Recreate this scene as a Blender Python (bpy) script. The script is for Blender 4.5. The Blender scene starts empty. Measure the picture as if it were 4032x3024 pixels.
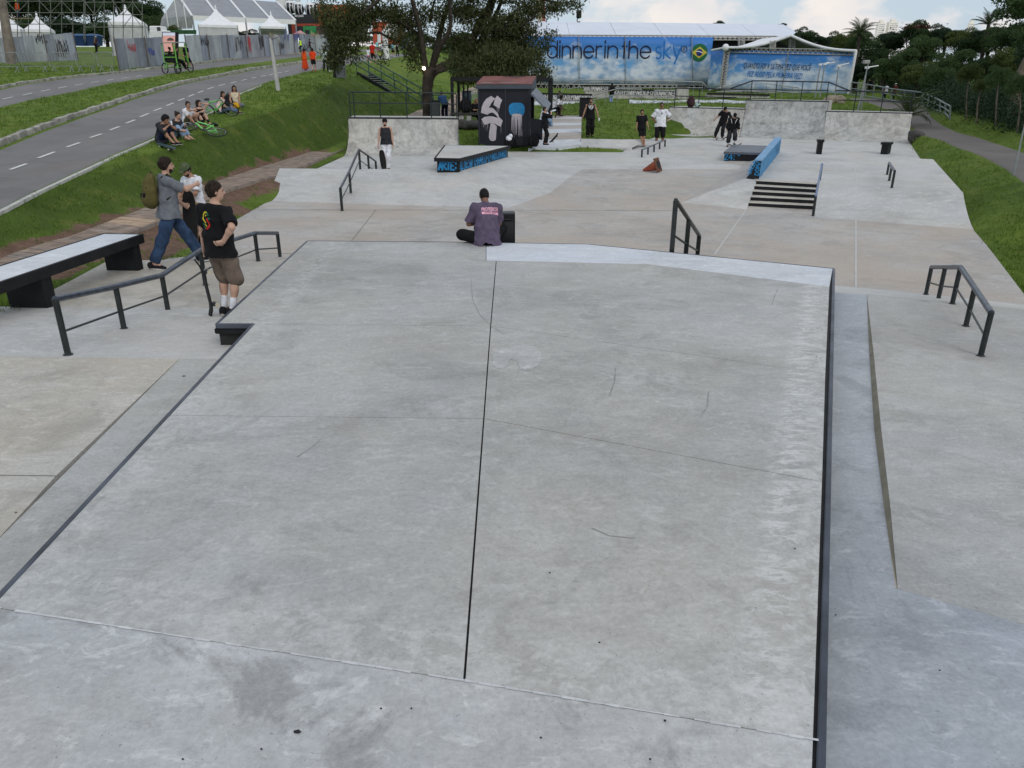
import bpy,bmesh,math,random
import numpy as np
from mathutils import Vector,Matrix,Quaternion
from mathutils.bvhtree import BVHTree
from mathutils.geometry import delaunay_2d_cdt,tessellate_polygon
sc=bpy.context.scene
COL=sc.collection
R=math.radians
rng=np.random.default_rng(7)
random.seed(7)
CAMZ,FPX,YH=3.4,2950.0,330.0
CX,CY=2016.0,1512.0
PITCH=math.atan((CY-YH)/FPX)
cam_d=bpy.data.cameras.new('camera')
cam_d.sensor_width=36.0
cam_d.lens=36.0*FPX/4032.0
cam_d.clip_start=0.05
cam_d.clip_end=3000.0
cam=bpy.data.objects.new('camera',cam_d)
cam.location=(0,0,CAMZ)
cam.rotation_euler=(math.pi/2-PITCH,0,0)
COL.objects.link(cam)
sc.camera=cam
SUN_EL,SUN_AZ=R(38),R(152)
world=bpy.data.worlds.new('World')
sc.world=world
world.use_nodes=True
wn,wl=world.node_tree.nodes,world.node_tree.links
wn.clear()
w_out=wn.new('ShaderNodeOutputWorld')
w_bg=wn.new('ShaderNodeBackground')
w_bg.inputs['Strength'].default_value=0.11
sky=wn.new('ShaderNodeTexSky')
sky.sky_type='NISHITA'
sky.sun_disc=False
sky.sun_elevation=SUN_EL
sky.sun_rotation=SUN_AZ
sky.air_density=1.3
sky.dust_density=2.0
sky.ozone_density=1.0
tc=wn.new('ShaderNodeTexCoord')
mp=wn.new('ShaderNodeMapping')
mp.inputs['Scale'].default_value=(1.0,1.0,1.7)
nz=wn.new('ShaderNodeTexNoise')
nz.inputs['Scale'].default_value=7.5
nz.inputs['Detail'].default_value=9
nz.inputs['Roughness'].default_value=0.52
nz.inputs['Distortion'].default_value=0.25
cr=wn.new('ShaderNodeValToRGB')
cr.color_ramp.elements[0].position=0.47
cr.color_ramp.elements[0].color=(0,0,0,1)
cr.color_ramp.elements[1].position=0.57
cr.color_ramp.elements[1].color=(1,1,1,1)
nz2=wn.new('ShaderNodeTexNoise')
nz2.inputs['Scale'].default_value=9.0
nz2.inputs['Detail'].default_value=6
ccol=wn.new('ShaderNodeValToRGB')
ccol.color_ramp.elements[0].position=0.35
ccol.color_ramp.elements[0].color=(7.0,6.9,7.1,1)
ccol.color_ramp.elements[1].position=0.65
ccol.color_ramp.elements[1].color=(8.6,8.0,7.5,1)
pale=wn.new('ShaderNodeMix')
pale.data_type='RGBA'
pale.inputs['Factor'].default_value=0.75
pale.inputs['B'].default_value=(5.3,6.5,7.8,1)
mixc=wn.new('ShaderNodeMix')
mixc.data_type='RGBA'
wl.new(tc.outputs['Generated'],mp.inputs['Vector'])
wl.new(mp.outputs['Vector'],nz.inputs['Vector'])
wl.new(mp.outputs['Vector'],nz2.inputs['Vector'])
wl.new(nz.outputs['Fac'],cr.inputs['Fac'])
wl.new(nz2.outputs['Fac'],ccol.inputs['Fac'])
wl.new(sky.outputs['Color'],pale.inputs['A'])
wl.new(pale.outputs['Result'],mixc.inputs['A'])
wl.new(ccol.outputs['Color'],mixc.inputs['B'])
wl.new(cr.outputs['Color'],mixc.inputs['Factor'])
wl.new(mixc.outputs['Result'],w_bg.inputs['Color'])
wl.new(w_bg.outputs['Background'],w_out.inputs['Surface'])
sun_d=bpy.data.lights.new('sun','SUN')
sun_d.energy=0.85
sun_d.angle=R(22)
sun_d.color=(1.0,0.95,0.88)
sun=bpy.data.objects.new('sun',sun_d)
_sd=Vector((math.sin(SUN_AZ)*math.cos(SUN_EL),math.cos(SUN_AZ)*math.cos(SUN_EL),math.sin(SUN_EL)))
sun.rotation_euler=_sd.to_track_quat('Z','Y').to_euler()
COL.objects.link(sun)
sc.view_settings.view_transform='Standard'
sc.view_settings.look='None'
sc.view_settings.exposure=0.0
sc.view_settings.gamma=1.0
sc.view_settings.use_curve_mapping=False
sc.render.engine='CYCLES'
sc.cycles.max_bounces=6
sc.cycles.diffuse_bounces=3
sc.cycles.transparent_max_bounces=6
def ray(px,py):
 u=(px-CX)/FPX
 v=(py-CY)/FPX
 c,s=math.cos(PITCH),math.sin(PITCH)
 return Vector((u,c-v*s,-s-v*c))
def PZ(px,py,z):
 """surveyed point: seen at (px,py) in the photograph and known to lie at height z"""
 if callable(z):
  return PF(px,py,z)
 r=ray(px,py)
 t=(z-CAMZ)/r.z
 return Vector((r.x*t,r.y*t,z))
def PY(px,py,Y):
 """surveyed point at distance Y in front of the camera"""
 r=ray(px,py)
 t=Y/r.y
 return Vector((r.x*t,Y,CAMZ+r.z*t))
def PF(px,py,fn):
 """surveyed point on a ground profile z = fn(Y)"""
 r=ray(px,py)
 k=r.z/r.y
 hi=0.5
 while hi<400 and CAMZ+k*hi>fn(hi):hi+=0.5
 lo=hi-0.5
 for _ in range(30):
  m=(lo+hi)/2
  if CAMZ+k*m>fn(m):
   lo=m
  else:
   hi=m
 return PY(px,py,lo)
def lerp_tab(tab):
 xs=[a for a,b in tab]
 ys=[b for a,b in tab]
 def f(v):
  if v<=xs[0]:
   return ys[0]
  if v>=xs[-1]:
   return ys[-1]
  for i in range(len(xs)-1):
   if v<=xs[i+1]:
    t=(v-xs[i])/(xs[i+1]-xs[i])
    return ys[i]+t*(ys[i+1]-ys[i])
 return f
def tag(o,label=None,cat=None,group=None,kind=None):
 if label:o['label']=label
 if cat:o['category']=cat
 if group:o['group']=group
 if kind:o['kind']=kind
 return o
def empty(name,loc,label=None,cat=None,group=None,kind=None,rotz=0.0):
 o=bpy.data.objects.new(name,None)
 o.empty_display_size=0.1
 o.location=loc
 o.rotation_euler=(0,0,rotz)
 COL.objects.link(o)
 o['_loc']=(float(loc[0]),float(loc[1]),float(loc[2]))
 o['_rot']=float(rotz)
 del_keys.append(o)
 return tag(o,label,cat,group,kind)
del_keys=[]
def world_of(p):
 """matrix of an object chain, without waiting for a depsgraph update"""
 m=Matrix.Identity(4)
 while p is not None:
  m=p.matrix_parent_inverse@m if False else m
  m=Matrix.LocRotScale(p.location,p.rotation_euler,p.scale)@m
  p=p.parent
 return m
def link(name,me,parent=None,mats=None,local=False):
 o=bpy.data.objects.new(name,me)
 COL.objects.link(o)
 if mats is not None:
  for m in (mats if isinstance(mats,(list,tuple))else [mats]):
   me.materials.append(m)
 if parent is not None:
  if not local:
   me.transform(world_of(parent).inverted())
  o.parent=parent
 return o
class MB:
 """collects shapes for ONE mesh"""
 def __init__(s):
  s.v,s.f,s.m,s.mi,s.sm=[],[],[],0,[]
  s.smooth=False
 def mat(s,i):
  s.mi=i
  return s
 def add(s,vs,fs,smooth=None):
  b=len(s.v)
  s.v.extend([tuple(v)for v in vs])
  for f in fs:
   s.f.append(tuple(b+i for i in f))
   s.m.append(s.mi)
   s.sm.append(s.smooth if smooth is None else smooth)
  return s
 def poly(s,pts):
  return s.add(pts,[tuple(range(len(pts)))])
 def box(s,c,size,rot=None):
  hx,hy,hz=[d/2 for d in size]
  vs=[Vector((x,y,z))for x in (-hx,hx)for y in (-hy,hy)for z in (-hz,hz)]
  if rot is not None:
   M=rot if isinstance(rot,(Matrix,Quaternion))else Matrix.Rotation(rot,3,'Z')
   if isinstance(M,Quaternion):M=M.to_matrix()
   vs=[M@v for v in vs]
  c=Vector(c)
  return s.add([v+c for v in vs],[(0,1,3,2),(4,6,7,5),(0,4,5,1),(2,3,7,6),(0,2,6,4),(1,5,7,3)])
 def prism(s,top,bot):
  """solid between two rings of points (top given counter-clockwise from above)"""
  n=len(top)
  vs=list(top)+list(bot)
  fs=[tuple(range(n)),tuple(reversed(range(n,2*n)))]
  for i in range(n):
   j=(i+1)%n
   fs.append((i,n+i,n+j,j))
  return s.add(vs,fs)
 def slab(s,top,h):
  return s.prism(top,[Vector(p)-Vector((0,0,h))for p in top])
 def bar(s,a,b,w,h=None,up=(0,0,1),ext=0.0):
  a,b=Vector(a),Vector(b)
  h=w if h is None else h
  d=(b-a).normalized()
  a,b=a-d*ext,b+d*ext
  up=Vector(up)
  if abs(d.dot(up))>0.99:up=Vector((0,1,0))
  sd=d.cross(up).normalized()
  u=sd.cross(d).normalized()
  q=[(-1,-1),(1,-1),(1,1),(-1,1)]
  vs=[p+sd*(x*w/2)+u*(y*h/2)for p in (a,b)for x,y in q]
  return s.add(vs,[(3,2,1,0),(4,5,6,7),(0,1,5,4),(1,2,6,5),(2,3,7,6),(3,0,4,7)])
 def tube(s,path,r,n=8,cap=True,closed=False):
  path=[Vector(p)for p in path]
  N=len(path)
  rs=r if isinstance(r,(list,tuple))else [r]*N
  vs,fs=[],[]
  up=None
  for i,p in enumerate(path):
   if closed:
    d=path[(i+1)%N]-path[i-1]
   else:
    d=path[min(i+1,N-1)]-path[max(i-1,0)]
   if d.length<1e-9:d=Vector((0,0,1))
   d.normalize()
   if up is None:
    up=Vector((0,0,1))if abs(d.z)<0.95 else Vector((1,0,0))
   sd=d.cross(up)
   if sd.length<1e-6:sd=d.cross(Vector((1,0,0)))
   sd.normalize()
   up=sd.cross(d).normalized()
   for k in range(n):
    a=2*math.pi*k/n
    vs.append(p+(sd*math.cos(a)+up*math.sin(a))*rs[i])
  M=N if closed else N-1
  for i in range(M):
   for k in range(n):
    a,b=i*n+k,i*n+(k+1)%n
    c,d_=((i+1)%N)*n+(k+1)%n,((i+1)%N)*n+k
    fs.append((a,b,c,d_))
  s.add(vs,fs,True)
  if cap and not closed:
   s.add(vs[:n],[tuple(reversed(range(n)))],False)
   s.add(vs[-n:],[tuple(range(n))],False)
  return s
 def lathe(s,c,prof,n=12,axis=None):
  """prof: (radius, height) pairs"""
  c=Vector(c)
  M=axis.to_matrix()if isinstance(axis,Quaternion)else (axis if axis is not None else Matrix.Identity(3))
  vs,fs=[],[]
  for r,h in prof:
   for k in range(n):
    a=2*math.pi*k/n
    vs.append(c+M@Vector((r*math.cos(a),r*math.sin(a),h)))
  for i in range(len(prof)-1):
   for k in range(n):
    fs.append((i*n+k,i*n+(k+1)%n,(i+1)*n+(k+1)%n,(i+1)*n+k))
  s.add(vs,fs,True)
  s.add(vs[:n],[tuple(reversed(range(n)))],False)
  s.add(vs[-n:],[tuple(range(n))],False)
  return s
 def ball(s,c,r,n=8,m=6,M=None):
  c=Vector(c)
  rr=r if isinstance(r,(list,tuple))else (r,r,r)
  vs,fs=[],[]
  for i in range(m+1):
   t=math.pi*i/m
   for k in range(n):
    a=2*math.pi*k/n
    v=Vector((rr[0]*math.sin(t)*math.cos(a),rr[1]*math.sin(t)*math.sin(a),rr[2]*math.cos(t)))
    if M is not None:v=M@v
    vs.append(c+v)
  for i in range(m):
   for k in range(n):
    fs.append((i*n+k,(i+1)*n+k,(i+1)*n+(k+1)%n,i*n+(k+1)%n))
  return s.add(vs,fs,True)
 def mesh(s,name):
  me=bpy.data.meshes.new(name)
  me.from_pydata(s.v,[],s.f)
  me.polygons.foreach_set('material_index',s.m)
  me.polygons.foreach_set('use_smooth',s.sm)
  me.update()
  return me
 def build(s,name,mats,parent=None,label=None,cat=None,group=None,kind=None,local=False,bevel=0.0,normals=True):
  me=s.mesh(name)
  if normals:
   bm=bmesh.new();bm.from_mesh(me)
   bmesh.ops.recalc_face_normals(bm,faces=bm.faces)
   if bevel:
    bmesh.ops.remove_doubles(bm,verts=bm.verts,dist=1e-5)
    es=[e for e in bm.edges if len(e.link_faces)==2 and e.calc_face_angle(0)>0.6]
    bmesh.ops.bevel(bm,geom=es,offset=bevel,segments=1,affect='EDGES',clamp_overlap=True)
   bm.to_mesh(me);bm.free()
  o=link(name,me,parent,mats,local)
  return tag(o,label,cat,group,kind)
def copy_tree(o,parent=None):
 c=o.copy()
 COL.objects.link(c)
 if parent is not None:c.parent=parent
 for ch in list(o.children):
  copy_tree(ch,c)
 return c
def srgb(h):
 h=h.lstrip('#')
 v=[int(h[i:i+2],16)/255 for i in (0,2,4)]
 return tuple(((x+0.055)/1.055)**2.4 if x>0.04045 else x/12.92 for x in v)+(1,)
MATS={}
def base_mat(name):
 m=bpy.data.materials.new(name)
 m.use_nodes=True
 nt=m.node_tree
 b=nt.nodes['Principled BSDF']
 return m,nt,b
def _n(nt,t,**kw):
 n=nt.nodes.new(t)
 for k,v in kw.items():
  if k in n.inputs.keys():
   n.inputs[k].default_value=v
  else:
   setattr(n,k,v)
 return n
def ramp(nt,fac,stops):
 r=nt.nodes.new('ShaderNodeValToRGB')
 el=r.color_ramp.elements
 while len(el)<len(stops):el.new(0.5)
 for e,(p,c)in zip(el,stops):
  e.position=p
  e.color=c if len(c)==4 else (*c,1)
 nt.links.new(fac,r.inputs['Fac'])
 return r.outputs['Color']
def mixc_(nt,fac,a,b,mode='MIX'):
 m=nt.nodes.new('ShaderNodeMix')
 m.data_type='RGBA'
 m.blend_type=mode
 for key,v in (('Factor',fac),('A',a),('B',b)):
  if isinstance(v,(int,float)):
   m.inputs[key].default_value=v if key=='Factor'else (v,v,v,1)
  elif isinstance(v,tuple):
   m.inputs[key].default_value=v if len(v)==4 else (*v,1)
  else:
   nt.links.new(v,m.inputs[key])
 return m.outputs['Result']
def noise(nt,vec,scale,detail=4,rough=0.55,dist=0.0):
 n=_n(nt,'ShaderNodeTexNoise')
 n.inputs['Scale'].default_value=scale
 n.inputs['Detail'].default_value=detail
 n.inputs['Roughness'].default_value=rough
 n.inputs['Distortion'].default_value=dist
 if vec is not None:nt.links.new(vec,n.inputs['Vector'])
 return n.outputs['Fac']
def wpos(nt,scale=(1,1,1),rot=(0,0,0),loc=(0,0,0)):
 g=nt.nodes.new('ShaderNodeNewGeometry')
 m=nt.nodes.new('ShaderNodeMapping')
 m.inputs['Scale'].default_value=scale
 m.inputs['Rotation'].default_value=rot
 m.inputs['Location'].default_value=loc
 nt.links.new(g.outputs['Position'],m.inputs['Vector'])
 return m.outputs['Vector']
def opos(nt,scale=(1,1,1)):
 g=nt.nodes.new('ShaderNodeTexCoord')
 m=nt.nodes.new('ShaderNodeMapping')
 m.inputs['Scale'].default_value=scale
 nt.links.new(g.outputs['Object'],m.inputs['Vector'])
 return m.outputs['Vector']
def bump(nt,b,h,strength=0.3,dist=0.02):
 bp=nt.nodes.new('ShaderNodeBump')
 bp.inputs['Strength'].default_value=strength
 bp.inputs['Distance'].default_value=dist
 nt.links.new(h,bp.inputs['Height'])
 nt.links.new(bp.outputs['Normal'],b.inputs['Normal'])
def plain(name,col,rough=0.6,metal=0.0,var=0.12,scale=6.0,spec=0.4,bmp=0.0,obj=True,emit=None):
 """a painted / moulded / woven surface with slight uneven tone"""
 if name in MATS:return MATS[name]
 m,nt,b=base_mat(name)
 if isinstance(col,str):col=srgb(col)
 if len(col)==3:col=(*col,1)
 b.inputs['Roughness'].default_value=rough
 b.inputs['Metallic'].default_value=metal
 b.inputs['Specular IOR Level'].default_value=spec
 v=opos(nt)if obj else wpos(nt)
 f=noise(nt,v,scale,5)
 lo=tuple(c*(1-var)for c in col[:3])+(1,)
 hi=tuple(min(1,c*(1+var))for c in col[:3])+(1,)
 nt.links.new(ramp(nt,f,[(0.3,lo),(0.7,hi)]),b.inputs['Base Color'])
 if bmp:
  bump(nt,b,noise(nt,v,scale*6,3),bmp,0.01)
 if emit:
  b.inputs['Emission Color'].default_value=col
  b.inputs['Emission Strength'].default_value=emit
 MATS[name]=m
 return m
def band(nt,P,n,d0,d1,nz_):
 """mottled strip lying between d0 and d1 metres from the line through P with plan normal n"""
 g=nt.nodes.new('ShaderNodeNewGeometry')
 sub=nt.nodes.new('ShaderNodeVectorMath');sub.operation='SUBTRACT';sub.inputs[1].default_value=P
 dot=nt.nodes.new('ShaderNodeVectorMath');dot.operation='DOT_PRODUCT';dot.inputs[1].default_value=n
 nt.links.new(g.outputs['Position'],sub.inputs[0]);nt.links.new(sub.outputs[0],dot.inputs[0])
 w=d1-d0
 mr=nt.nodes.new('ShaderNodeMapRange');mr.inputs['From Min'].default_value=d0-w;mr.inputs['From Max'].default_value=d1+w
 nt.links.new(dot.outputs['Value'],mr.inputs['Value'])
 f=ramp(nt,mr.outputs['Result'],[(.12,(0,0,0)),(.40,(1,1,1)),(.60,(1,1,1)),(.88,(0,0,0))])
 return mixc_(nt,1.0,f,nz_,'MULTIPLY')
def concrete(name,dark,mid,light,warm=0.0,blot=1.0,streak_rot=0.3,white=0.5,gloss=0.0,vertical=False,bands=()):
 m,nt,b=base_mat(name)
 L=nt.links
 p=wpos(nt)
 pst=wpos(nt,(1.0,1.9,1.5),(0,0,streak_rot))
 big=noise(nt,p,0.42,9,0.64,0.4)
 midn=noise(nt,pst,1.5,10,0.70,0.9)
 fine=noise(nt,p,38,4,0.65)
 c1=ramp(nt,big,[(0.36,tuple(x*.96 for x in dark)),(0.49,mid),(0.62,light)])
 c2=ramp(nt,midn,[(0.38,tuple(x*0.80 for x in mid)),(0.5,mid),(0.62,tuple(x*1.05 for x in light))])
 c=mixc_(nt,0.42,c1,c2)
 c=mixc_(nt,ramp(nt,noise(nt,wpos(nt,(1,1,1),(0,0,0),(11,4,2)),.5,6,.6),[(.42,(0,0,0)),(.66,(.38,)*3)]),c,(mid[0]*.93,mid[1]*1.0,mid[2]*1.12))
 wh=ramp(nt,noise(nt,pst,3.4,9,0.70,1.4),[(0.555,(0,0,0)),(0.62,(white,)*3)])
 c=mixc_(nt,wh,c,tuple(min(1,x*1.2)for x in light))
 st=ramp(nt,noise(nt,wpos(nt,(1,1,1),(0,0,1),(7,3,1)),1.1,10,0.72,0.8),[(0.53,(0,0,0)),(0.61,(0.5*blot,)*3)])
 c=mixc_(nt,st,c,tuple(x*0.78 for x in dark))
 if warm:
  wm=ramp(nt,noise(nt,wpos(nt,(1,1,1),(0,0,0.4),(2,9,4)),0.35,6,0.62),[(0.40,(0,0,0)),(0.64,(warm,)*3)])
  c=mixc_(nt,wm,c,(mid[0]*1.10,mid[1]*0.97,mid[2]*0.84),'MIX')
 if vertical:
  dr=ramp(nt,noise(nt,wpos(nt,(2.2,2.2,0.5)),1.8,9,0.72,0.8),[(0.46,(0,0,0)),(0.62,(0.55,)*3)])
  c=mixc_(nt,dr,c,tuple(x*0.72 for x in dark))
  blo=ramp(nt,noise(nt,p,1.5,10,0.74,0.5),[(0.52,(0,0,0)),(0.60,(0.55,)*3)])
  c=mixc_(nt,blo,c,tuple(x*0.66 for x in dark))
 for (P,n,d0,d1,k,stretch)in bands:
  nn=ramp(nt,noise(nt,wpos(nt,stretch),4.5,9,.72,.9),[(.47,(0,0,0)),(.55,(k,)*3)])
  c=mixc_(nt,band(nt,P,n,d0,d1,nn),c,tuple(min(1,x*1.26)for x in light))
 sp=ramp(nt,noise(nt,p,70,2,0.5),[(0.25,(0.6,)*3),(0.33,(0,0,0))])
 c=mixc_(nt,sp,c,tuple(x*0.6 for x in dark))
 c=mixc_(nt,0.30,c,fine,'OVERLAY')
 c=mixc_(nt,0.20,c,noise(nt,pst,9,8,.72,.6),'OVERLAY')
 L.new(c,b.inputs['Base Color'])
 rr=ramp(nt,midn,[(0.35,(0.62-gloss*0.25,)*3),(0.65,(0.82-gloss*0.2,)*3)])
 L.new(rr,b.inputs['Roughness'])
 b.inputs['Specular IOR Level'].default_value=0.35
 bump(nt,b,mixc_(nt,0.5,fine,midn),0.22,0.012)
 MATS[name]=m
 return m
def edge_line(a,b_,z,inward):
 A,B=PZ(*a,z),PZ(*b_,z);d=(B-A).normalized();n=Vector((-d.y,d.x,0))
 if n.dot(PZ(*inward,z)-A)<0:n=-n
 return tuple(A),tuple(n)
E_R=edge_line((3250,2700),(3275,1200),.88,(2000,1800))
E_L=edge_line((0,2333),(993,1276),.88,(1500,1600))
E_B=edge_line((948,2543),(3227,2917),.88,(2000,1800))
E_F=edge_line((1300,949),(3100,1040),.88,(2000,1800))
DECK_BANDS=[(*E_R,.18,.34,.75,(1.0,2.6,1)),(*E_R,.0,.12,.5,(1,1,1)),(*E_L,.02,.22,.35,(1.5,1.5,1)),(*E_B,.02,.30,.38,(1.2,1.2,1)),(*E_F,.05,.5,.2,(1,1,1))]
CON=concrete('deck_concrete',(.285,.285,.273),(.395,.393,.375),(.475,.478,.468),warm=0.25,blot=.7,white=0.35,bands=DECK_BANDS)
CON_NEAR=concrete('near_concrete',(.29,.295,.298),(.43,.434,.430),(.53,.54,.545),warm=0.2,blot=1.2,white=0.55)
CON_FLOOR=concrete('floor_concrete',(.30,.284,.265),(.40,.376,.348),(.48,.465,.445),warm=0.6,blot=0.8,white=0.45)
CON_LEFT=concrete('left_concrete',(.33,.315,.28),(.45,.425,.375),(.53,.515,.48),warm=0.5,blot=0.8,white=0.55)
CON_BANK=concrete('bank_concrete',(.36,.36,.345),(.475,.472,.455),(.56,.56,.55),warm=0.25,blot=0.6,white=0.5)
CON_BLUE=concrete('bluish_concrete',(.28,.298,.322),(.385,.405,.43),(.47,.49,.515),blot=0.8,white=0.45,gloss=0.4)  # bluer grey, less rough than the other concretes
CON_WHITE=concrete('pale_patch',(.47,.49,.52),(.58,.60,.63),(.66,.68,.70),blot=0.4,white=0.5)
CON_QP=concrete('ramp_concrete',(.32,.315,.295),(.47,.465,.435),(.57,.57,.545),warm=0.25,blot=0.9,white=0.4,vertical=True)
CON_QP2=concrete('stained_ramp',(.26,.26,.25),(.41,.41,.395),(.53,.53,.52),blot=1.3,white=0.4,vertical=True)
BLACK=plain('black_steel',(.009,.010,.012),0.42,0.0,0.35,9,0.5)
BLACKP=plain('black_paint',(.009,.010,.012),0.6,0,0.4,5,0.25)
STEEL=plain('worn_steel',(.060,.070,.092),0.45,0.35,0.5,3,0.5)
JOINT=plain('joint_filler',(.02,.02,.02),0.9,0,0.3)
TAN=plain('raw_edge',(.33,.30,.23),0.9,0,0.2,4)
ASPH=None
def asphalt(name,base,warmc,lo=0.0):
 m,nt,b=base_mat(name)
 p=wpos(nt)
 big=noise(nt,p,0.25,6,0.6)
 fine=noise(nt,p,55,3,0.6)
 strk=noise(nt,wpos(nt,(1.2,0.12,1),(0,0,0.25)),1.2,5,0.6)
 c=ramp(nt,big,[(0.35,tuple(x*0.85 for x in base)),(0.65,warmc)])
 c=mixc_(nt,0.25,c,ramp(nt,strk,[(0.35,tuple(x*0.7 for x in base)),(0.65,tuple(x*1.25 for x in base))]))
 pt=ramp(nt,noise(nt,p,.55,9,.7,.6),[(.53,(0,0,0)),(.60,(.5,)*3)])
 c=mixc_(nt,pt,c,tuple(x*.72 for x in base))
 rd=ramp(nt,noise(nt,wpos(nt,(1,1,1),(0,0,0),(9,0,3)),.4,7,.66),[(.55,(0,0,0)),(.66,(.4,)*3)])
 c=mixc_(nt,rd,c,(base[0]*1.15,base[1]*.92,base[2]*.82))
 c=mixc_(nt,0.35,c,fine,'OVERLAY')
 nt.links.new(c,b.inputs['Base Color'])
 b.inputs['Roughness'].default_value=0.85
 bump(nt,b,fine,0.2,0.008)
 MATS[name]=m
 return m
ASPH=asphalt('asphalt',(.155,.152,.152),(.19,.183,.178))
ASPH_R=asphalt('path_asphalt',(.125,.112,.104),(.155,.138,.125))
def grass_mat(name,a,b_,c_,dirt=0.35,dcol=(.12,.07,.045)):
 m,nt,b=base_mat(name)
 p=wpos(nt)
 big=noise(nt,p,0.16,5,0.6,0.3)
 mid=noise(nt,p,1.3,6,0.65)
 fine=noise(nt,wpos(nt,(1,1,2)),24,5,0.7)
 c=ramp(nt,big,[(0.34,a),(0.5,b_),(0.66,c_)])
 c=mixc_(nt,0.45,c,ramp(nt,mid,[(0.32,tuple(x*0.55 for x in a)),(0.68,tuple(x*1.15 for x in c_))]))
 c=mixc_(nt,0.55,c,ramp(nt,fine,[(0.30,(0.12,)*3),(0.70,(0.88,)*3)]),'OVERLAY')
 lg=nt.nodes.new('ShaderNodeAttribute');lg.attribute_name='slope_tint'
 c=mixc_(nt,lg.outputs['Fac'],c,mixc_(nt,.75,c,tuple(x*.55 for x in a)))  # grass colour goes darker where the ground is steeper
 dry=ramp(nt,noise(nt,wpos(nt,(1,1,1),(0,0,0),(3,8,0)),.8,8,.68),[(.54,(0,0,0)),(.64,(.45,)*3)])
 c=mixc_(nt,dry,c,(c_[0]*1.05,c_[1]*.80,c_[2]*1.3))
 d=ramp(nt,noise(nt,wpos(nt,(1,1,1),(0,0,0),(5,1,0)),0.42,8,0.66,0.4),[(0.60,(0,0,0)),(0.70,(dirt,)*3)])
 c=mixc_(nt,d,c,dcol)
 nt.links.new(c,b.inputs['Base Color'])
 b.inputs['Roughness'].default_value=0.9
 b.inputs['Specular IOR Level'].default_value=0.15
 bump(nt,b,mixc_(nt,0.5,fine,mid),0.9,0.07)
 MATS[name]=m
 return m
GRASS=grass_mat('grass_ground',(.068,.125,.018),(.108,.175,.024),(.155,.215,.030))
DIRT=grass_mat('dirt_ground',(.17,.105,.072),(.20,.125,.088),(.22,.145,.105),0.6,(.06,.085,.025))
#GROUND
f_road=lambda Y:-0.2+0.072*min(Y,122.0)
f_path=lerp_tab([(0,.30),(25,.68),(30,.80),(38,.88),(43,.98),(52,1.6),(72,2.6),(95,3.3),(140,4.2)])
f_plaza=lerp_tab([(0,.05),(21.7,.05),(30,.34),(38,.45),(46,.60)])
f_board=lerp_tab([(0,.40),(20,.42),(36,.52),(60,1.3)])
def poly_px(pts,fn):
 return [PZ(x,y,fn)for x,y in pts]
def extend(pl,d,at_start=True):
 a,b=(pl[0],pl[1])if at_start else (pl[-1],pl[-2])
 e=a+(a-b).normalized()*d
 return [e]+pl if at_start else pl+[e]
road_right=poly_px([(0,838),(130,770),(300,690),(460,615),(615,548),(720,497),(860,432),(950,369),(1029,337),(1077,320),(1143,302),(1206,286),(1300,268),(1478,236),(1545,231),(1640,213)],f_road)
kerb_front=poly_px([(0,580),(137,523),(217,494),(318,457),(420,423),(506,392),(597,365),(700,333),(800,313),(903,294),(985,277),(1064,266),(1175,250),(1270,240),(1400,226),(1500,216),(1640,203)],f_road)
med_left=poly_px([(0,427),(145,392),(307,362),(459,327),(615,303),(741,280),(890,263),(1016,247),(1175,226),(1270,218),(1400,206),(1640,190)],f_road)
lane_left=poly_px([(0,351),(72,334),(174,320),(275,306),(376,297),(506,284),(651,266),(795,249),(953,229),(1073,218),(1175,212),(1270,207),(1400,197),(1640,182)],f_road)
road_right=extend(road_right,30)
kerb_front=extend(kerb_front,30)
med_left=extend(med_left,30)
lane_left=extend(lane_left,30)
board_left=poly_px([(0,1030),(63,1005),(165,970),(269,942),(358,909),(449,872),(521,846),(700,775),(787,741),(890,707),(1000,672),(1112,637),(1200,610),(1281,584),(1362,554)],f_board)
board_right=poly_px([(150,1070),(300,1003),(400,963),(505,922),(640,868),(760,815),(835,783),(890,751),(1000,718),(1085,696),(1200,655),(1285,617),(1357,587)],f_board)
bank_foot=extend(board_left,12)+[Vector((-8.9,45,.85)),Vector((-7.9,52,1.05)),PY(1650,437,57),PY(1745,425,58),PY(1810,375,66),PY(1895,338,78)]
plaza_left=[(PZ(0,1234,.47)),PZ(73,1209,.44),PZ(264,1113,.43),PZ(424,1027,.43),PZ(642,1023,.43),PZ(700,1013,.34),PZ(798,954,.05),PZ(922,870,.05),PZ(1015,818,f_plaza)]
plaza_left_far=[PZ(1240,668,f_plaza),PZ(1352,617,f_plaza)]
plaza_right=[PZ(3585,566,f_plaza),PZ(3623,624,f_plaza),PZ(3674,627,.55),PZ(3792,759,.55),PZ(3830,902,.05),PZ(3881,961,.05),PZ(3912,1000,.05),PZ(3982,1092,.05),PZ(4032,1158,.05)]
plaza_right_ext=extend(plaza_right,7.0,False)
path_l=poly_px([(3330,388),(3420,408),(3500,440),(3560,480),(3600,515),(3621,533),(3689,551),(3760,582),(3812,598),(3874,625),(3936,659),(3982,693),(4032,735)],f_path)
path_r=poly_px([(3330,362),(3430,376),(3550,396),(3618,412),(3658,434),(3674,462),(3720,496),(3782,524),(3859,542),(3905,558),(3982,582),(4032,600)],f_path)
path_l=extend(path_l,16,False)
path_r=extend(path_r,16,False)
TV,TE=[],[]
def brk(pl,dz=0.0,close=False):
 b=len(TV)
 for p in pl:
  TV.append(Vector((p.x,p.y,p.z+dz)))
 for i in range(len(pl)-1):
  TE.append((b+i,b+i+1))
def pts(*ps):
 for p in ps:TV.append(Vector(p))
brk(road_right);brk(kerb_front);brk(med_left);brk(lane_left)
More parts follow.
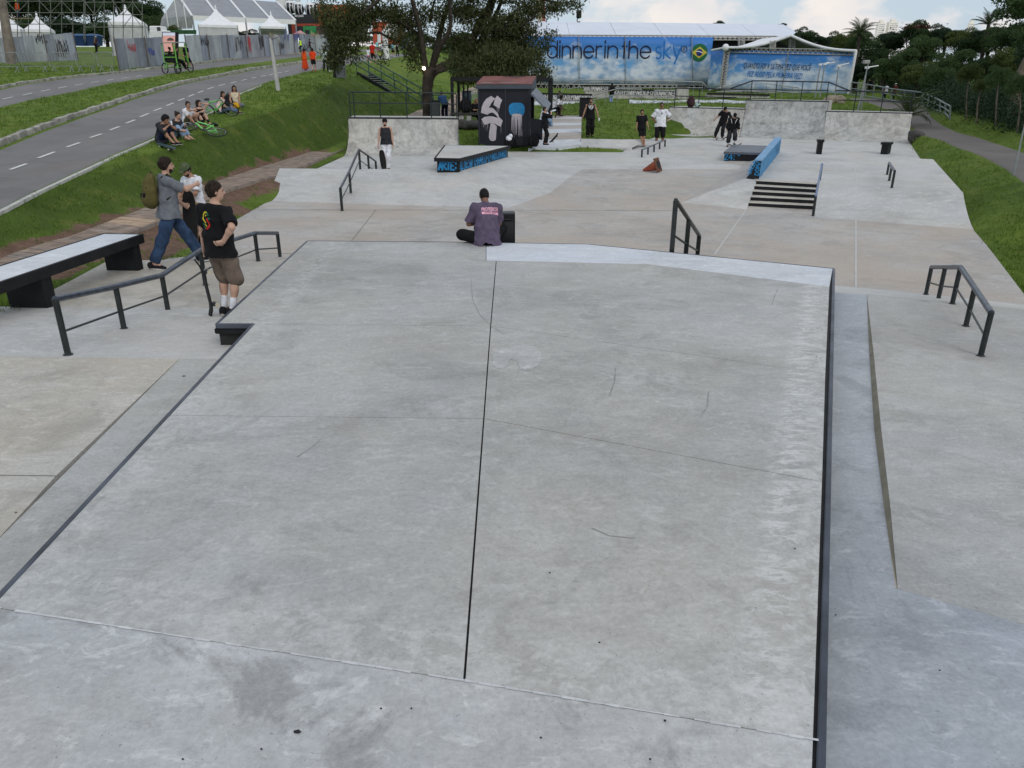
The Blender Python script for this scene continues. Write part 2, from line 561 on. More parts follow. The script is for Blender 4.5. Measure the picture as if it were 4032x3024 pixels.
crest=[PF(x,y,lambda Y:f_road(Y)-.12)for x,y in [(120,812),(330,715),(640,600),(830,520),(990,470),(1120,425),(1230,375),(1320,322),(1400,288)]]
brk(crest)
brk(bank_foot)
brk(board_right,-0.03)
brk(plaza_left,-0.03)
brk(plaza_left_far,-0.02)
brk([Vector((p.x,p.y,min(p.z,f_plaza(p.y))))for p in plaza_right_ext],-0.05)
pts(*[PZ(x,y,.1)for x,y in ((3150,590),(3300,590),(3450,595),(3540,592),(3600,640),(3640,700),(3700,800))])
brk(path_l);brk(path_r)
forest_line=[PF(x,y,lambda Y:f_path(Y)+.35)for x,y in [(3420,352),(3560,370),(3640,400),(3700,445),(3806,475),(3920,503),(4004,528),(4120,555)]]
brk(forest_line)
pts((-6,-6,-.3),(0,-6,-.3),(6,-6,-.3),(0,3,-.5),(-4,6,-.5),(4,6,-.5),(0,9,-.5),(-3,12,-.5),(3,12,-.5),(-3,18,-.5),(2,18,-.5),(6,18,-.5),(8,24,-.4),(2,25,-.4),(-4,25,-.4),(-2,31,-.2),(3,31,-.2),(8,32,-.2),(13,33,-.2),(13,27,-.3),(8,38,-.2),(14,38,-.1),(9,42,-.1),(15,40,0),(-6,29,-.2),(9,12,-.5),(11,18,-.4),(-7,9,-.4))
pit_front=[PZ(x,y,.42)for x,y in [(1830,594),(1990,596),(2150,598),(2300,599),(2447,600)]]
brk(pit_front,-0.02)
wall_front=[PY(1890,590,36.6),PY(2090,577,37.4),PY(2285,578,38.4),PY(2489,582,38.4)]
wall_top=[PY(2290,547,39.3),PY(2380,548,39.3),PY(2455,551,39.3)]
brk(wall_top,0.0)
far_edge=[PF(2450,601,f_plaza),PF(2489,582,f_plaza),PF(2556,549.5,f_plaza),PF(2610,530,f_plaza),PF(2908,540,f_plaza),PF(3245,553,f_plaza),PF(3560,565,f_plaza)]
brk(far_edge,-.10)
brk([p+Vector((0,2.2,0))for p in far_edge[3:]],.2)
kiosk_z=PY(2000,566,37.5).z
for x,y,Y in [(1800,530,41),(1700,500,43),(1890,565,37.6),(2080,578,37.2),(2100,520,42),(2290,520,42),(2330,540,40.2),(2450,535,41),(2600,523,44.6),(2500,490,46),(2380,480,48),(2290,462,51),(2180,462,51),(1990,440,55),(1880,450,52),(2330,438,53),(2420,404,57),(2520,412,57),(2620,412,58),(2640,470,48),(2700,409,58),(2800,406,60),(2920,402,62),(2350,412,60),(2250,412,61),(2120,412,61),(3050,400,62),(3200,395,62),(2400,395,64),(2100,385,70),(2500,375,72),(2800,372,74),(3100,385,70),(3300,392,62),(3300,420,55),(3420,480,46),]:
 pts(PY(x,y,Y))
pts(PY(2100,350,88),PY(2500,352,88),PY(2900,356,88),PY(3300,362,84))
pts((0,110,4.0),(30,110,4.0),(70,110,4.2),(-25,130,8.8),(-60,130,8.8),(-95,130,8.8),(-10,125,8.2),(2,130,6.5),(-130,100,7.2),(-100,60,4.4),(-80,30,2.2),(-70,0,.4),(-60,-20,.2),(40,30,1.7),(45,50,2.4),(55,70,3.2),(35,10,.9),(25,-5,.5),(60,-20,.6),(0,-30,.2),(-30,-30,.2),(-25,-10,.2))
for k in range(24):
 a=2*math.pi*k/24
 rr=520
 z=9.0 if math.cos(a)<-0.2 and math.sin(a)>0 else 5.0
 pts((rr*math.cos(a),60+rr*math.sin(a),z if math.sin(a)>-0.1 else 0.5))
def cdt(V,E):
 r=delaunay_2d_cdt([Vector((v.x,v.y))for v in V],E,[],0,1e-4)
 out,tris,orig=r[0],r[2],r[3]
 zs=[]
 XY=np.array([(v.x,v.y)for v in V]);Z=np.array([v.z for v in V])
 for p,o in zip(out,orig):
  if o:
   zs.append(V[o[0]].z)
  else:
   d=((XY-np.array((p.x,p.y)))**2).sum(1)
   k=np.argsort(d)[:4]
   w=1/(d[k]+1e-6)
   zs.append(float((Z[k]*w).sum()/w.sum()))
 return [Vector((p.x,p.y,z))for p,z in zip(out,zs)],tris
tin_v,tin_f=cdt(TV,TE)
TIN=BVHTree.FromPolygons(tin_v,tin_f)
def gz(x,y):
 h=TIN.ray_cast(Vector((x,y,200)),Vector((0,0,-1)))
 return h[0].z if h[0]is not None else 0.0
def inside(p,poly):
 x,y=p[0],p[1]
 c=False
 n=len(poly)
 for i in range(n):
  a,b=poly[i],poly[i-1]
  if (a[1]>y)!=(b[1]>y)and x<(b[0]-a[0])*(y-a[1])/(b[1]-a[1])+a[0]:
   c=not c
 return c
road_poly=[(p.x,p.y)for p in road_right]+[(p.x,p.y)for p in reversed(lane_left)]
path_poly=[(p.x,p.y)for p in path_l]+[(p.x,p.y)for p in reversed(path_r)]
plaza_poly=[(-6,-6),(-14,4)]+[(p.x,p.y)for p in plaza_left+plaza_left_far]+[(-2,36.5),(8,37),(9,43.8),(20,42)]+[(p.x,p.y)for p in plaza_right_ext]+[(7,-6)]
extra=[]
def hump(x,y):
 return.05*math.sin(x*.9+1.3*math.sin(y*.5))*math.cos(y*.8)+.03*math.sin(2.3*x+y)+.02*math.sin(3.7*y-1.1*x)
for i in range(-70,60):
 for j in range(4,120):
  x=i*.62+rng.uniform(-.2,.2)
  y=j*.62+rng.uniform(-.2,.2)
  if abs(x)>0.75*y+3:continue
  if inside((x,y),road_poly)or inside((x,y),path_poly)or inside((x,y),plaza_poly):continue
  extra.append(Vector((x,y,gz(x,y)+hump(x,y))))
XYB=np.array([(v.x,v.y)for v in TV])
extra=[e for e in extra if ((XYB-np.array((e.x,e.y)))**2).sum(1).min()>.12]
gv,gf=cdt(TV+extra,TE)
GT=BVHTree.FromPolygons(gv,gf)
def gz(x,y):
 h=GT.ray_cast(Vector((x,y,200)),Vector((0,0,-1)))
 return h[0].z if h[0]is not None else 0.0
def on_ground(px,py):
 """surveyed point where the line of sight meets the ground sheet"""
 r=ray(px,py)
 h=GT.ray_cast(Vector((0,0,CAMZ)),r)
 return h[0].copy()
dirt_poly=[(p.x,p.y)for p in board_left]+[(p.x,p.y)for p in reversed(plaza_left)]
def grass_ground_mat():
 m=GRASS
 nt=m.node_tree;b=nt.nodes['Principled BSDF']
 old=b.inputs['Base Color'].links[0].from_socket
 at=nt.nodes.new('ShaderNodeAttribute');at.attribute_name='soil'
 p=wpos(nt)
 n=noise(nt,p,1.6,8,.7,.3)
 add=nt.nodes.new('ShaderNodeMath');add.operation='ADD'
 nt.links.new(at.outputs['Fac'],add.inputs[0]);nt.links.new(n,add.inputs[1])
 f=ramp(nt,add.outputs[0],[(.50,(0,0,0)),(.50,(0,0,0))])
 cr_=f.node;cr_.color_ramp.elements[0].position=.98;cr_.color_ramp.elements[1].position=1.0;cr_.color_ramp.elements[1].color=(1,1,1,1)
 sub=nt.nodes.new('ShaderNodeMath');sub.operation='MULTIPLY';sub.inputs[1].default_value=.9
 nt.links.new(add.outputs[0],sub.inputs[0]);nt.links.new(sub.outputs[0],cr_.inputs['Fac'])
 cr_.color_ramp.elements[0].position=.80;cr_.color_ramp.elements[1].position=.92
 soilc=ramp(nt,noise(nt,p,5,7,.7),[(.3,(.105,.062,.042)),(.55,(.175,.108,.075)),(.75,(.24,.165,.12))])
 nt.links.new(mixc_(nt,f,old,soilc),b.inputs['Base Color'])
 return m
g=MB();g.smooth=True
g.v=[tuple(v)for v in gv]
for f in gf:
 c=sum((gv[i]for i in f),Vector())/3
 g.f.append(tuple(f));g.sm.append(True)
 g.m.append(0)
def seg_d(x,y,poly):
 best=9e9
 for a,b in zip(poly,poly[1:]):
  dx,dy=b[0]-a[0],b[1]-a[1]
  t=max(0,min(1,((x-a[0])*dx+(y-a[1])*dy)/(dx*dx+dy*dy+1e-9)))
  best=min(best,math.hypot(x-a[0]-t*dx,y-a[1]-t*dy))
 return best
BL2=[(p.x,p.y)for p in board_left]
soil=[]
for v in gv:
 s_=0.0
 if 6<v.y<37 and v.x<0:
  d=seg_d(v.x,v.y,BL2)
  s_=1.0 if inside(v,dirt_poly)else max(0,.8-d/.6)
  if inside(v,dirt_poly)and v.y>18:s_=.62
 soil.append(s_)
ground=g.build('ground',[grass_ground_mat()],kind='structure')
at_=ground.data.attributes.new('soil','FLOAT','POINT')
at_.data.foreach_set('value',soil)
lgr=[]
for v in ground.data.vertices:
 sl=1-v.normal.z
 lgr.append(max(0.0,min(1.0,(sl-.012)/.05))if v.co.x<3 else.25)  # rises with the tilt of the ground, constant on the right
al_=ground.data.attributes.new('slope_tint','FLOAT','POINT')
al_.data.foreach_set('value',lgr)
def resample(pl,step):
 out=[pl[0]]
 for a,b in zip(pl,pl[1:]):
  n=max(1,int((b-a).length/step))
  for k in range(1,n+1):
   out.append(a.lerp(b,k/n))
 return out
def pair_up(A,B,n):
 """n+1 matching stations along two edges"""
 def at(pl,t):
  L=[0]
  for a,b in zip(pl,pl[1:]):L.append(L[-1]+(b-a).length)
  d=t*L[-1]
  for i in range(len(pl)-1):
   if d<=L[i+1]+1e-9:
    k=(d-L[i])/max(1e-9,L[i+1]-L[i])
    return pl[i].lerp(pl[i+1],k)
  return pl[-1].copy()
 return [at(A,k/n)for k in range(n+1)],[at(B,k/n)for k in range(n+1)]
def strip(A,B,n,cross,dz,name,m,kind='structure',parent=None,follow=True):
 y0,y1=max(min(p.y for p in A),min(p.y for p in B)),min(max(p.y for p in A),max(p.y for p in B))
 ys=[y0+(y1-y0)*i/n for i in range(n+1)]
 a,b=by_y(A,ys),by_y(B,ys)
 mb=MB();mb.smooth=True
 vs,fs=[],[]
 for p,q in zip(a,b):
  for k in range(cross+1):
   w=p.lerp(q,k/cross)
   vs.append((w.x,w.y,max(w.z,gz(w.x,w.y))+(dz if 0<k<cross else -.05)))
 for i in range(n):
  for k in range(cross):
   s=i*(cross+1)+k
   fs.append((s,s+1,s+cross+2,s+cross+1))
 mb.add(vs,fs)
 return mb.build(name,m,parent,kind=kind)
def by_y(A,ys):
 out=[]
 for y in ys:
  for a,b in zip(A,A[1:]):
   if (a.y-y)*(b.y-y)<=0 and a.y!=b.y:
    out.append(a.lerp(b,(y-a.y)/(b.y-a.y)));break
  else:
   out.append((A[0]if abs(A[0].y-y)<abs(A[-1].y-y)else A[-1]).copy())
 return out
road=strip(kerb_front,road_right,110,14,.02,'road',ASPH)
lane=strip(lane_left,med_left,110,12,.02,'lane_road',ASPH)
path=strip(path_l,path_r,80,14,.02,'path',ASPH_R)
PAINT=plain('road_paint',(.62,.62,.60),.8,0,.2,12,obj=False)
PAINTW=plain('kerb_paint',(.45,.45,.42),.85,0,.25,8,obj=False)
def dashes(px,parent):
 for (x0,y0),(x1,y1)in px:
  a,b=PZ(x0,y0,f_road),PZ(x1,y1,f_road)
  d=(b-a).normalized()
  n=Vector((-d.y,d.x,0)).normalized()*.055
  mb=MB()
  up=Vector((0,0,.032))
  mb.poly([a+n+up,a-n+up,b-n+up,b+n+up])
  mb.build('lane_dash',PAINT,parent)
def z1(x,y):return (x/2.765,y/2.765)
def z5(x,y):return (700+x/3.16,y/3.16)
dashes([((42,672),(105,649))]+[((152,626),(216,602))],road)
dashes([(z1(a,b),z1(c,d))for a,b,c,d in [(730,1612,870,1562),(982,1508,1108,1467),(1198,1425,1303,1386),(1374,1350,1470,1313),(1526,1280,1622,1243),(1676,1213,1760,1183),(1812,1157,1892,1127),(1944,1103,2006,1078),(2052,1057,2115,1034)]],road)
dashes([(z5(a,b),z5(c,d))for a,b,c,d in [(135,1208,203,1182),(252,1160,320,1136),(370,1115,445,1091),(512,1073,590,1051),(660,1038,728,1020),(792,1008,860,991),(920,980,975,967),(1035,956,1095,942),(1140,936,1195,922),(1240,917,1290,904),(1335,897,1380,886)]],road)
dashes([(z1(a,b),z1(c,d))for a,b,c,d in [(25,1086,140,1062),(250,1042,352,1018),(447,1000,548,980),(637,966,727,947),(815,934,910,917),(990,904,1080,890),(1165,880,1240,867),(1325,858,1400,846),(1475,838,1545,827)]],lane)
edge=MB()
rr_=resample(road_right[:10],.5)
for a,b in zip(rr_,rr_[1:]):
 edge.bar(a+Vector((0,0,.0)),b+Vector((0,0,.0)),.11,.07,ext=.01)
tag(edge.build('road_edging',PAINTW,road),None)
KERB=plain('kerb_stone',(.30,.29,.26),.9,0,.55,2.2,bmp=.6,obj=False)
def kerb_run(name,line,side,label,n_sep,h=.17,step=.98):
 r0=line[1]
 t=empty(name,(r0.x,r0.y,r0.z),label,'kerb')
 L=resample(line,.24)
 i=0
 while i+4<len(L):
  a,b=L[i],L[min(i+4,len(L)-1)]
  d=(b-a);ln=d.length
  if ln<.2:i+=4;continue
  d.normalize()
  n=Vector((-d.y,d.x,0)).normalized()*side
  w=.15+rng.uniform(-.01,.03)
  g0,g1=.015+rng.uniform(0,.02),.015+rng.uniform(0,.02)
  hh=h+rng.uniform(-.03,.02)
  j=n*rng.uniform(-.02,.02)
  p,q=a+d*g0+j,b-d*g1+j
  tilt=rng.uniform(-.015,.015)
  mb=MB()
  mb.prism([p+Vector((0,0,hh+tilt)),q+Vector((0,0,hh-tilt)),q+n*w+Vector((0,0,hh-tilt+.01)),p+n*w+Vector((0,0,hh+tilt+.01))],[p-n*.02-Vector((0,0,.1)),q-n*.02-Vector((0,0,.1)),q+n*w-Vector((0,0,.1)),p+n*w-Vector((0,0,.1))])
  mb.build('kerb_stone',KERB,t,bevel=.012)
  i+=4
 return t
def run_until(line,ymax):return [p for p in line if p.y<=ymax]
kerb_run('kerb',run_until(kerb_front,95),1,'weathered pale kerb of separate stones along the grass strip between the two lanes',4)
kerb_run('kerb',run_until(lane_left,100),1,'low pale stone kerb at the foot of the metal hoardings',4,h=.14)
#THE SKATE PLAZA
ZT=.88
def Q(pts,z):return [PZ(x,y,z)for x,y in pts]
def inset(poly,d):
 """shrink a polygon (list of Vectors, any winding) in plan by d (one value or one per edge)"""
 n=len(poly)
 area=sum(poly[i].x*poly[(i+1)%n].y-poly[(i+1)%n].x*poly[i].y for i in range(n))
 s=1 if area>0 else -1
 ds=d if isinstance(d,(list,tuple))else [d]*n
 out=[]
 for i in range(n):
  p0,p1,p2=poly[i-1],poly[i],poly[(i+1)%n]
  e0,e1=(p1-p0).xy.normalized(),(p2-p1).xy.normalized()
  n0,n1=Vector((-e0.y,e0.x))*s,Vector((-e1.y,e1.x))*s
  a,b=p0.xy+n0*ds[i-1],p1.xy+n1*ds[i]
  den=e0.x*e1.y-e0.y*e1.x
  if abs(den)<1e-4:
   q=p1.xy+n1*ds[i]
  else:
   t=((b.x-a.x)*e1.y-(b.y-a.y)*e1.x)/den
   q=a+e0*t
  out.append(Vector((q.x,q.y,p1.z)))
 return out
def ccw(poly):
 n=len(poly)
 area=sum(poly[i].x*poly[(i+1)%n].y-poly[(i+1)%n].x*poly[i].y for i in range(n))
 return poly if area>0 else poly[::-1]
def slab(poly,h,name,m,parent,d=0.0,**kw):
 p=inset(poly,d)if d else poly
 mb=MB();mb.slab(ccw(p),h)
 return mb.build(name,m,parent,**kw)
def line_x(a,b,c,d):
 """plan intersection of lines ab, cd"""
 r,s=(b-a).xy,(d-c).xy
 den=r.x*s.y-r.y*s.x
 t=((c.x-a.x)*s.y-(c.y-a.y)*s.x)/den
 return Vector((a.x+r.x*t,a.y+r.y*t,a.z))
NI,NO,FL=PZ(993,1276,ZT),PZ(848,1276,ZT),PZ(1208,948,ZT)
FM,FK,FR=PZ(1823,953,ZT),PZ(2315,961,ZT),PZ(3287,1057,ZT)
LB=PZ(0,2333,ZT)
RBp=PZ(3246,3024,ZT)
LBx=NI+(LB-NI)*1.75
RBx=FR+(RBp-FR)*1.45
J1r,J2r,J3r=PZ(3263,1473,ZT),PZ(3255,1900,ZT),PZ(3231,2917,ZT)
C0,C1,C2,C3=PZ(1954,1026,ZT),PZ(1932,1283,ZT),PZ(1905,1648,ZT),PZ(1828,2680,ZT)
J2l=line_x(NI,LB,C2,PZ(665,1635,ZT))
J3l=line_x(NI,LB,C3,PZ(948,2543,ZT))
PW0,PW1,PW2,PW3=PZ(1914,955,ZT),PZ(1914,1025,ZT),PZ(2552,1040,ZT),PZ(3275,1130,ZT)
deck=empty('raised_deck',(0,6,0),kind='structure')
core=[NI,NO,FL,FM,FK,FR,RBx,LBx]
base_=inset(ccw(core),.02)
mb=MB();mb.prism([p-Vector((0,0,.014))for p in base_],[Vector((p.x,p.y,-.15))for p in base_])
mb.build('core',JOINT,deck)
g_,k_=.0042,.0060
H=.05
slab(Q([(1208,948),(1823,953),(1914,955),(1914,1025),(1954,1026),(1932,1283),(993,1276),(848,1276)],ZT),H,'slab',CON,deck,[.03,.03,g_,g_,k_,g_,.0,.03])
slab([PW0,FK,FR,PW3,PW2,PW1],H,'slab',CON_WHITE,deck,[.02,.03,.03,.001,.001,g_])
slab([C1,C0,PW2,PW3,J1r],H,'slab',CON,deck,[k_,.001,.001,.03,g_])
slab([NI,C1,C2,J2l],H,'slab',CON,deck,[g_,k_,g_,.03])
slab([C1,J1r,J2r,C2],H,'slab',CON,deck,[g_,.03,g_,k_])
slab([J2l,C2,C3,J3l],H,'slab',CON,deck,[g_,k_,.003,.03])
slab([C2,J2r,J3r,C3],H,'slab',CON,deck,[g_,.03,.003,k_])
slab([J3l,C3,J3r,RBx,LBx],H,'slab',CON_NEAR,deck,[.003,.003,.03,0,.03])
MORTAR=plain('mortar',(.56,.57,.58),.9,0,.15,9,obj=False)
mb=MB()
for A_,B_,nseg in ((J3l,C3,30),(C3,J3r,24)):
 d=(B_-A_);nrm=Vector((-d.y,d.x,0)).normalized()
 for i in range(nseg):
  if rng.random()<.18:continue
  a,b=A_+d*(i/nseg),A_+d*((i+1.02)/nseg)
  w0,w1=rng.uniform(.003,.009),rng.uniform(.003,.009)
  up=Vector((0,0,.003))
  mb.poly([a-nrm*w0+up,b-nrm*w1+up,b+nrm*w1+up,a+nrm*w0+up])
mb.build('mortar_line',MORTAR,deck)
def coping(seq,w=.045,h=.06,name='coping',m=STEEL,parent=deck,lift=.004):
 for a,b in zip(seq,seq[1:]):
  d=(b-a).normalized()
  up=Vector((0,0,lift-h/2))
  mb=MB();mb.bar(a+up,b+up,w,h)
  mb.build(name,m,parent,bevel=.006)
core_in=inset(ccw(core),.012)
cc=ccw(core)
order={id(p):q for p,q in zip(cc,core_in)}
ci=[order[id(p)]for p in core]
coping([ci[7],ci[0]],.042)
coping([ci[0],ci[1]],.03)
coping([ci[1],ci[2]],.042)
coping([ci[2],ci[3],ci[4],ci[5]],.03)
coping([ci[5],ci[6]],.036)
pr=[(1945,1445),(1940,1405),(1975,1372),(2040,1358),(2100,1362),(2130,1390),(2128,1430),(2090,1458),(2050,1455),(2040,1425),(2010,1415),(1995,1440),(1975,1455)]
pv=[p+Vector((rng.uniform(-.01,.01),rng.uniform(-.015,.015),.0025))for p in resample(Q(pr+pr[:1],ZT),.05)[:-1]]
mb=MB();mb.add(pv,tessellate_polygon([pv]));mb.build('repair_patch',CON_NEAR,deck,normals=False)
for pts_ in ([(1855,1100),(1860,1180),(1890,1240),(1940,1290),(1985,1315)],[(2760,1640),(2785,1600),(2790,1540)],[(2400,1560),(2420,1500),(2424,1450)],[(3040,1200),(3052,1160),(3062,1140)],[(1170,1800),(1230,1760),(1262,1730)],[(2330,2080),(2400,2110),(2500,2120)]):
 L=resample(Q(pts_,ZT),.08);mb=MB()
 for a,b in zip(L,L[1:]):
  d=(b-a).normalized();n_=Vector((-d.y,d.x,0))*rng.uniform(.002,.005);u=Vector((0,0,.002));mb.poly([a-n_+u,b-n_+u,b+n_+u,a+n_+u])
 mb.build('wheel_scuff',plain('scuff',(.27,.27,.265),.85,0,.3,20,obj=False),deck,normals=False)
mb=MB()
ed=[NI,NO,FL]
lip_o=[p+Vector((0,0,-.062))for p in ed]
for a,b in zip(ed,ed[1:]):
 d=(b-a).normalized();n=Vector((-d.y,d.x,0))
 mb.bar(a+Vector((0,0,-.085))+n*-.01,b+Vector((0,0,-.085))+n*-.01,.06,.05)
mb.build('ledge_lip',BLACKP,deck)
mb=MB()
wl_=inset(ccw([NI,NO,FL,FL+Vector((.8,-.2,0))]),.05)
mb.prism([p+Vector((0,0,-.07))for p in wl_],[Vector((p.x,p.y,0))for p in wl_])
mb.build('ledge_wall',BLACKP,deck)
F0,F1,F1R=.68,.43,.55
def strip_slabs(name,quads,m,h=.3):
 t=empty(name,(quads[0][0].x,quads[0][0].y,0),kind='structure')
 for q in quads:
  q_=ccw(q)
  mb=MB();mb.prism(q_,[Vector((p.x,p.y,min(p.z,.3)-h))for p in q_])
  mb.build('slab',m if not isinstance(m,dict)else m.get(quads.index(q),CON_LEFT),t)
 return t
sA=[PZ(-700,1392,F0),PZ(300,1407,F0),PZ(706,1414,F0),PZ(905,1418,F0)]
edge_at=lambda z,x,y:PZ(x,y,z)
lane_near=PZ(0,2115,F0)
lane_far=sA[2]
ext=lane_far+(lane_near-lane_far)*2.2
LBf=Vector((LBx.x+.02,LBx.y,F0));NIf=Vector((NI.x,NI.y,F0))
blk_edge=lambda t:Vector((NI.x+(LBx.x-NI.x)*t,NI.y+(LBx.y-NI.y)*t,F0))
def edge_y(y,z):
 t=(NI.y-y)/(NI.y-LBx.y)
 return Vector((NI.x+(LBx.x-NI.x)*t+.03,y,z))
left_floor=strip_slabs('left_floor',[inset(ccw([sA[0],sA[1],sA[2],PZ(220,1875,F0),PZ(-500,1868,F0)]),.003),inset(ccw([PZ(-500,1868,F0),PZ(220,1875,F0),lane_near,ext,Vector((-14,ext.y,F0))]),.003),inset(ccw([sA[2],sA[3]+Vector((.25,0,0)),edge_y(LBx.y,F0),ext,lane_near]),.003)],{0:CON_LEFT,1:CON_LEFT,2:CON})
f1a=[PZ(-900,1203,F1),PZ(0,1207,F1),PZ(500,1211,F1),PZ(880,1215,F1)]
f1b=[PZ(424,1027,F1),PZ(642,1024,F1),PZ(900,1027,F1),PZ(1130,1029,F1)]
inner=lambda p,z:Vector((p.x,p.y,z))
blk=lambda y:line_x(Vector((0,y,0)),Vector((1,y,0)),NO,FL)
bank1=strip_slabs('left_bank',[[sA[0],sA[1],f1a[1],f1a[0]],[sA[1],sA[2],f1a[2],f1a[1]],[sA[2],sA[3]+Vector((.5,0,0)),f1a[3]+Vector((.5,0,0)),f1a[2]]],CON_BANK)
left_flat=strip_slabs('left_flat',[[f1a[0],f1a[1],PZ(73,1207.5,F1)],[PZ(73,1209,F1),f1a[2],PZ(424,1027,F1),PZ(264,1113,F1)],[f1a[2],f1a[3]+Vector((.5,0,0)),f1b[3]+Vector((.3,0,0)),f1b[2],f1b[1],f1b[0]]],CON_LEFT)
z0=.05
b2=[PZ(735,996,z0),PZ(900,998,z0),PZ(1190,1001,z0)]
bank2=strip_slabs('left_lower_bank',[[f1b[1],f1b[2],b2[1],b2[0]],[f1b[2],f1b[3]+Vector((.4,0,0)),b2[2]+Vector((.5,0,0)),b2[1]]],CON_FLOOR)
tanx=[(3413,1160),(3440,1400),(3470,1700),(3505,2000),(3533,2318)]
tan_t=Q(tanx,F1R)
dip=[0,.045,.06,.045,0]
tan_b=[PZ(x-w,y,F1R-d)for (x,y),w,d in zip(tanx,(0,17,27,24,6),dip)]
rE=lambda p:line_x(Vector((0,p.y,0)),Vector((1,p.y,0)),FR,RBp)
chan=MB()
le=[Vector((rE(p).x-.02,p.y+.16,F1R-d))for p,d in zip(tan_t,dip)]
for i in range(4):
 chan.poly([le[i],tan_b[i],tan_b[i+1],le[i+1]])
right_floor=empty('right_floor',(4,6,0),kind='structure')
chan.build('channel',CON_BLUE,right_floor)
mb=MB()
for i in range(4):
 mb.poly([tan_b[i],tan_t[i],tan_t[i+1],tan_b[i+1]])
mb.build('raw_edge',TAN,right_floor)
rs_t=[PZ(3413,1160,F1R),PZ(3760,1191,F1R),PZ(4032,1219,F1R),PZ(4600,1282,F1R)]
rs_b=[PZ(3533,2318,F1R),PZ(4032,2460,F1R),PZ(5400,2850,F1R)]
q_=ccw([tan_t[0],rs_t[1],rs_t[2],rs_t[3],rs_b[2],rs_b[1],tan_t[4],tan_t[3],tan_t[2],tan_t[1]])
mid_l,mid_r=PZ(3453,1532,F1R),PZ(4032,1612,F1R)
slab(inset(ccw([tan_t[0],rs_t[1],rs_t[2],rs_t[3],PZ(4700,1710,F1R),mid_r,mid_l,tan_t[1]]),.002),.3,'slab',CON,right_floor)
slab(inset(ccw([mid_l,mid_r,PZ(4700,1710,F1R),rs_b[2],rs_b[1],tan_t[4],tan_t[3],tan_t[2]]),.002),.3,'slab',CON,right_floor)
up=.80
e3=[Vector((rE(tan_t[4]).x-.02,tan_t[4].y+.16,F1R)),tan_t[4],rs_b[1],rs_b[2]]
nr=[Vector((RBx.x-.02,-1.6,up)),Vector((4.0,-1.2,up)),Vector((9.5,-.6,up))]
mb=MB();mb.poly([e3[0],e3[1],nr[1],nr[0]]);mb.poly([e3[1],e3[2],e3[3],nr[2],nr[1]])
mb.build('near_slope',CON_BLUE,right_floor)
rb_b=[PZ(3286,1122,z0),PZ(3640,1157,z0),PZ(4032,1198,z0),PZ(4500,1247,z0)]
le0=Vector((rE(tan_t[0]).x-.02,tan_t[0].y+.16,F1R))
mb=MB()
mb.poly([le0,tan_t[0],rb_b[1],rb_b[0]+Vector((-.3,.1,0))]);mb.poly([tan_t[0],rs_t[1],rb_b[1]]);mb.poly([rs_t[1],rs_t[2],rb_b[2],rb_b[1]]);mb.poly([rs_t[2],rs_t[3],rb_b[3],rb_b[2]])
mb.build('lower_bank',CON_BANK,right_floor)
floor_out=[b2[0],b2[1],b2[2]+Vector((.5,0,0)),PZ(3286,1122,z0)+Vector((-1.2,.6,0)),rb_b[0]+Vector((-.3,.1,0)),rb_b[1],rb_b[2],rb_b[3]]+[p for p in reversed(plaza_right_ext[3:])]
plan=[b2[0],PZ(798,954,z0),PZ(922,870,z0),PZ(1015,818,z0)]+[PF(1150,745,f_plaza),PF(1240,668,f_plaza),PF(1352,617,f_plaza)]+[PF(1352,617,f_plaza)+Vector((0,.3,0)),PF(1806,608,f_plaza)+Vector((0,.3,0)),PF(1815,600,f_plaza),PF(1990,596,f_plaza),PF(2150,598,f_plaza),PF(2447,600,f_plaza),PF(2489,582,f_plaza),PF(2556,549.5,f_plaza),PF(2610,530,f_plaza),PF(2908,540,f_plaza)+Vector((0,.3,0)),PF(3245,553,f_plaza)+Vector((0,.3,0)),PF(3585,566,f_plaza),PF(3623,624,f_plaza),PF(3674,640,f_plaza),PF(3700,700,f_plaza),PZ(3830,902,z0),PZ(3881,961,z0),PZ(3912,1000,z0),PZ(3982,1092,z0),PZ(4032,1158,z0),rb_b[3],rb_b[2],rb_b[1],rb_b[0]+Vector((-.3,.1,0)),PZ(3286,1122,z0)+Vector((-1.2,.8,0)),b2[2]+Vector((.5,.1,0)),b2[1]]
def tri_add(mb,poly):
 fs=tessellate_polygon([[Vector((p.x,p.y,0))for p in poly]])
 mb.add(poly,fs)
main_floor=empty('plaza_floor',(4,24,0),kind='structure')
_pv=[Vector((v.x,v.y))for v in plan]
npl=len(_pv)
_ed=[(k,(k+1)%npl)for k in range(npl)]
for yy in (21.7,30,38):
 xs=[]
 for a,b in zip(_pv,_pv[1:]+_pv[:1]):
  if (a.y-yy)*(b.y-yy)<0:xs.append(a.x+(b.x-a.x)*(yy-a.y)/(b.y-a.y))
 xs.sort()
 for x0,x1 in zip(xs[::2],xs[1::2]):
  _pv+=[Vector((x0+.002,yy)),Vector((x1-.002,yy))];_ed.append((len(_pv)-2,len(_pv)-1))
_r=delaunay_2d_cdt(_pv,_ed,[],1,1e-4)
_po=[(p.x,p.y)for p in plan]
bays={}
for f in _r[2]:
 c=sum((_r[0][i]for i in f),Vector((0,0)))/3
 if not inside(c,_po):continue
 bays.setdefault(0 if c.y<21.7 else 1 if c.y<30 else 2 if c.y<38 else 3,[]).append(f)
for k,fs in bays.items():
 mb=MB();mb.add([Vector((v.x,v.y,f_plaza(v.y)))for v in _r[0]],fs)
 me_o=mb.build('slab',[CON_FLOOR,CON_FLOOR,CON_BANK,CON_BANK][k],main_floor)
 bm=bmesh.new();bm.from_mesh(me_o.data);bmesh.ops.delete(bm,geom=[v for v in bm.verts if not v.link_faces],context='VERTS');bm.to_mesh(me_o.data);bm.free()
mb=MB()
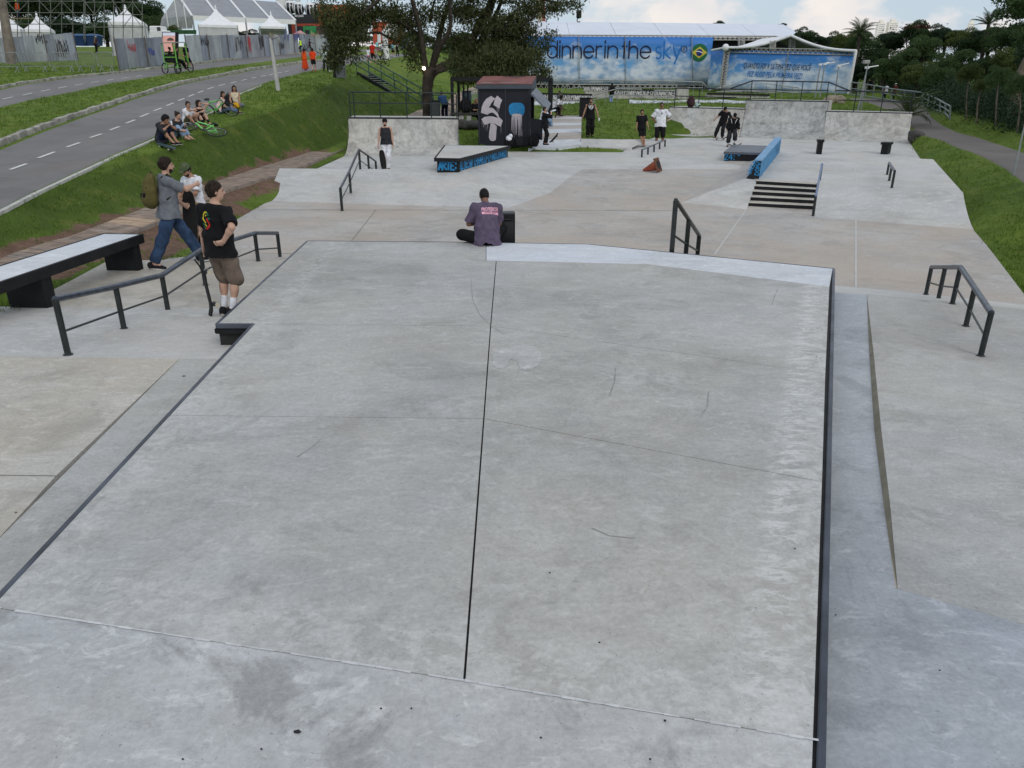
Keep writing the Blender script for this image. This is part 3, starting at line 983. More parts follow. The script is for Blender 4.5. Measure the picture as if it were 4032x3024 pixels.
for a,b in zip(plan,plan[1:]+plan[:1]):
 a,b=Vector((a.x,a.y,f_plaza(a.y)-.001)),Vector((b.x,b.y,f_plaza(b.y)-.001))
 mb.poly([a,b,b-Vector((0,0,.35)),a-Vector((0,0,.35))])
mb.build('slab_edge',CON_FLOOR,main_floor)
SAW=plain('saw_cut',(.52,.52,.51),.9,0,.1,obj=False)
SAWD=plain('open_joint',(.13,.125,.12),.9,0,.1,obj=False)
def cut(px,w,m=SAW,fn=f_plaza,dz=.005,parent=main_floor):
 L=resample([PZ(x,y,fn)for x,y in px],.6)
 mb=MB()
 for a,b in zip(L,L[1:]):
  d=(b-a).xy.normalized();n=Vector((-d.y,d.x,0))*w/2
  u=Vector((0,0,dz))
  mb.poly([a-n+u,b-n+u,b+n+u,a+n+u])
 mb.build('joint_line',m,parent)
cut([(2813,1003),(2938,826)],.03)
cut([(3370,866),(3370,1130)],.03)
cut([(3365,613),(3373,722)],.03,fn=.55)
cut([(1480,827),(1385,948)],.012,SAWD)
cut([(1010,826),(1990,828),(2690,829)],.02,SAWD)
cut([(2447,600),(2404,628),(2260,716)],.03)
cut([(0,1872),(240,1875)],.006,SAWD,F0,.004,left_floor)
ZR=.65
Bl,Bm,Bc,Br=PZ(1015,818,z0),PZ(1985,827,z0),PF(2165,760,f_plaza),PF(2388,656,f_plaza)
T0,Tm,T1,T2=PZ(1101,663,ZR),PZ(1716,667,ZR),PZ(1820,672,ZR),PZ(2010,616,ZR)
Tb=PZ(1750,615,ZR)
bk0,bk1=Vector((T0.x+.6,29.6,f_plaza(29.6)-.02)),Vector((Tm.x-.2,29.6,f_plaza(29.6)-.02))
funbox=empty('funbox',(T1.x,T1.y,0),'broad pale concrete funbox bank whose ridge carries the wedge-shaped ledge','skate ramp')
Ta=Bl.lerp(Bm,.46);Tt=T0.lerp(Tm,.76)
dn=Vector((0,0,-.5))
def facet(pts,name,m,parent,th=.5):
 mb=MB();mb.prism(ccw(pts),[p+Vector((0,0,-th))for p in ccw(pts)])
 return mb.build(name,m,parent)
Bs=PZ(1690,827,z0)
def hollow(b0,b1,t0,t1,name,parent,m=CON_BANK,n=9,e=1.55):
 mb=MB();mb.smooth=True
 vs=[]
 for i in range(n+1):
  u=i/n
  for b,t_ in ((b0,t0),(b1,t1)):
   p=b.lerp(t_,u);vs.append(Vector((p.x,p.y,b.z+(t_.z-b.z)*u**e)))
 mb.add(vs,[(2*i,2*i+1,2*i+3,2*i+2)for i in range(n)])
 for sd in (0,1):
  for i in range(n):
   p,q=vs[2*i+sd],vs[2*i+2+sd];mb.add([p,q,q-Vector((0,0,.5)),p-Vector((0,0,.5))],[(0,1,2,3)],False)
 return mb.build(name,m,parent)
hollow(Bl,Bs,T0,Tm,'bank_panel',funbox)
hollow(Bs,Bm,Tm,T1,'bank_panel',funbox)
hollow(Bm,Bc,T1,T1,'hip_panel',funbox)
hollow(Bc,Br,T1,T2,'side_panel',funbox)
facet([T0,Tm,bk1,bk0],'back_panel',CON_FLOOR,funbox)
facet([Tm,T1,T2,Tb+Vector((0,3,0))],'top_panel',CON_BANK,funbox)
ZL=1.07
Lb=[Tm+Vector((.03,.02,0)),T1+Vector((.0,.03,0)),T2+Vector((0,.02,0)),PZ(1765,616,ZR)]
Lt=Q([(1713,622),(1811,624),(2007,574.5),(1752,571.5)],ZL)
ledge=empty('grind_ledge',(T1.x,T1.y,ZR),'wedge shaped ledge with a black rim and blue lettering on its sides','skate ledge')
mb=MB();mb.prism(ccw(inset(ccw(Lt),.03)),[p-Vector((0,0,.09))for p in ccw(inset(ccw(Lt),.03))])
mb.build('top_slab',CON_BANK,ledge)
lt=ccw(Lt)
for a,b in zip(lt,lt[1:]+lt[:1]):
 mb=MB();mb.bar(a-Vector((0,0,.055)),b-Vector((0,0,.055)),.06,.12,ext=.03)
 mb.build('rim',STEEL if False else BLACKP,ledge)
wallp=inset(ccw(Lt),.06)
mb=MB();mb.prism([p-Vector((0,0,.1))for p in wallp],[Vector((p.x,p.y,ZR-.25))for p in wallp])
lw=mb.build('side_wall',BLACKP,ledge)
BLUEP=plain('blue_paint',(.012,.19,.42),.6,0,.25,9,obj=False)
def text_mesh(txt,size=1.0,extrude=0.0,shear=0.0,sx=1.0,bold=0.0,space=1.0):
 c=bpy.data.curves.new('txt','FONT')
 c.body=txt
 c.size=size
 c.shear=shear
 c.extrude=extrude
 c.offset=bold
 c.space_character=space
 c.resolution_u=4
 o=bpy.data.objects.new('txt',c)
 COL.objects.link(o)
 dg=bpy.context.evaluated_depsgraph_get()
 me=bpy.data.meshes.new_from_object(o.evaluated_get(dg))
 bpy.data.objects.remove(o)
 bpy.data.curves.remove(c)
 if sx!=1.0:
  me.transform(Matrix.Diagonal((sx,1,1,1)))
 return me
def text_dims(me):
 xs=[v.co.x for v in me.vertices];ys=[v.co.y for v in me.vertices]
 return min(xs),max(xs),min(ys),max(ys)
def place_text(txt,a,b,h,normal,m,parent,name='lettering',fit=True,base=0.0,off=.006,**kw):
 """write txt on the face that runs a->b (bottom line), letter height h, standing proud by off"""
 a,b=Vector(a),Vector(b)
 me=text_mesh(txt,1.0,**kw)
 x0,x1,y0,y1=text_dims(me)
 ux=(b-a).normalized();n=Vector(normal).normalized();uy=n.cross(ux).normalized()
 L=(b-a).length
 sx=L/(x1-x0)if fit else h/(y1-y0)
 sy=h/(y1-y0)
 for v in me.vertices:
  X,Y=(v.co.x-x0)*sx,(v.co.y-y0)*sy+base
  v.co=a+ux*X+uy*Y+n*(off+v.co.z)
 o=link(name,me,parent,m)
 return o
def strokes(lines,a,ux,uy,n,w,m,parent,name='lettering',off=.006,drip=False):
 """brush lettering: each line a list of (u,v) in metres on the face"""
 mb=MB()
 a,ux,uy,n=Vector(a),Vector(ux).normalized(),Vector(uy).normalized(),Vector(n).normalized()
 z=off
 for ln in lines:
  P_=[a+ux*u+uy*v for u,v in ln]
  for p,q in zip(P_,P_[1:]):
   d=(q-p)
   if d.length<1e-6:continue
   d.normalize()
   s=n.cross(d)*w/2
   e=d*w*.4
   z+=.00012
   o=n*z
   mb.poly([p-e-s+o,q+e-s+o,q+e+s+o,p-e+s+o])
 return mb.build(name,m,parent,normals=False)
GLY={'A':[[(0,0),(.45,1),(.9,0)],[(.15,.35),(.75,.35)]],'R':[[(0,0),(.05,1),(.7,.95),(.75,.6),(.1,.5),(.85,0)]],'T':[[(0,1),(.9,.95)],[(.45,.95),(.4,0)]],'E':[[(.8,1),(.05,.95),(0,.05),(.85,0)],[(0,.5),(.6,.52)]],'O':[[(.1,.2),(.1,.8),(.4,1),(.75,.8),(.75,.2),(.4,0),(.1,.2)]],'L':[[(.05,1),(0,0),(.7,.05)]],'D':[[(0,0),(.05,1),(.6,.85),(.75,.45),(.55,.05),(0,0)]],'S':[[(.75,.9),(.3,1),(.05,.75),(.7,.4),(.55,.02),(0,.08)]],'W':[[(0,1),(.2,0),(.45,.6),(.7,0),(.9,1)]],'I':[[(.2,1),(.15,0)]],'C':[[(.7,.9),(.3,1),(.05,.5),(.3,0),(.75,.12)]],'H':[[(0,1),(.05,0)],[(.7,1),(.75,0)],[(.05,.5),(.7,.55)]],'N':[[(0,0),(.05,1),(.7,.05),(.75,1)]],'M':[[(0,0),(.1,1),(.45,.4),(.8,1),(.9,0)]],'K':[[(0,1),(.02,0)],[(.7,1),(.05,.5),(.75,0)]],'P':[[(0,0),(.05,1),(.65,.9),(.65,.55),(.05,.5)]],'U':[[(0,1),(.05,.2),(.35,0),(.7,.2),(.75,1)]],'F':[[(.7,1),(.05,.95),(0,0)],[(.03,.5),(.55,.55)]],'V':[[(0,1),(.35,0),(.75,1)]],'Z':[[(0,1),(.75,1),(.05,0),(.8,.03)]],'G':[[(.75,.85),(.3,1),(.05,.5),(.3,0),(.75,.1),(.75,.45),(.4,.45)]],'J':[[(.6,1),(.6,.2),(.3,0),(.05,.2)]],'B':[[(0,0),(.05,1),(.6,.85),(.1,.52),(.7,.3),(.5,.02),(0,0)]],'2':[[(.05,.75),(.35,1),(.7,.75),(0,.02),(.8,.05)]],'4':[[(.65,0),(.6,1),(0,.35),(.85,.35)]],':':[[(.2,.75),(.25,.65)],[(.2,.25),(.25,.15)]],'"':[[(.1,1),(.12,.75)],[(.4,1),(.42,.75)]],'-':[[(.05,.5),(.55,.55)]],' ':[],'.':[[(.2,.05),(.25,.0)]]}
def brush(txt,a,b,h,normal,w,m,parent,slant=.0,jitter=.05,up=None,name='lettering',off=.006):
 a,b=Vector(a),Vector(b)
 ux=(b-a).normalized();n=Vector(normal).normalized()
 uy=n.cross(ux).normalized()if up is None else Vector(up).normalized()
 L=(b-a).length
 cw=L/len(txt)
 lines=[]
 for i,ch in enumerate(txt):
  for ln in GLY.get(ch.upper(),[[(.1,0),(.6,1)]]):
   jx,jy=rng.uniform(-jitter,jitter),rng.uniform(-jitter,jitter)
   lines.append([((i+.08+(u+jx+slant*v)*.98)*cw,(v+jy)*h)for u,v in ln])
 return strokes(lines,a,ux,uy,n,w,m,parent,name,off)
def face_dir(a,b):
 d=(b-a).normalized();n=Vector((d.y,-d.x,0)).normalized()
 return n if n.dot(-(a+b))>0 else -n
wp={}
def ledge_face(i,j):
 a=lt_in[i];b=lt_in[j]
 return a,b
Wq=inset(ccw(Lt),.06)
def nearest(q):return min(Wq,key=lambda p:(p-q).length)
wa,wb,wc=nearest(Lt[0]),nearest(Lt[1]),nearest(Lt[2])
n1,n2=face_dir(wa,wb),face_dir(wb,wc)
brush('ARTE:',Vector((wa.x,wa.y,ZR+.05))+(wb-wa)*.04,Vector((wb.x,wb.y,ZR+.05))-(wb-wa)*.03,.27,n1,.062,BLUEP,ledge,.12,.07)
brush('OLDESWICHNARUJFCPARKCKNARUS',Vector((wb.x,wb.y,ZR+.03))+(wc-wb)*.01,Vector((wc.x,wc.y,ZR+.03))-(wc-wb)*.03,.30,n2,.058,BLUEP,ledge,.12,.09)
sb0,sb1=PZ(2946,811,f_plaza),PZ(3203,826,f_plaza)
st0,st1=PZ(2981,708,.55),PZ(3219,722,.55)
stairs=empty('stair_set',(sb0.x,sb0.y,0),'five broad concrete steps with black painted risers','stairs')
zb=(sb0.z+sb1.z)/2
for k in range(5):
 t0,t1=k/4.55,min(1,(k+1)/4.55)
 a,b=sb0.lerp(st0,t0),sb1.lerp(st1,t0)
 c,d=sb0.lerp(st0,t1)if k<4 else st0+Vector((0,.3,0)),sb1.lerp(st1,t1)if k<4 else st1+Vector((0,.3,0))
 zt=zb+(.55-zb)*(k+1)/5
 zt-=.002 if k==4 else 0
 A,B,C_,D=[Vector((p.x,p.y,zt))for p in (a,b,d,c)]
 s_=MB();s_.prism([A,B,C_,D],[Vector((p.x,p.y,-.3))for p in (A,B,C_,D)])
 s_.mat(0)
 o=s_.build('step',CON_LEFT,stairs)
 r_=MB();nrm=Vector((0,-.004,0));hgt=(.55-zb)/5
 r_.poly([A+nrm,B+nrm,B+nrm-Vector((0,0,hgt)),A+nrm-Vector((0,0,hgt))])
 r_.mat(0)
 r_.build('riser',BLACKP,o)
table=empty('skate_table',(st1.x,st1.y,0),'flat topped concrete table behind the steps, a wide bank sloping off its right','skate ramp')
tb=[st0+Vector((0,.3,0)),PZ(3219,722,.55)+Vector((0,.3,0)),PZ(3224,724,.55),PZ(3792,759,.55),PZ(3674,627,.55),PZ(3100,604,.55),PZ(3066,600,.55)]
HB0,HB1=PZ(2987,705,.55),PZ(3069,599,.55)
facet([Vector((HB0.x,HB0.y,.55)),st1+Vector((-.0,.3,0)),PZ(3224,724,.55),PZ(3792,759,.55),PZ(3674,627,.55),PZ(3100,604,.55),HB1],'top_panel',CON_BANK,table)
bkT=[PZ(3100,604,.55),PZ(3674,627,.55)]
hollow(PZ(3207,855,z0),PZ(3834,903,z0),PZ(3224,724,.55),PZ(3792,759,.55),'bank_panel',table)
facet([bkT[0],bkT[1],bkT[1]+Vector((.1,2.2,f_plaza(35)-.56)),bkT[0]+Vector((0,2.2,f_plaza(36)-.56))],'back_panel',CON_BANK,table)
gl=[PF(2684,797,f_plaza),PF(2939,824,f_plaza),PF(2848,640,f_plaza)]
facet([gl[0],gl[1],st0+Vector((-.0,0,0)),PZ(2936,703,.55)],'hip_panel',CON_BANK,table)
facet([gl[0],PZ(2936,703,.55),PZ(3035,585,.55),PF(2848,640,f_plaza)],'side_panel',CON_FLOOR,table)
hub=empty('hubba_ledge',(HB0.x,HB0.y,.55),'long narrow ledge painted bright blue running back from the top of the stairs','skate ledge')
ht=[PZ(2973,630,1.12),PZ(2999,631,1.12),PZ(3077,541,1.16),PZ(3055,539.5,1.16)]
hb=[PZ(2935,703,.55),PZ(2987,705,.55),PZ(3069,600,.55),PZ(3040,598,.55)]
hb=[Vector((p.x,p.y,.40))for p in hb]
BLUEG=plain('blue_wash',(.035,.21,.42),.55,0,.35,3,obj=False)
BLUETOP=plain('blue_top',(.13,.30,.50),.5,0,.25,3,obj=False)
mb=MB();mb.prism(ccw([p-Vector((0,0,.02))for p in ht]),[hb[[(p-q).length for q in ht].index(min((p-q).length for q in ht))]for p in ccw(ht)])
mb.build('ledge_body',BLUEG,hub)
mb=MB();tp=inset(ccw(ht),-.02);mb.prism(tp,[p-Vector((0,0,.025))for p in tp])
mb.build('ledge_top',BLUETOP,hub)
fr=[ht[0]-Vector((0,0,.02)),ht[1]-Vector((0,0,.02)),hb[1],hb[0]]
nf=(fr[1]-fr[0]).cross(fr[2]-fr[1]).normalized()
if nf.y>0:nf=-nf
mb=MB();mb.poly([p+nf*.006 for p in fr]);mb.build('front_panel',BLACKP,hub)
ux_=(fr[1]-fr[0]).normalized();uy_=((fr[0]-fr[3])).normalized()
brush('UNSA',fr[3]+(fr[0]-fr[3])*.38+(fr[1]-fr[0])*.25,fr[3]+(fr[0]-fr[3])*1.0+(fr[1]-fr[0])*.35,.13,nf,.025,BLUEP,hub,up=-ux_,off=.012)
brush('DOMY',hb[1]+(ht[1]-hb[1])*.36-ux_*.02,hb[1]+(ht[1]-hb[1])*.97-ux_*.02,.13,nf,.025,BLUEP,hub,up=-ux_,off=.012)
ns=face_dir(hb[1],hb[2])
DKBLUE=plain('dark_blue_marks',(.012,.075,.2),.6,0,.2,obj=False)
brush('NJFCPARKSTYLENARUNSDOMEYSKATE',Vector((hb[1].x,hb[1].y,.62))+Vector((.03,.3,0)),Vector((hb[2].x,hb[2].y,.66)),.34,ns,.03,DKBLUE,hub,.03,up=(ht[1]-hb[1]),off=.012)
pad=empty('manual_pad',(PF(2848,632,f_plaza)),'low black box with a grey top beside the blue ledge, 24 brushed on its front','skate ledge')
ZP=.76
pt=Q([(2850,597),(2993,601),(3032,574),(2886,568.5)],ZP)
fz=f_plaza(33)
pb=inset(ccw(pt),.04)
mb=MB();mb.prism([p-Vector((0,0,.08))for p in pb],[Vector((p.x,p.y,fz-.3))for p in pb]);mb.build('side_wall',BLACKP,pad)
GREYT=plain('grey_steel_top',(.105,.12,.15),.45,.2,.3,2,obj=False)
mb=MB();p_=ccw(pt);mb.prism(p_,[p-Vector((0,0,.1))for p in p_]);mb.build('top_slab',[GREYT],pad,bevel=.01)
n3=face_dir(pt[0],pt[1])
brush('24:"',Vector((pt[0].x,pt[0].y,fz+.04))+(pt[1]-pt[0])*.03+n3*-.03,Vector((pt[0].x,pt[0].y,fz+.04))+(pt[1]-pt[0])*.50+n3*-.03,.25,n3,.04,BLUEP,pad)
def wall_end(px,label,h,ln,blue_side,lean=.0):
 x0,x1,yt,yb=px
 a=PY((x0+x1)/2,yb,35.6)
 a.z=f_plaza(35.6)
 w=(x1-x0)/FPX*34
 t=empty('grind_wall',a,label,'skate ledge','short walls beyond the table')
 d=Vector((a.x/a.y+lean,1,0)).normalized()
 s=Vector((d.y,-d.x,0))
 zt=PY(x0,yt,35.6).z
 mb=MB();mb.prism(ccw([a+s*(-w*.36)+Vector((0,0,zt-a.z-.1)),a+s*(w*.36)+Vector((0,0,zt-a.z-.1)),a+s*(w*.36)+d*ln+Vector((0,0,zt-a.z-.1)),a+s*(-w*.36)+d*ln+Vector((0,0,zt-a.z-.1))]),ccw([a+s*(-w*.36),a+s*(w*.36),a+s*(w*.36)+d*ln,a+s*(-w*.36)+d*ln]))
 mb.build('wall_body',BLACKP,t)
 mb=MB();q=[a+s*(-w*.5)+d*-.03,a+s*(w*.5)+d*-.03,a+s*(w*.5)+d*ln,a+s*(-w*.5)+d*ln]
 mb.prism(ccw([p+Vector((0,0,zt-a.z))for p in q]),ccw([p+Vector((0,0,zt-a.z-.1))for p in q]));mb.build('cap',BLACKP,t)
 if blue_side:
  sd=-1 if blue_side<0 else 1
  mb=MB();e=s*sd*(w*.36+.006)
  mb.poly([a+e+d*.03,a+e+d*ln,a+e+d*ln+Vector((0,0,zt-a.z-.1)),a+e+d*.03+Vector((0,0,zt-a.z-.1))]);mb.build('painted_side',BLUEG,t)
wall_end((3213,3238,551,606),'narrow black end of a low grind wall in front of the tall ramp',.5,.6,1,-.10)
wall_end((3460,3494,561,618),'capped black grind wall with a blue side in front of the right ramp',.5,.6,-1,.32)
def quarter(name,label,bl,br,tl,tr,deck_d=1.9,m=CON_QP,group=None):
 """concave ramp from base line bl-br (left, right), heights hl/hr"""
 d=(br-bl).xy.normalized();n=Vector((-d.y,d.x,0))
 if n.y<0:n=-n
 t=empty(name,(bl.x,bl.y,bl.z),label,'skate ramp',group)
 N=14
 mb=MB();mb.smooth=True
 rows=[]
 for i in range(N+1):
  u=i/N
  row=[]
  for b,q in ((bl,tl),(br,tr)):
   run=(q-b).xy.length;h=q.z-b.z
   rad=(run*run+h*h)/(2*h)
   x=run*u**.85
   z=rad-math.sqrt(max(0,rad*rad-x*x))
   w=b.lerp(q,x/run)
   row.append(Vector((w.x,w.y,b.z+z)))
  rows.append(row)
 vs,fs=[],[]
 for r_ in rows:
  for k in range(9):vs.append(r_[0].lerp(r_[1],k/8))
 for i in range(N):
  for k in range(8):
   s=i*9+k
   fs.append((s,s+1,s+10,s+9))
 mb.add(vs,fs)
 mb.build('ramp_face',m,t)
 tl,tr=rows[-1]
 for side,b in ((0,bl),(1,br)):
  c=MB()
  top=[r_[side]for r_ in rows]+[rows[-1][side]+n*deck_d]
  off=d.to_3d()*(.02 if side else -.02)
  bot=[Vector((p.x,p.y,b.z-.4))for p in top]
  for i in range(len(top)-1):
   c.poly([top[i]+off,top[i+1]+off,bot[i+1]+off,bot[i]+off])
  c.build('side_cheek',CON_QP,t)
 c=MB();q=[tl+n*.07,tr+n*.07,tr+n*deck_d,tl+n*deck_d]
 c.prism(ccw(q),[Vector((p.x,p.y,bl.z-.4))for p in ccw(q)]);c.build('platform',CON_BANK,t)
 c=MB();c.tube([tl+n*.02+Vector((0,0,-.03))-d.to_3d()*.04,tr+n*.02+Vector((0,0,-.03))+d.to_3d()*.04],.045,8);c.build('coping',BLACK,t)
 return t,tl,tr,n
ql_bl=PF(1352,617,f_plaza)
ql_br=Vector((PY(1806,603,ql_bl.y+.35).x,ql_bl.y+.35,f_plaza(ql_bl.y)))
QLt,ql_tl,ql_tr,ql_n=quarter('quarter_pipe','weathered quarter pipe at the left end, behind the man in white trousers',ql_bl,ql_br,PY(1371,459,ql_bl.y+1.6),PY(1804,465,ql_br.y+1.6))
mb=MB();e=(ql_br-ql_bl).normalized()*.03
mb.poly([ql_br+e+Vector((0,0,-.1)),ql_br+e+ql_n*1.5+Vector((0,0,-.1)),ql_tr+e+Vector((0,0,-.08)),ql_br+e+ql_n*.9+Vector((0,0,.45))])
mb.build('painted_side',BLUEG,QLt)
rr_b=[PF(2610,529.5,f_plaza),PF(2908,540,f_plaza),PF(3245,553,f_plaza),PF(3583,566,f_plaza)]
def qt(px,py,b,run):return PY(px,py,b.y+run)
QA=quarter('quarter_pipe','left wing of the far ramp, with a backpack standing on its lip',rr_b[0],rr_b[1],qt(2636,420,rr_b[0],2.0),qt(2933,429,rr_b[1],2.0),group='far ramp sections')
QB=quarter('quarter_pipe','tall middle section of the far ramp, the most heavily stained',rr_b[1]+Vector((.02,-.05,0)),rr_b[2]+Vector((-.02,-.05,0)),qt(2939,392,rr_b[1],2.2),qt(3262,398,rr_b[2],2.2),m=CON_QP2,group='far ramp sections')
QC=quarter('quarter_pipe','right wing of the far ramp, beside the asphalt path',rr_b[2],rr_b[3],qt(3255,437,rr_b[2],2.0),qt(3592,445,rr_b[3],2.0),group='far ramp sections')
#RAILS AND SMALL SKATE OBSTACLES
RAILM=plain('rail_paint',(.022,.027,.028),.35,.3,.35,14,.6)
RAILT=plain('rail_worn_top',(.075,.09,.115),.32,.7,.45,9,.5)
RAILG=plain('railing_green',(.012,.022,.026),.45,.2,.3,8,.5)
GALV=plain('galvanised',(.30,.32,.33),.45,.5,.25,6,.5)
def kink_rail(name,label,top,bases,r=.026,mid=None,mid_r=.012,post_r=.026,topm=RAILT,group=None,n=10):
 t=empty(name,Vector(bases[0][0]),label,'skate rail',group)
 mb=MB();mb.tube(top,r,n);mb.build('top_tube',topm,t)
 for a,b in bases:
  mb=MB();mb.tube([a-Vector((0,0,.03)),b],post_r,n);mb.build('post',RAILM,t)
  fl=MB();fl.lathe(Vector(a)+Vector((0,0,.001)),[(post_r*1.5,0),(post_r*1.45,.006),(post_r,.012)],12);fl.build('foot_ring',RAILM,t)
 if mid:
  for a,b in mid:
   mb=MB();mb.tube([a,b],mid_r,8);mb.build('mid_rail',RAILM,t)
 return t
def on(p,h):return Vector((p.x,p.y,p.z+h))
def zl(Y):
 return lerp_tab([(sA[2].y,F0),(f1a[2].y,F1),(f1b[1].y,F1),(b2[0].y,z0)])(Y)
def PL_(px,py):return PF(px,py,zl)
lb_=[PL_(275,1395),PL_(483,1298),PL_(665,1221),PL_(805,1121),PL_(1015,1027),PL_(1105,1021)]
lb_[0]=PZ(275,1396,F0);lb_[2]=PZ(665,1221.5,F1);lb_[1]=lb_[0].lerp(lb_[2],.52)
lb_[4]=PZ(1015,1027.5,F1);lb_[3]=PZ(805,1122,F1)
top_px=[(217,1178),(455,1128),(637,1084),(788,985),(1003,918),(1090,918)]
lt_=[PY(x,y,b.y)for (x,y),b in zip(top_px,lb_)]
lb_[5]=Vector((lt_[5].x,lt_[4].y+1.3,f1b[1].z-.18));lt_[5]=PY(1092,918,lb_[5].y)
lb_[5]=Vector((lt_[5].x+.02,lb_[5].y,lt_[5].z-(lt_[4].z-F1)))
for i in range(6):
 lb_[i]=Vector((lt_[i].x,lt_[i].y,lb_[i].z))
mid_l=[]
for i in range(5):
 a=lb_[i].lerp(lt_[i],.42);b=lb_[i+1].lerp(lt_[i+1],.42)
 mid_l.append((a,b))
kink_rail('kinked_rail','long black kinked handrail on the left bank behind the man in a black tee',lt_,list(zip(lb_,lt_)),.036,mid_l,.014,.034)
rb_px=[(3865,1401),(3805,1284),(3760,1196),(3700,1186),(3655,1159)]
rbz=[F1R,F1R,F1R,F1R-.12,F1R-.26]
rbase=[PZ(x,y,z)for (x,y),z in zip(rb_px,rbz)]
rt_px=[(3903,1232),(3838,1134),(3782,1052),(3722,1052),(3668,1052)]
rt_=[PY(x,y,b.y)for (x,y),b in zip(rt_px,rbase)]
rt_[3]=PY(3722,1052,rt_[2].y+1.0);rt_[4]=PY(3668,1052,rt_[2].y+2.0)
rbase[3]=PY(3702,1186,rt_[3].y);rbase[4]=PY(3655,1159,rt_[4].y)
rbase=[Vector((t_.x,t_.y,b.z))for b,t_ in zip(rbase,rt_)]
mid_r_=[(rbase[i].lerp(rt_[i],.45),rbase[i+1].lerp(rt_[i+1],.45))for i in range(4)]
kink_rail('kinked_rail','black kinked handrail at the far right of the plaza, clear of every other obstacle',rt_,list(zip(rbase,rt_)),.034,mid_r_,.013,.032)
yb=FR.lerp(FK,.55).y
mtop=[PY(2660,789,12.3),PY(2705,868-0,13.3),PY(2755,938,14.6)]
mtop=[PY(2661,788,12.1),PY(2712,865,13.0),PY(2753,927,14.0)]
mbase=[Vector((p.x,p.y,.05+max(0,(13.8-p.y)/1.9)*.3))for p in mtop]
mids=[(mbase[i].lerp(mtop[i],.60),mbase[i+1].lerp(mtop[i+1],.60))for i in range(2)]+[(mbase[i].lerp(mtop[i],.26),mbase[i+1].lerp(mtop[i+1],.26))for i in range(2)]
t=empty('stair_rail',mbase[0],'dark square-section stair rail just beyond the front edge of the raised deck','skate rail')
mb=MB();
for a,b in zip(mtop,mtop[1:]):mb.bar(a,b,.06,.06,ext=.02)
mb.build('top_tube',RAILM,t,bevel=.012)
for a,b in zip(mbase,mtop):
 m_=MB();m_.bar(a,b+Vector((0,0,.0)),.075,.06);m_.build('post',RAILM,t,bevel=.012)
for a,b in mids[:2]:
 m_=MB();m_.tube([a,b],.02,8);m_.build('mid_rail',RAILM,t)
for a,b in mids[2:]:
 m_=MB();m_.tube([a,b],.02,8);m_.build('mid_rail',RAILM,t)
fb=[(1348,830),(1385,756),(1416,668)]
zf=lambda Y:z0+(ZR-z0)*min(1,max(0,(Y-Bl.y)/(T0.y-Bl.y)))
fbase=[PF(x,y,zf)for x,y in fb]
ftop=[PY(1340,742,fbase[0].y),PY(1375,675,fbase[1].y),PY(1413,589,fbase[2].y)]
p4,p5=PY(1449,613,fbase[2].y+1.6),PY(1479,635,fbase[2].y+3.0)
ftop+=[p4,p5]
fbase+=[Vector((p4.x,p4.y,p4.z-.74)),Vector((p5.x,p5.y,p5.z-.72))]
fbase=[Vector((q.x,q.y,b.z))for b,q in zip(fbase,ftop)]
kink_rail('kinked_rail','black kinked handrail climbing over the funbox ridge on the left',ftop,list(zip(fbase,ftop)),.036,[(fbase[i].lerp(ftop[i],.48),fbase[i+1].lerp(ftop[i+1],.48))for i in range(4)],.016,.04)
sbp=[(2527,619,0),(2551,608,0),(2575,598,0),(2597,587,0),(2618,577,0)]
sb_=[PF(x,y,f_plaza)for x,y,_ in sbp]
st_=[PY(x,y,b.y)for (x,y),b in zip([(2528,590),(2552,580),(2576,570),(2598,560),(2619,551)],sb_)]
kink_rail('flat_rail','low grey-topped flat rail on the open floor beside the man in shorts',st_,list(zip([sb_[i]for i in (0,1,2,3,4)],st_)),.035,None,.01,.04)
tbp=[(3492,688),(3501,712),(3511,740)]
tb_=[PZ(x,y,.55)for x,y in tbp]
tt_=[PY(x,y,b.y)for (x,y),b in zip([(3501,641),(3511,656),(3523,674)],tb_)]
tb_=[Vector((q.x,q.y,.55))for q in tt_]
kink_rail('flat_rail','short flat rail on three legs standing on the table right of the stairs',tt_,list(zip(tb_,tt_)),.038,None,.01,.036)
BLUERAIL=plain('blue_grey_rail',(.10,.16,.30),.35,.5,.3,5,.5)
a0=PZ(3203,850,z0);a1=PY(3212,775,a0.y);far=PY(3237,645,24.6)
kink_rail('stair_rail','slim blue-grey rail sloping down the right side of the concrete steps',[a1,far],[(Vector((a1.x,a1.y,z0)),a1),(Vector((far.x,far.y,.55)),far)],.03,None,.01,.035,BLUERAIL)
zb_=1.02
b_px=[(0,1075),(265,920),(557,921),(0,1110)]
Bt=[PZ(-160,1105,zb_),PZ(408,919,zb_),PZ(557,922,zb_),PZ(-200,1190,zb_)]
far_l,far_r,near_r,near_l=PZ(408,920,zb_),PZ(557,922,zb_),PZ(0,1110,zb_),PZ(0,1042,zb_)
dirb=(near_r-far_r).normalized()
near_r2=far_r+dirb*((near_r-far_r).length+1.2)
near_l2=far_l+dirb*((near_r-far_r).length+1.2)
bench=empty('grind_bench',far_r.lerp(near_r2,.5)*1.0-Vector((0,0,zb_-F1)),'long grind bench with a pale top and black slab legs at the left edge','skate ledge')
qb=ccw([far_l,far_r,near_r2,near_l2])
mb=MB();mb.slab(inset(qb,.03),.1);mb.build('top_slab',CON_WHITE,bench)
for a,b in zip(qb,qb[1:]+qb[:1]):
 m_=MB();m_.bar(a-Vector((0,0,.072)),b-Vector((0,0,.072)),.05,.15,ext=.02);m_.build('rim',BLACKP,bench,bevel=.006)
sdb=(far_l-far_r).normalized()
wid=(far_l-far_r).length
L_=(near_r2-far_r).length
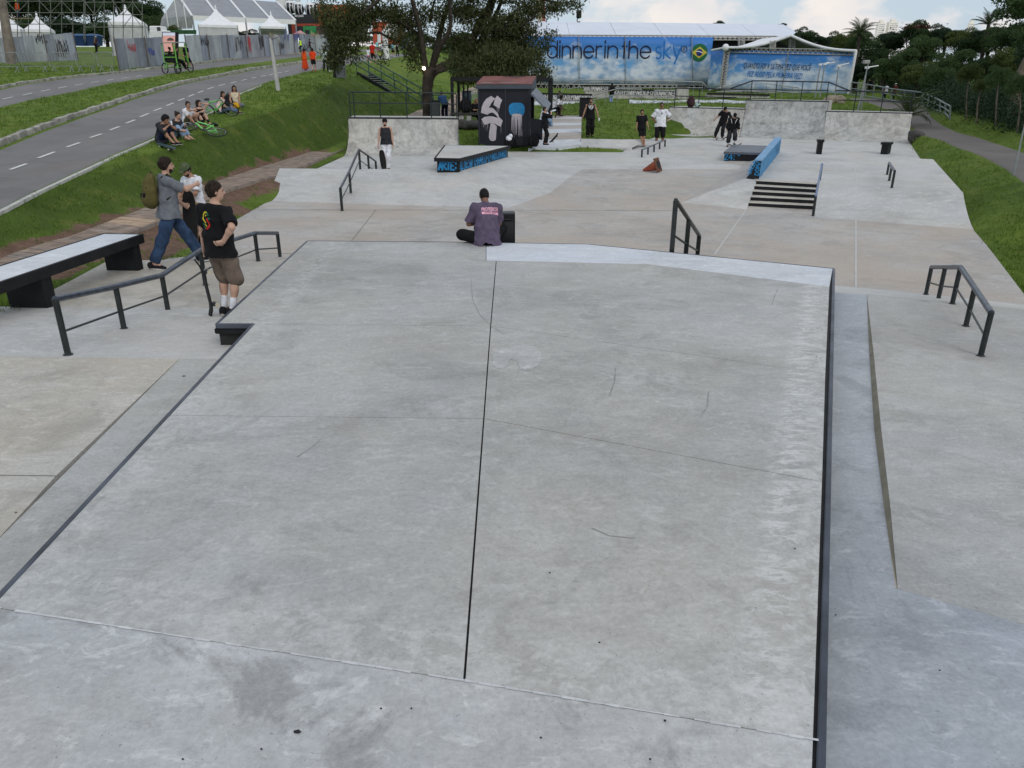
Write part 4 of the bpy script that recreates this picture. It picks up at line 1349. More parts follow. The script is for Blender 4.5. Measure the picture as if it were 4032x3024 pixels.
def leg(d0,d1):
 e=.05
 q=[far_r+dirb*d0+sdb*e,far_r+dirb*d1+sdb*e,far_r+dirb*d1+sdb*(wid-e),far_r+dirb*d0+sdb*(wid-e)]
 q=ccw([Vector((p.x,p.y,zb_-.14))for p in q])
 mb=MB();mb.prism(q,[Vector((p.x,p.y,F1-.12))for p in q]);mb.build('leg',BLACKP,bench,bevel=.01)
pA=PZ(430,1020,F1);pB=PZ(590,1024,F1)
leg(.03,.2)
kk=[i for i in range(1)]
def along(px,py):return (PZ(px,py,F1)-Vector((far_r.x,far_r.y,F1))).dot(dirb)
leg(along(273,1200),along(273,1200)+.22)
def railing(name,label,posts,tops,mids,m=RAILG,r=.03,group=None,cat='railing',pr=.026):
 t=empty(name,posts[0][0],label,cat,group)
 for a,b in posts:
  mb=MB();mb.tube([a,b],pr,8);mb.build('post',m,t)
 for pl in tops:
  mb=MB();mb.tube(pl,r,8);mb.build('top_rail',m,t)
 for pl in mids:
  mb=MB();mb.tube(pl,r*.8,8);mb.build('mid_rail',m,t)
 return t
yl=ql_tl.y+.35
zd=ql_tl.z-.02
LP=lambda x,y:PY(x,y,yl)
tops_=[LP(1378,440),LP(1374,366),LP(1379,362),LP(1600,364),LP(1792,367),LP(1797,372),LP(1797,445)]
posts_=[(Vector((LP(x,yt).x,yl,zd-.05)),LP(x,yt))for x,yt in ((1390,363),(1493,364),(1598,365),(1696,366))]
e0=Vector((LP(1374,366).x,yl,zd-.05));e1=Vector((LP(1797,372).x,yl,zd-.05))
railing('guard_rail','dark green guard rail along the top of the left quarter pipe',posts_+[(e0,LP(1374,366)),(e1,LP(1797,372))],[[LP(1374,366),LP(1380,362),LP(1600,364),LP(1790,367),LP(1797,372)]],[[LP(1377,404),LP(1797,410)]])
def deck_pt(Qt,px,py):
 """point above the platform of a ramp section at survey pixel (px,py)"""
 _,tl,tr,n=Qt
 o=tl+n*.4
 d=(tr-tl)
 r=ray(px,py)
 den=r.x*d.y-r.y*d.x
 t=(o.x*d.y-o.y*d.x)/den
 return Vector((r.x*t,r.y*t,CAMZ+r.z*t))
def posts_on(Qt,lst):
 out=[]
 for x,y in lst:
  p=deck_pt(Qt,x,y)
  _,tl,tr,n=Qt
  k=(p.xy-tl.xy).dot((tr-tl).xy)/(tr-tl).xy.length_squared
  out.append((Vector((p.x,p.y,tl.z+(tr.z-tl.z)*k-.03)),p))
 return out
DKBL=plain('railing_dark',(.010,.013,.022),.45,.2,.3,8,.5)
A_=lambda x,y:deck_pt(QA,x,y)
B_=lambda x,y:deck_pt(QB,x,y)
C_=lambda x,y:deck_pt(QC,x,y)
railing('guard_rail','dark guard rail on the left wing of the far ramp, beside the backpack',posts_on(QA,[(2661,347),(2756,350),(2852,352)]),[[A_(2661,347),A_(2756,349),A_(2900,351.5)]],[[A_(2660,378),A_(2852,383),A_(2900,384)]],DKBL,.035)
railing('guard_rail','taller two-bar guard rail on the middle section of the far ramp',posts_on(QB,[(2962,318),(3060,320),(3162,322),(3263,324)]),[[A_(2874,350),B_(2962,318),B_(3060,319.5),B_(3263,323.5),C_(3345,357)]],[[A_(2900,351.5),B_(2962,353),B_(3263,356)]],DKBL,.035)
railing('guard_rail','dark guard rail on the right wing of the far ramp, in front of the palm',posts_on(QC,[(3373,360),(3480,363),(3595,367)]),[[C_(3290,356.5),C_(3373,359),C_(3590,366),C_(3595,368)]],[[C_(3300,394),C_(3592,401)]],DKBL,.035)
#FIGURES: smooth bodies grown from joints
class Field:
 def __init__(s,lo,hi,h):
  s.h=h
  s.lo=np.array(lo,float)-2*h
  n=np.ceil((np.array(hi,float)+2*h-s.lo)/h).astype(int)+1
  s.F=np.full(n,1.0,np.float32)
  s.ax=[s.lo[i]+h*np.arange(n[i])for i in range(3)]
 def _win(s,lo,hi):
  a=np.clip(np.floor((lo-s.lo)/s.h).astype(int),0,np.array(s.F.shape)-1)
  b=np.clip(np.ceil((hi-s.lo)/s.h).astype(int)+1,1,s.F.shape)
  sl=tuple(slice(a[i],max(b[i],a[i]+1))for i in range(3))
  P=np.stack(np.meshgrid(*[s.ax[i][sl[i]]for i in range(3)],indexing='ij'),-1)
  return sl,P
 def join(s,fn,lo,hi,k):
  pad=k+2.5*s.h
  sl,P=s._win(np.array(lo)-pad,np.array(hi)+pad)
  d=fn(P).astype(np.float32)
  f=s.F[sl]
  if k>1e-6:
   hh=np.clip(k-np.abs(f-d),0,None)/k
   s.F[sl]=np.minimum(f,d)-hh*hh*k*0.25
  else:
   s.F[sl]=np.minimum(f,d)
 def cap(s,a,b,ra,rb=None,k=.02,cut=False,cut_a=False):
  rb=ra if rb is None else rb
  a,b=np.array(a,float),np.array(b,float)
  ba=b-a
  L2=max(1e-9,ba@ba);L=L2**.5
  def fn(P):
   q=P-a
   t=(q@ba)/L2
   tc_=np.clip(t,0,1)
   d=np.sqrt(((q-tc_[...,None]*ba)**2).sum(-1))-(ra+(rb-ra)*tc_)
   if cut:d=np.maximum(d,(t-1)*L)
   if cut_a:d=np.maximum(d,-t*L)
   return d
  r=max(ra,rb)
  s.join(fn,np.minimum(a,b)-r,np.maximum(a,b)+r,k)
 def ecap(s,a,b,sa,sb,X,k=.02,cut=True,cut_a=True):
  """elliptic tube a->b, half widths (along X, across) sa -> sb"""
  a,b,X=np.array(a,float),np.array(b,float),np.array(X,float)
  ba=b-a;L=max(1e-6,np.linalg.norm(ba));Z=ba/L
  X=X-Z*(X@Z);X=X/np.linalg.norm(X);Y=np.cross(Z,X)
  def fn(P):
   q=P-a
   t=(q@Z)
   u=np.clip(t/L,0,1)
   rx,ry=sa[0]+(sb[0]-sa[0])*u,sa[1]+(sb[1]-sa[1])*u
   x,y=q@X,q@Y
   w=np.sqrt((x/rx)**2+(y/ry)**2)
   g=np.sqrt((x/rx**2)**2+(y/ry**2)**2)
   d=w*(w-1)/np.maximum(g,1e-6)
   d=np.where(w<.05,-np.minimum(rx,ry),d)
   e=0
   if cut:d=np.maximum(d,t-L)
   else:d=np.where(t>L,np.sqrt(np.maximum(d,0)**2+(t-L)**2)-.0+np.where(d<0,0,0),d)
   if cut_a:d=np.maximum(d,-t)
   else:d=np.where(t<0,np.sqrt(np.maximum(d,0)**2+t**2),d)
   return d
  r=max(sa+sb)
  s.join(fn,np.minimum(a,b)-r,np.maximum(a,b)+r,k)
 def ell(s,c,r,M=None,k=.02):
  c,r=np.array(c,float),np.array(r,float)
  M=np.eye(3)if M is None else np.array(M,float)
  def fn(P):
   q=(P-c)@M
   k0=np.sqrt(((q/r)**2).sum(-1));k1=np.sqrt(((q/r**2)**2).sum(-1))
   return np.where(k0<.05,-r.min(),k0*(k0-1)/np.maximum(k1,1e-6))
  s.join(fn,c-r.max(),c+r.max(),k)
 def plane(s,c,n,lo=None,hi=None):
  """keep only the side n.(p-c) < 0"""
  c,n=np.array(c,float),np.array(n,float)
  P=np.stack(np.meshgrid(*s.ax,indexing='ij'),-1)
  s.F=np.maximum(s.F,((P-c)@n).astype(np.float32))
 def wrinkle(s,amp,f=(30,26,34),ph=0.0):
  X,Y,Z=np.meshgrid(*s.ax,indexing='ij')
  w=np.sin(X*f[0]+2.2*np.sin(Z*9+ph)+ph)*np.sin(Z*f[2]*.6+1.7*np.sin(X*11+Y*13)+2*ph)+.6*np.sin(Y*f[1]+Z*17+ph)
  s.F=s.F+(amp*w).astype(np.float32)
 def mesh(s,name):
  F=s.F
  S=F<0
  n=F.shape
  c=[S[i:n[0]-1+i,j:n[1]-1+j,k:n[2]-1+k]for i in (0,1)for j in (0,1)for k in (0,1)]
  cnt=sum(x.astype(np.int8)for x in c)
  mask=(cnt>0)&(cnt<8)
  idx=np.full(mask.shape,-1,np.int64)
  I=np.argwhere(mask)
  if len(I)==0:return bpy.data.meshes.new(name)
  idx[mask]=np.arange(len(I))
  acc=np.zeros((len(I),3));num=np.zeros(len(I))
  cor=[(i,j,k)for i in (0,1)for j in (0,1)for k in (0,1)]
  val=[F[I[:,0]+i,I[:,1]+j,I[:,2]+k]for i,j,k in cor]
  for a in range(8):
   for b in range(a+1,8):
    if sum(abs(cor[a][q]-cor[b][q])for q in range(3))!=1:continue
    va,vb=val[a],val[b]
    m=(va<0)!=(vb<0)
    t=np.where(m,va/np.where(va==vb,1,va-vb),0)
    pa,pb=np.array(cor[a]),np.array(cor[b])
    acc[m]+=(pa+t[:,None]*(pb-pa))[m]
    num[m]+=1
  V=s.lo+s.h*(I+acc/num[:,None])
  faces=[]
  for ax in range(3):
   o1,o2=(ax+1)%3,(ax+2)%3
   sl0=[slice(1,n[q]-1)for q in range(3)];sl1=list(sl0)
   sl0[ax]=slice(0,n[ax]-1);sl1[ax]=slice(1,n[ax])
   A,B=S[tuple(sl0)],S[tuple(sl1)]
   E=np.argwhere(A!=B)
   if len(E)==0:continue
   inside_first=A[E[:,0],E[:,1],E[:,2]]
   off=np.ones(3,int);off[ax]=0
   base=E+off
   def cell(d1,d2):
    q=base.copy();q[:,o1]-=d1;q[:,o2]-=d2
    return idx[q[:,0],q[:,1],q[:,2]]
   q4=np.stack([cell(1,1),cell(0,1),cell(0,0),cell(1,0)],1)
   q4[~inside_first]=q4[~inside_first][:,::-1]
   faces.append(q4)
  Q4=np.concatenate(faces)
  Q4=Q4[(Q4>=0).all(1)]
  me=bpy.data.meshes.new(name)
  me.vertices.add(len(V));me.vertices.foreach_set('co',V.astype(np.float32).ravel())
  me.loops.add(len(Q4)*4);me.loops.foreach_set('vertex_index',Q4.astype(np.int32).ravel())
  me.polygons.add(len(Q4))
  me.polygons.foreach_set('loop_start',np.arange(0,len(Q4)*4,4,dtype=np.int32))
  me.polygons.foreach_set('loop_total',np.full(len(Q4),4,np.int32))
  me.polygons.foreach_set('use_smooth',np.ones(len(Q4),bool))
  me.update(calc_edges=True)
  me.validate()
  return me
def npv(*a):return np.array(a,float)
def unit(v):
 v=np.array(v,float);return v/max(1e-9,np.linalg.norm(v))
def rotm(yaw=0,pitch=0,roll=0):
 """yaw about z (+ = left), pitch forward (+ = lean towards +y), roll to the right (+x)"""
 cy,sy=math.cos(R(yaw)),math.sin(R(yaw))
 cp,sp=math.cos(R(pitch)),math.sin(R(pitch))
 cr_,sr=math.cos(R(roll)),math.sin(R(roll))
 Rz=np.array([[cy,-sy,0],[sy,cy,0],[0,0,1]])
 Rx=np.array([[1,0,0],[0,cp,sp],[0,-sp,cp]])
 Ry=np.array([[cr_,0,sr],[0,1,0],[-sr,0,cr_]])
 return Rz@Rx@Ry
def ik(a,b,l1,l2,pole):
 a,b=np.array(a,float),np.array(b,float)
 d=b-a;D=np.linalg.norm(d)
 if D>(l1+l2)*.999:
  b=a+d/D*(l1+l2)*.999;d=b-a;D=np.linalg.norm(d)
 u=d/D
 x=(l1*l1-l2*l2+D*D)/(2*D)
 h=math.sqrt(max(0,l1*l1-x*x))
 p=np.array(pole,float);p=p-u*(p@u)
 if np.linalg.norm(p)<1e-4:p=np.array((0,1,0))-u*u[1]
 p=unit(p)
 return a+u*x+p*h,b
SKIN={'fair':plain('skin_fair',(.50,.31,.23),.55,0,.10,14),'tan':plain('skin_tan',(.36,.20,.13),.55,0,.10,14),'brown':plain('skin_brown',(.20,.10,.062),.5,0,.10,14),'dark':plain('skin_dark',(.075,.042,.03),.5,0,.12,14)}
HAIR={'black':plain('hair_black',(.010,.009,.009),.7,0,.6,30,.25,bmp=.6),'brown':plain('hair_brown',(.024,.015,.010),.7,0,.6,30,.25,bmp=.6),'light':plain('hair_light',(.20,.12,.06),.5,0,.4,40),'grey':plain('hair_grey',(.09,.08,.075),.6,0,.3,40)}
_cl={}
def cloth(c,rough=.85):
 if not isinstance(c,str):return c
 if c not in _cl:
  _cl[c]=plain('cloth_'+c.replace('#',''),c,rough,0,.22,11,.2,bmp=.25)
 return _cl[c]
def denim(name,c):
 m=plain(name,c,.85,0,.45,7,.15,bmp=.3)
 return m
CLOTH=dict(black='#151518',black2='#1d1d22',charcoal='#2d2e33',white='#d9dbe2',grey='#6c7078',purple='#5a5064',khaki='#6f6259',cream='#c9bea6',pink='#d8bfb6',teal='#1f6f80',orange='#d8521c',red='#b3271f',redor='#e0451f',blue='#3f5f8c',navy='#1a2340',olive='#4c4830',yellow='#c8961e',neon='#c8f03a',mint='#8fc9cf',lime='#a9b85c',grn='#4a4d3c')
for k_,v_ in list(CLOTH.items()):CLOTH[k_]=cloth(v_)
CLOTH['jeans']=denim('denim_blue',(.028,.052,.105))
CLOTH['ljeans']=denim('denim_light',(.20,.28,.40))
CLOTH['mjeans']=denim('denim_mid',(.085,.13,.22))
EYE=plain('eye_dark',(.02,.015,.012),.3,0,.1)
SOLE=plain('shoe_sole',(.55,.55,.55),.7,0,.1)
def person(pos,rotz,label,H=1.75,look=None,pose=None,vox=.014,group=None,detail=1,female=False,name='person'):
 """look: skin hair hairstyle top sleeve(0..2) hem bottom(leg) leg(0..2) shoes extras; pose: joints"""
 L=dict(skin='tan',hair='black',style='short',top='black',sleeve=.75,hem=-.08,neck=True,bottom='black',leg=1.94,shoes='black',socks=None,beard=False,loose=1.0,lleg=1.0,skirt=None)
 L.update(look or {})
 P=dict(pel=(0,0,.93),spine=(2,0,0),head=(0,5,0),RH=(.27,.05,.84),LH=(-.27,.05,.84),RE=(.5,-1,-.1),LE=(-.5,-1,-.1),RF=(.10,0,.085),LF=(-.10,0,.085),RK=(.1,1,0),LK=(-.1,1,0),Rfd=-8,Lfd=8,Rtoe=0,Ltoe=0,slouch=0,curl=35,RHd=None,LHd=None)
 P.update(pose or {})
 s=H/1.75
 t=empty(name,pos,label,'person',group,rotz=R(rotz))
 f=.93 if female else 1.0
 pel=npv(*P['pel'])
 Rb=rotm(P['spine'][2]*.35,P['spine'][0],P['spine'][1])
 Rc=rotm(P['spine'][2],P['spine'][0]+P['slouch'],P['spine'][1])
 Xp,Xc=rotm(P['spine'][2]*.2)@npv(1,0,0),Rc@npv(1,0,0)
 waist=pel+Rb@npv(0,-.01,.17)
 chest=waist+Rc@npv(0,0,.20)
 neck=waist+Rc@npv(0,-.01,.365)
 sh=.185*f
 SR,SL=neck+Rc@npv(sh,-.005,-.05),neck+Rc@npv(-sh,-.005,-.05)
 hR,hL=pel+Xp*.09,pel-Xp*.09
 kR,aR=ik(hR-npv(0,0,.03),P['RF'],.425,.42,P['RK'])
 kL,aL=ik(hL-npv(0,0,.03),P['LF'],.425,.42,P['LK'])
 eR,wR=ik(SR,P['RH'],.285,.255,P['RE'])
 eL,wL=ik(SL,P['LH'],.285,.255,P['LE'])
 Rh=rotm(P['head'][0]+P['spine'][2],P['head'][1]+.3*P['spine'][0],P['head'][2])
 hb=neck+Rh@npv(0,.012,.075)
 hc=hb+Rh@npv(0,.018,.105)
 sc_=lambda v:np.array(v,float)*s
 pts_=[pel,neck,hc+npv(0,0,.17),hc,SR,SL,kR,kL,aR,aL,eR,eL,wR,wL,pel-npv(0,0,.14)]
 for a,d in ((aR,P['Rfd']),(aL,P['Lfd'])):pts_+=[a+npv(-math.sin(R(d))*.2,math.cos(R(d))*.2,-.1)]
 for w,e in ((wR,eR),(wL,eL)):pts_.append(w+unit(w-e)*.2)
 lo=np.min(pts_,0)-.17;hi=np.max(pts_,0)+.14
 vx=vox/s
 fem=female
 def torso(Fd,g,k=.05,hips=True):
  if hips:
   Fd.ell(pel+npv(0,-.01,-.005),(.165+g,.115+g,.125+g),np.stack([Xp,np.cross((0,0,1),Xp),(0,0,1)],1),k)
  Fd.ecap(pel,waist,(.155*(1.02 if fem else 1)+g,.105+g),((.118 if fem else.142)+g,.095+g),Xp,k,cut=False,cut_a=False)
  Fd.ecap(waist,chest,((.118 if fem else.142)+g,.095+g),(.158*f+g,.108+g),Xc,k,cut=False,cut_a=False)
  Fd.ell(chest+Rc@npv(0,0,.045),(.162*f+g,.108+g,.13+g),Rc,k)
  if fem:
   for sx in (-1,1):Fd.ell(chest+Rc@npv(.07*sx,.075,.0),(.065+g,.055+g,.06+g),Rc,.03)
  for S_ in (SR,SL):
   Fd.cap(neck+(S_-neck)*.15,S_,.055+g,.056+g,.045)
 Fd=Field(lo,hi,vx)
 torso(Fd,0)
 Fd.cap(neck-Rc@npv(0,0,.04),hb+Rh@npv(0,.0,.05),.056*f,.052*f,.03)
 Fd.ell(hc+Rh@npv(0,-.012,.015),(.074,.094,.098),Rh,.02)
 Fd.ell(hc+Rh@npv(0,.03,-.045),(.054,.062,.075),Rh,.03)
 Fd.cap(hc+Rh@npv(0,.088,.01),hc+Rh@npv(0,.105,-.022),.011,.015,.012)
 Fd.cap(hc+Rh@npv(-.024,.088,.022),hc+Rh@npv(.024,.088,.022),.010,.010,.012)
 for sx in (-1,1):
  Fd.ell(hc+Rh@npv(.076*sx,-.008,-.012),(.010,.020,.031),Rh,.008)
 for a,b,c in ((SR,eR,wR),(SL,eL,wL)):
  Fd.cap(a,b,.050*f,.040*f,.03)
  Fd.cap(b,c,.041*f,.028*f,.02)
  Fd.ell(b+(c-b)*.28,(.042*f,)*3,None,.03)
 for a,b,c in ((hR,kR,aR),(hL,kL,aL)):
  Fd.cap(a-npv(0,0,.02),b,.088,.056,.05)
  Fd.cap(b,c,.053,.036,.03)
  Fd.ell(b+(c-b)*.30-np.cross(unit(c-b),(1,0,0))*-.012,(.056,.056,.10),None,.03)if (c-b)[2]<-.2 else None
 fr_=max(.0085,vx*.72)
 for w,e,hd,side in ((wR,eR,P['RHd'],1),(wL,eL,P['LHd'],-1)):
  d=unit(w-e)if hd is None else unit(hd)
  inward=unit(npv(-side,0.25,0)-d*(npv(-side,.25,0)@d))
  lat=np.cross(d,inward)
  if lat[1]<0 and abs(lat[1])>.2:lat=-lat
  Fd.ecap(w-d*.01,w+d*.085,(.030,.020),(.040,.015),lat,.012,cut=False,cut_a=False)
  cu=P['curl']
  for i,ln in enumerate((.072,.082,.076,.058)):
   o=w+d*.082+lat*(.030-.0195*i)
   c1,c2=R(cu*.7),R(cu*1.7)
   d1=d*math.cos(c1)+inward*math.sin(c1)
   d2=d*math.cos(c2)+inward*math.sin(c2)
   m_=o+d1*ln*.55
   Fd.cap(o-d*.02,m_,fr_*1.05,fr_,.005)
   Fd.cap(m_,m_+d2*ln*.5,fr_,fr_*.85,.004)
  o=w+d*.022+lat*.026
  d1=unit(d*.7+lat*.6+inward*.35)
  Fd.cap(o,o+d1*.04,fr_*1.3,fr_*1.1,.01)
  Fd.cap(o+d1*.04,o+d1*.04+unit(d+inward*.4)*.03,fr_*1.1,fr_*.9,.006)
 feet=[]
 for a,fd,tp in ((aR,P['Rfd'],P['Rtoe']),(aL,P['Lfd'],P['Ltoe'])):
  dr=npv(-math.sin(R(fd))*math.cos(R(tp)),math.cos(R(fd))*math.cos(R(tp)),-math.sin(R(tp)))
  up=unit(npv(0,0,1)-dr*dr[2])
  heel=a-dr*.05-up*.045
  toe=a+dr*.165-up*.058
  feet.append((a,heel,toe,dr,up))
  Fd.cap(a,heel+up*.01,.036,.034,.02)
  Fd.cap(heel+up*.008,toe,.032,.020,.025)
  Fd.cap(a,a+(toe-a)*.5+up*.012,.035,.028,.02)
 def emit(Fd,nm,m,parent=t):
  me=Fd.mesh(nm)
  if s!=1:me.transform(Matrix.Scale(s,4))
  return link(nm,me,parent,m,True)
 sk=SKIN[L['skin']]
 body=emit(Fd,'body',sk)
 cl=lambda c:(CLOTH[c]if c in CLOTH else cloth(c))if isinstance(c,str)else c
 parts={'body':body}
 g=.014*L['loose']
 if L['bottom']:
  Fd=Field(lo,hi,vx)
  gg=.010+.009*L['lleg']
  Fd.ell(pel+npv(0,-.01,-.005),(.168+gg*.6,.12+gg*.6,.125+gg),np.stack([Xp,np.cross((0,0,1),Xp),(0,0,1)],1),.05)
  Fd.ecap(pel,pel+(waist-pel)*.55,(.16+gg*.6,.11+gg*.6),(.15+gg*.5,.10+gg*.5),Xp,.04,cut=True,cut_a=False)
  if L['skirt']:
   hem,wd=L['skirt']
   lowp=(aR+aL)/2
   top_=pel+npv(0,0,.02)
   bot_=top_+(lowp-top_)*hem
   Fd.ecap(top_,bot_,(.17,.125),(wd,wd*.8),Xp,.04,cut=True,cut_a=False)
  else:
   for a,b,c in ((hR,kR,aR),(hL,kL,aL)):
    lf=L['leg']
    e1=b if lf>=1 else a+(b-a)*lf
    r1=.092+gg*.7;r2=(.062+gg*1.3)
    if lf<1:r2=.080+gg*1.1
    Fd.cap(a-npv(0,0,.02),e1,r1,r2,.022,cut=lf<1)
    if lf>1:
     e2=b+(c-b)*min(lf-1,.99)
     Fd.cap(b,e2,.062+gg*1.5,.044+gg*1.6,.03,cut=True)
  Fd.wrinkle(.0050*L['lleg']**.7,(20,22,24),ph=len(label)*.7)
  Fd.wrinkle(.0022,(44,40,52),ph=len(label)*.3)
  parts['trousers']=emit(Fd,'skirt'if L['skirt']else ('shorts'if L['leg']<1.3 else 'trousers'),cl(L['bottom']))
 if L['top']:
  Fd=Field(lo,hi,vx)
  torso(Fd,g+.004,.05,hips=False)
  hem=pel+Rb@npv(0,0,L['hem'])
  lg_=.010*L['lleg']
  Fd.ecap(hem,waist,(.184+g*1.3+lg_,.142+g*1.3+lg_),(.152+g*1.6,.110+g*1.6),Xp,.04,cut=False,cut_a=True)
  Fd.ell(waist,(.152+g*1.5,.112+g*1.5,.10),None,.05)
  Fd.ecap(waist,chest,(.150+g*1.5,.108+g*1.5),(.165*f+g,.115+g),Xc,.04,cut=False,cut_a=False)
  sl=L['sleeve']
  if sl>0:
   for a,b,c in ((SR,eR,wR),(SL,eL,wL)):
    e1=b if sl>=1 else a+(b-a)*sl
    Fd.cap(a,e1,.057*f+g*.7,.050*f+g*(1.35 if sl<1 else 1.0),.03,cut=sl<1)
    if sl>1:
     Fd.cap(b,b+(c-b)*(sl-1),.050+g*1.1,.038+g,.025,cut=True)
  else:
   for S_,sgn in ((SR,1),(SL,-1)):
    Fd.plane(S_-Rc@npv(sgn*.008,0,0),Rc@unit(npv(sgn,0,.30)))
  Fd.plane(neck+Rc@npv(0,.0,.022),Rc@unit(npv(0,.25,1)))
  lowz=hem
  Fd.plane(hem,-(Rb@npv(0,0,1)))
  Fd.wrinkle(.0060*L['loose'],(22,20,27),ph=len(label)*.37)
  Fd.wrinkle(.0022*L['loose'],(48,44,60),ph=len(label)*.9)
  parts['top']=emit(Fd,'dress_top'if L['skirt']and L['top']==L['bottom']else ('vest'if sl==0 else 'shirt'if sl<1.2 else 'jacket'),cl(L['top']))
 if L['shoes']:
  for a,heel,toe,dr,up in feet:
   pp=np.array([a,heel,toe])
   Fd=Field(pp.min(0)-.07,pp.max(0)+.07,min(vx,.012))
   X=np.cross(dr,up)
   Fd.ecap(heel-up*.012-dr*.02,toe-up*.004+dr*.02,(.042,.030),(.044,.026),X,.02,cut=False,cut_a=False)
   Fd.cap(heel+up*.03,toe-dr*.05+up*.006,.040,.034,.03)
   Fd.cap(a-up*.0,heel+up*.02,.042,.040,.02,cut_a=True)
   Fd.plane(a-up*.078,-up)
   so=emit(Fd,'shoe',cl(L['shoes']))
   if vox<.02:
    mb=MB()
    ring=[]
    for k in range(14):
     an=2*math.pi*k/14
     u,v=math.cos(an),math.sin(an)
     p=(heel+toe)/2+dr*(u*.152)+X*(v*(.047+.006*u))
     p=p-up*((p-a)@up)-up*.068
     ring.append(Vector(sc_(p)))
    mb.prism(ring,[r_-Vector(up*s)*.016 for r_ in ring])
    mb.build('sole',SOLE,so,local=True)
 if L['socks']:
  for a,b in ((aR,kR),(aL,kL)):
   Fd=Field(np.minimum(a,b)-.09,np.maximum(a,b)+.09,vx)
   Fd.cap(a,a+(b-a)*.42,.042,.047,.01,cut=True,cut_a=True)
   emit(Fd,'sock',cl(L['socks']))
 hm=HAIR[L['hair']]
 st=L['style']
 if st!='bald':
  r0=npv(.074,.094,.098)
  gro={'short':.014,'buzz':.006,'cap':.012,'curly':.034,'long':.018,'bun':.012,'bob':.02,'hood':.03}.get(st,.014)
  Fd=Field(hc-.30,hc+.26,min(vx,.016))
  Fd.ell(hc+Rh@npv(0,-.016,.018),r0+gro,Rh,0)
  nrm=Rh@unit(npv(0,1,-.62))
  Fd.plane(hc+Rh@npv(0,.052,.04),nrm)
  Fd.plane(hc+Rh@npv(0,-.06,-.085),Rh@unit(npv(0,.35,-1)))
  if st in ('short','curly','bob','long','hood'):
   Fd.wrinkle(.006 if st!='curly'else.011,(64,58,70))
  if st=='long':
   Fd.cap(hc+Rh@npv(0,-.075,.0),neck+Rc@npv(0,-.085,-.12),.065,.05,.04)
   for sx in (-1,1):Fd.cap(hc+Rh@npv(.07*sx,-.03,.02),neck+Rc@npv(.10*sx,.0,-.02),.030,.024,.03)
  if st=='bob':
   Fd.cap(hc+Rh@npv(0,-.07,.0),hc+Rh@npv(0,-.07,-.10),.066,.06,.04)
   for sx in (-1,1):Fd.cap(hc+Rh@npv(.074*sx,-.02,.02),hc+Rh@npv(.08*sx,-.01,-.10),.03,.03,.03)
  if st=='bun':
   Fd.ell(hc+Rh@npv(0,-.10,.085),(.048,.045,.045),Rh,.02)
  hr=emit(Fd,'hair',hm)
  if vox<.0165 and st in ('short','curly','long','bob','bun','buzz'):
   me=hr.data;r2=np.random.default_rng(len(label));vs,fs=[],[]
   ln_h={'curly':.030,'buzz':.006}.get(st,.017)*s
   N_=min(len(me.vertices),100000)
   for k in r2.integers(0,N_,900):
    v=me.vertices[int(k)];q=Vector(r2.normal(size=3));d=(v.normal*.55+q*.38+Vector((0,0,-.25))).normalized();w=d.cross(q).normalized()*.0035*s;b0=len(vs)
    vs+=[v.co-w,v.co+w,v.co+d*ln_h*r2.uniform(.5,1.2)];fs.append((b0,b0+1,b0+2))
   bm=bmesh.new();bm.from_mesh(me)
   bv_=[bm.verts.new(v)for v in vs]
   for f_ in fs:bm.faces.new([bv_[i]for i in f_])
   bm.to_mesh(me);bm.free()
  if st=='cap':
   Fd=Field(hc-.24,hc+.26,min(vx,.014))
   Fd.ell(hc+Rh@npv(0,-.010,.03),r0+npv(.020,.020,.018),Rh,0)
   Fd.plane(hc+Rh@npv(0,0,.030),Rh@npv(0,-.12,-1))
   bd=L.get('brim',1)
   Fd.ecap(hc+Rh@npv(0,.05*bd,.042),hc+Rh@npv(0,.155*bd,.028),(.075,.012),(.060,.010),Rh@npv(1,0,0),.012,cut=False,cut_a=False)
   emit(Fd,'cap',cl(L.get('capc','black')))
  if st=='hood':
   pass
 if L['beard']:
  Fd=Field(hc-.2,hc+.2,min(vx,.012))
  Fd.ell(hc+Rh@npv(0,.030,-.052),(.0565,.0655,.0745),Rh,0)
  Fd.plane(hc+Rh@npv(0,.06,-.052),Rh@unit(npv(0,.62,1)))
  Fd.wrinkle(.0016,(90,80,100))
  emit(Fd,'beard',hm)
 if detail>=1:
  for sx in (-1,1):
   mb=MB();mb.ball(Vector(sc_(hc+Rh@npv(.030*sx,.081,.006))),(.0125*s,.008*s,.0065*s),8,5,Matrix(Rh.tolist()))
   mb.build('eye',EYE,t,local=True)
   mb=MB();mb.ball(Vector(sc_(hc+Rh@npv(.030*sx,.087,.026))),(.019*s,.007*s,.0045*s),8,5,Matrix(Rh.tolist()))
   mb.build('eyebrow',hm,t,local=True)
  mb=MB();mb.ball(Vector(sc_(hc+Rh@npv(0,.088,-.060))),(.022*s,.006*s,.0055*s),8,5,Matrix(Rh.tolist()))
  mb.build('mouth',plain('lips',(.22,.09,.075),.5),t,local=True)
 J=dict(hc=hc,Rh=Rh,neck=neck,Rc=Rc,Rb=Rb,chest=chest,waist=waist,pel=pel,wR=wR,wL=wL,eR=eR,eL=eL,kR=kR,kL=kL,s=s,aR=aR,aL=aL,SR=SR,SL=SL)
 return t,J,parts
def to_world(t,p,s=1.0):
 return world_of(t)@Vector(np.array(p)*s)
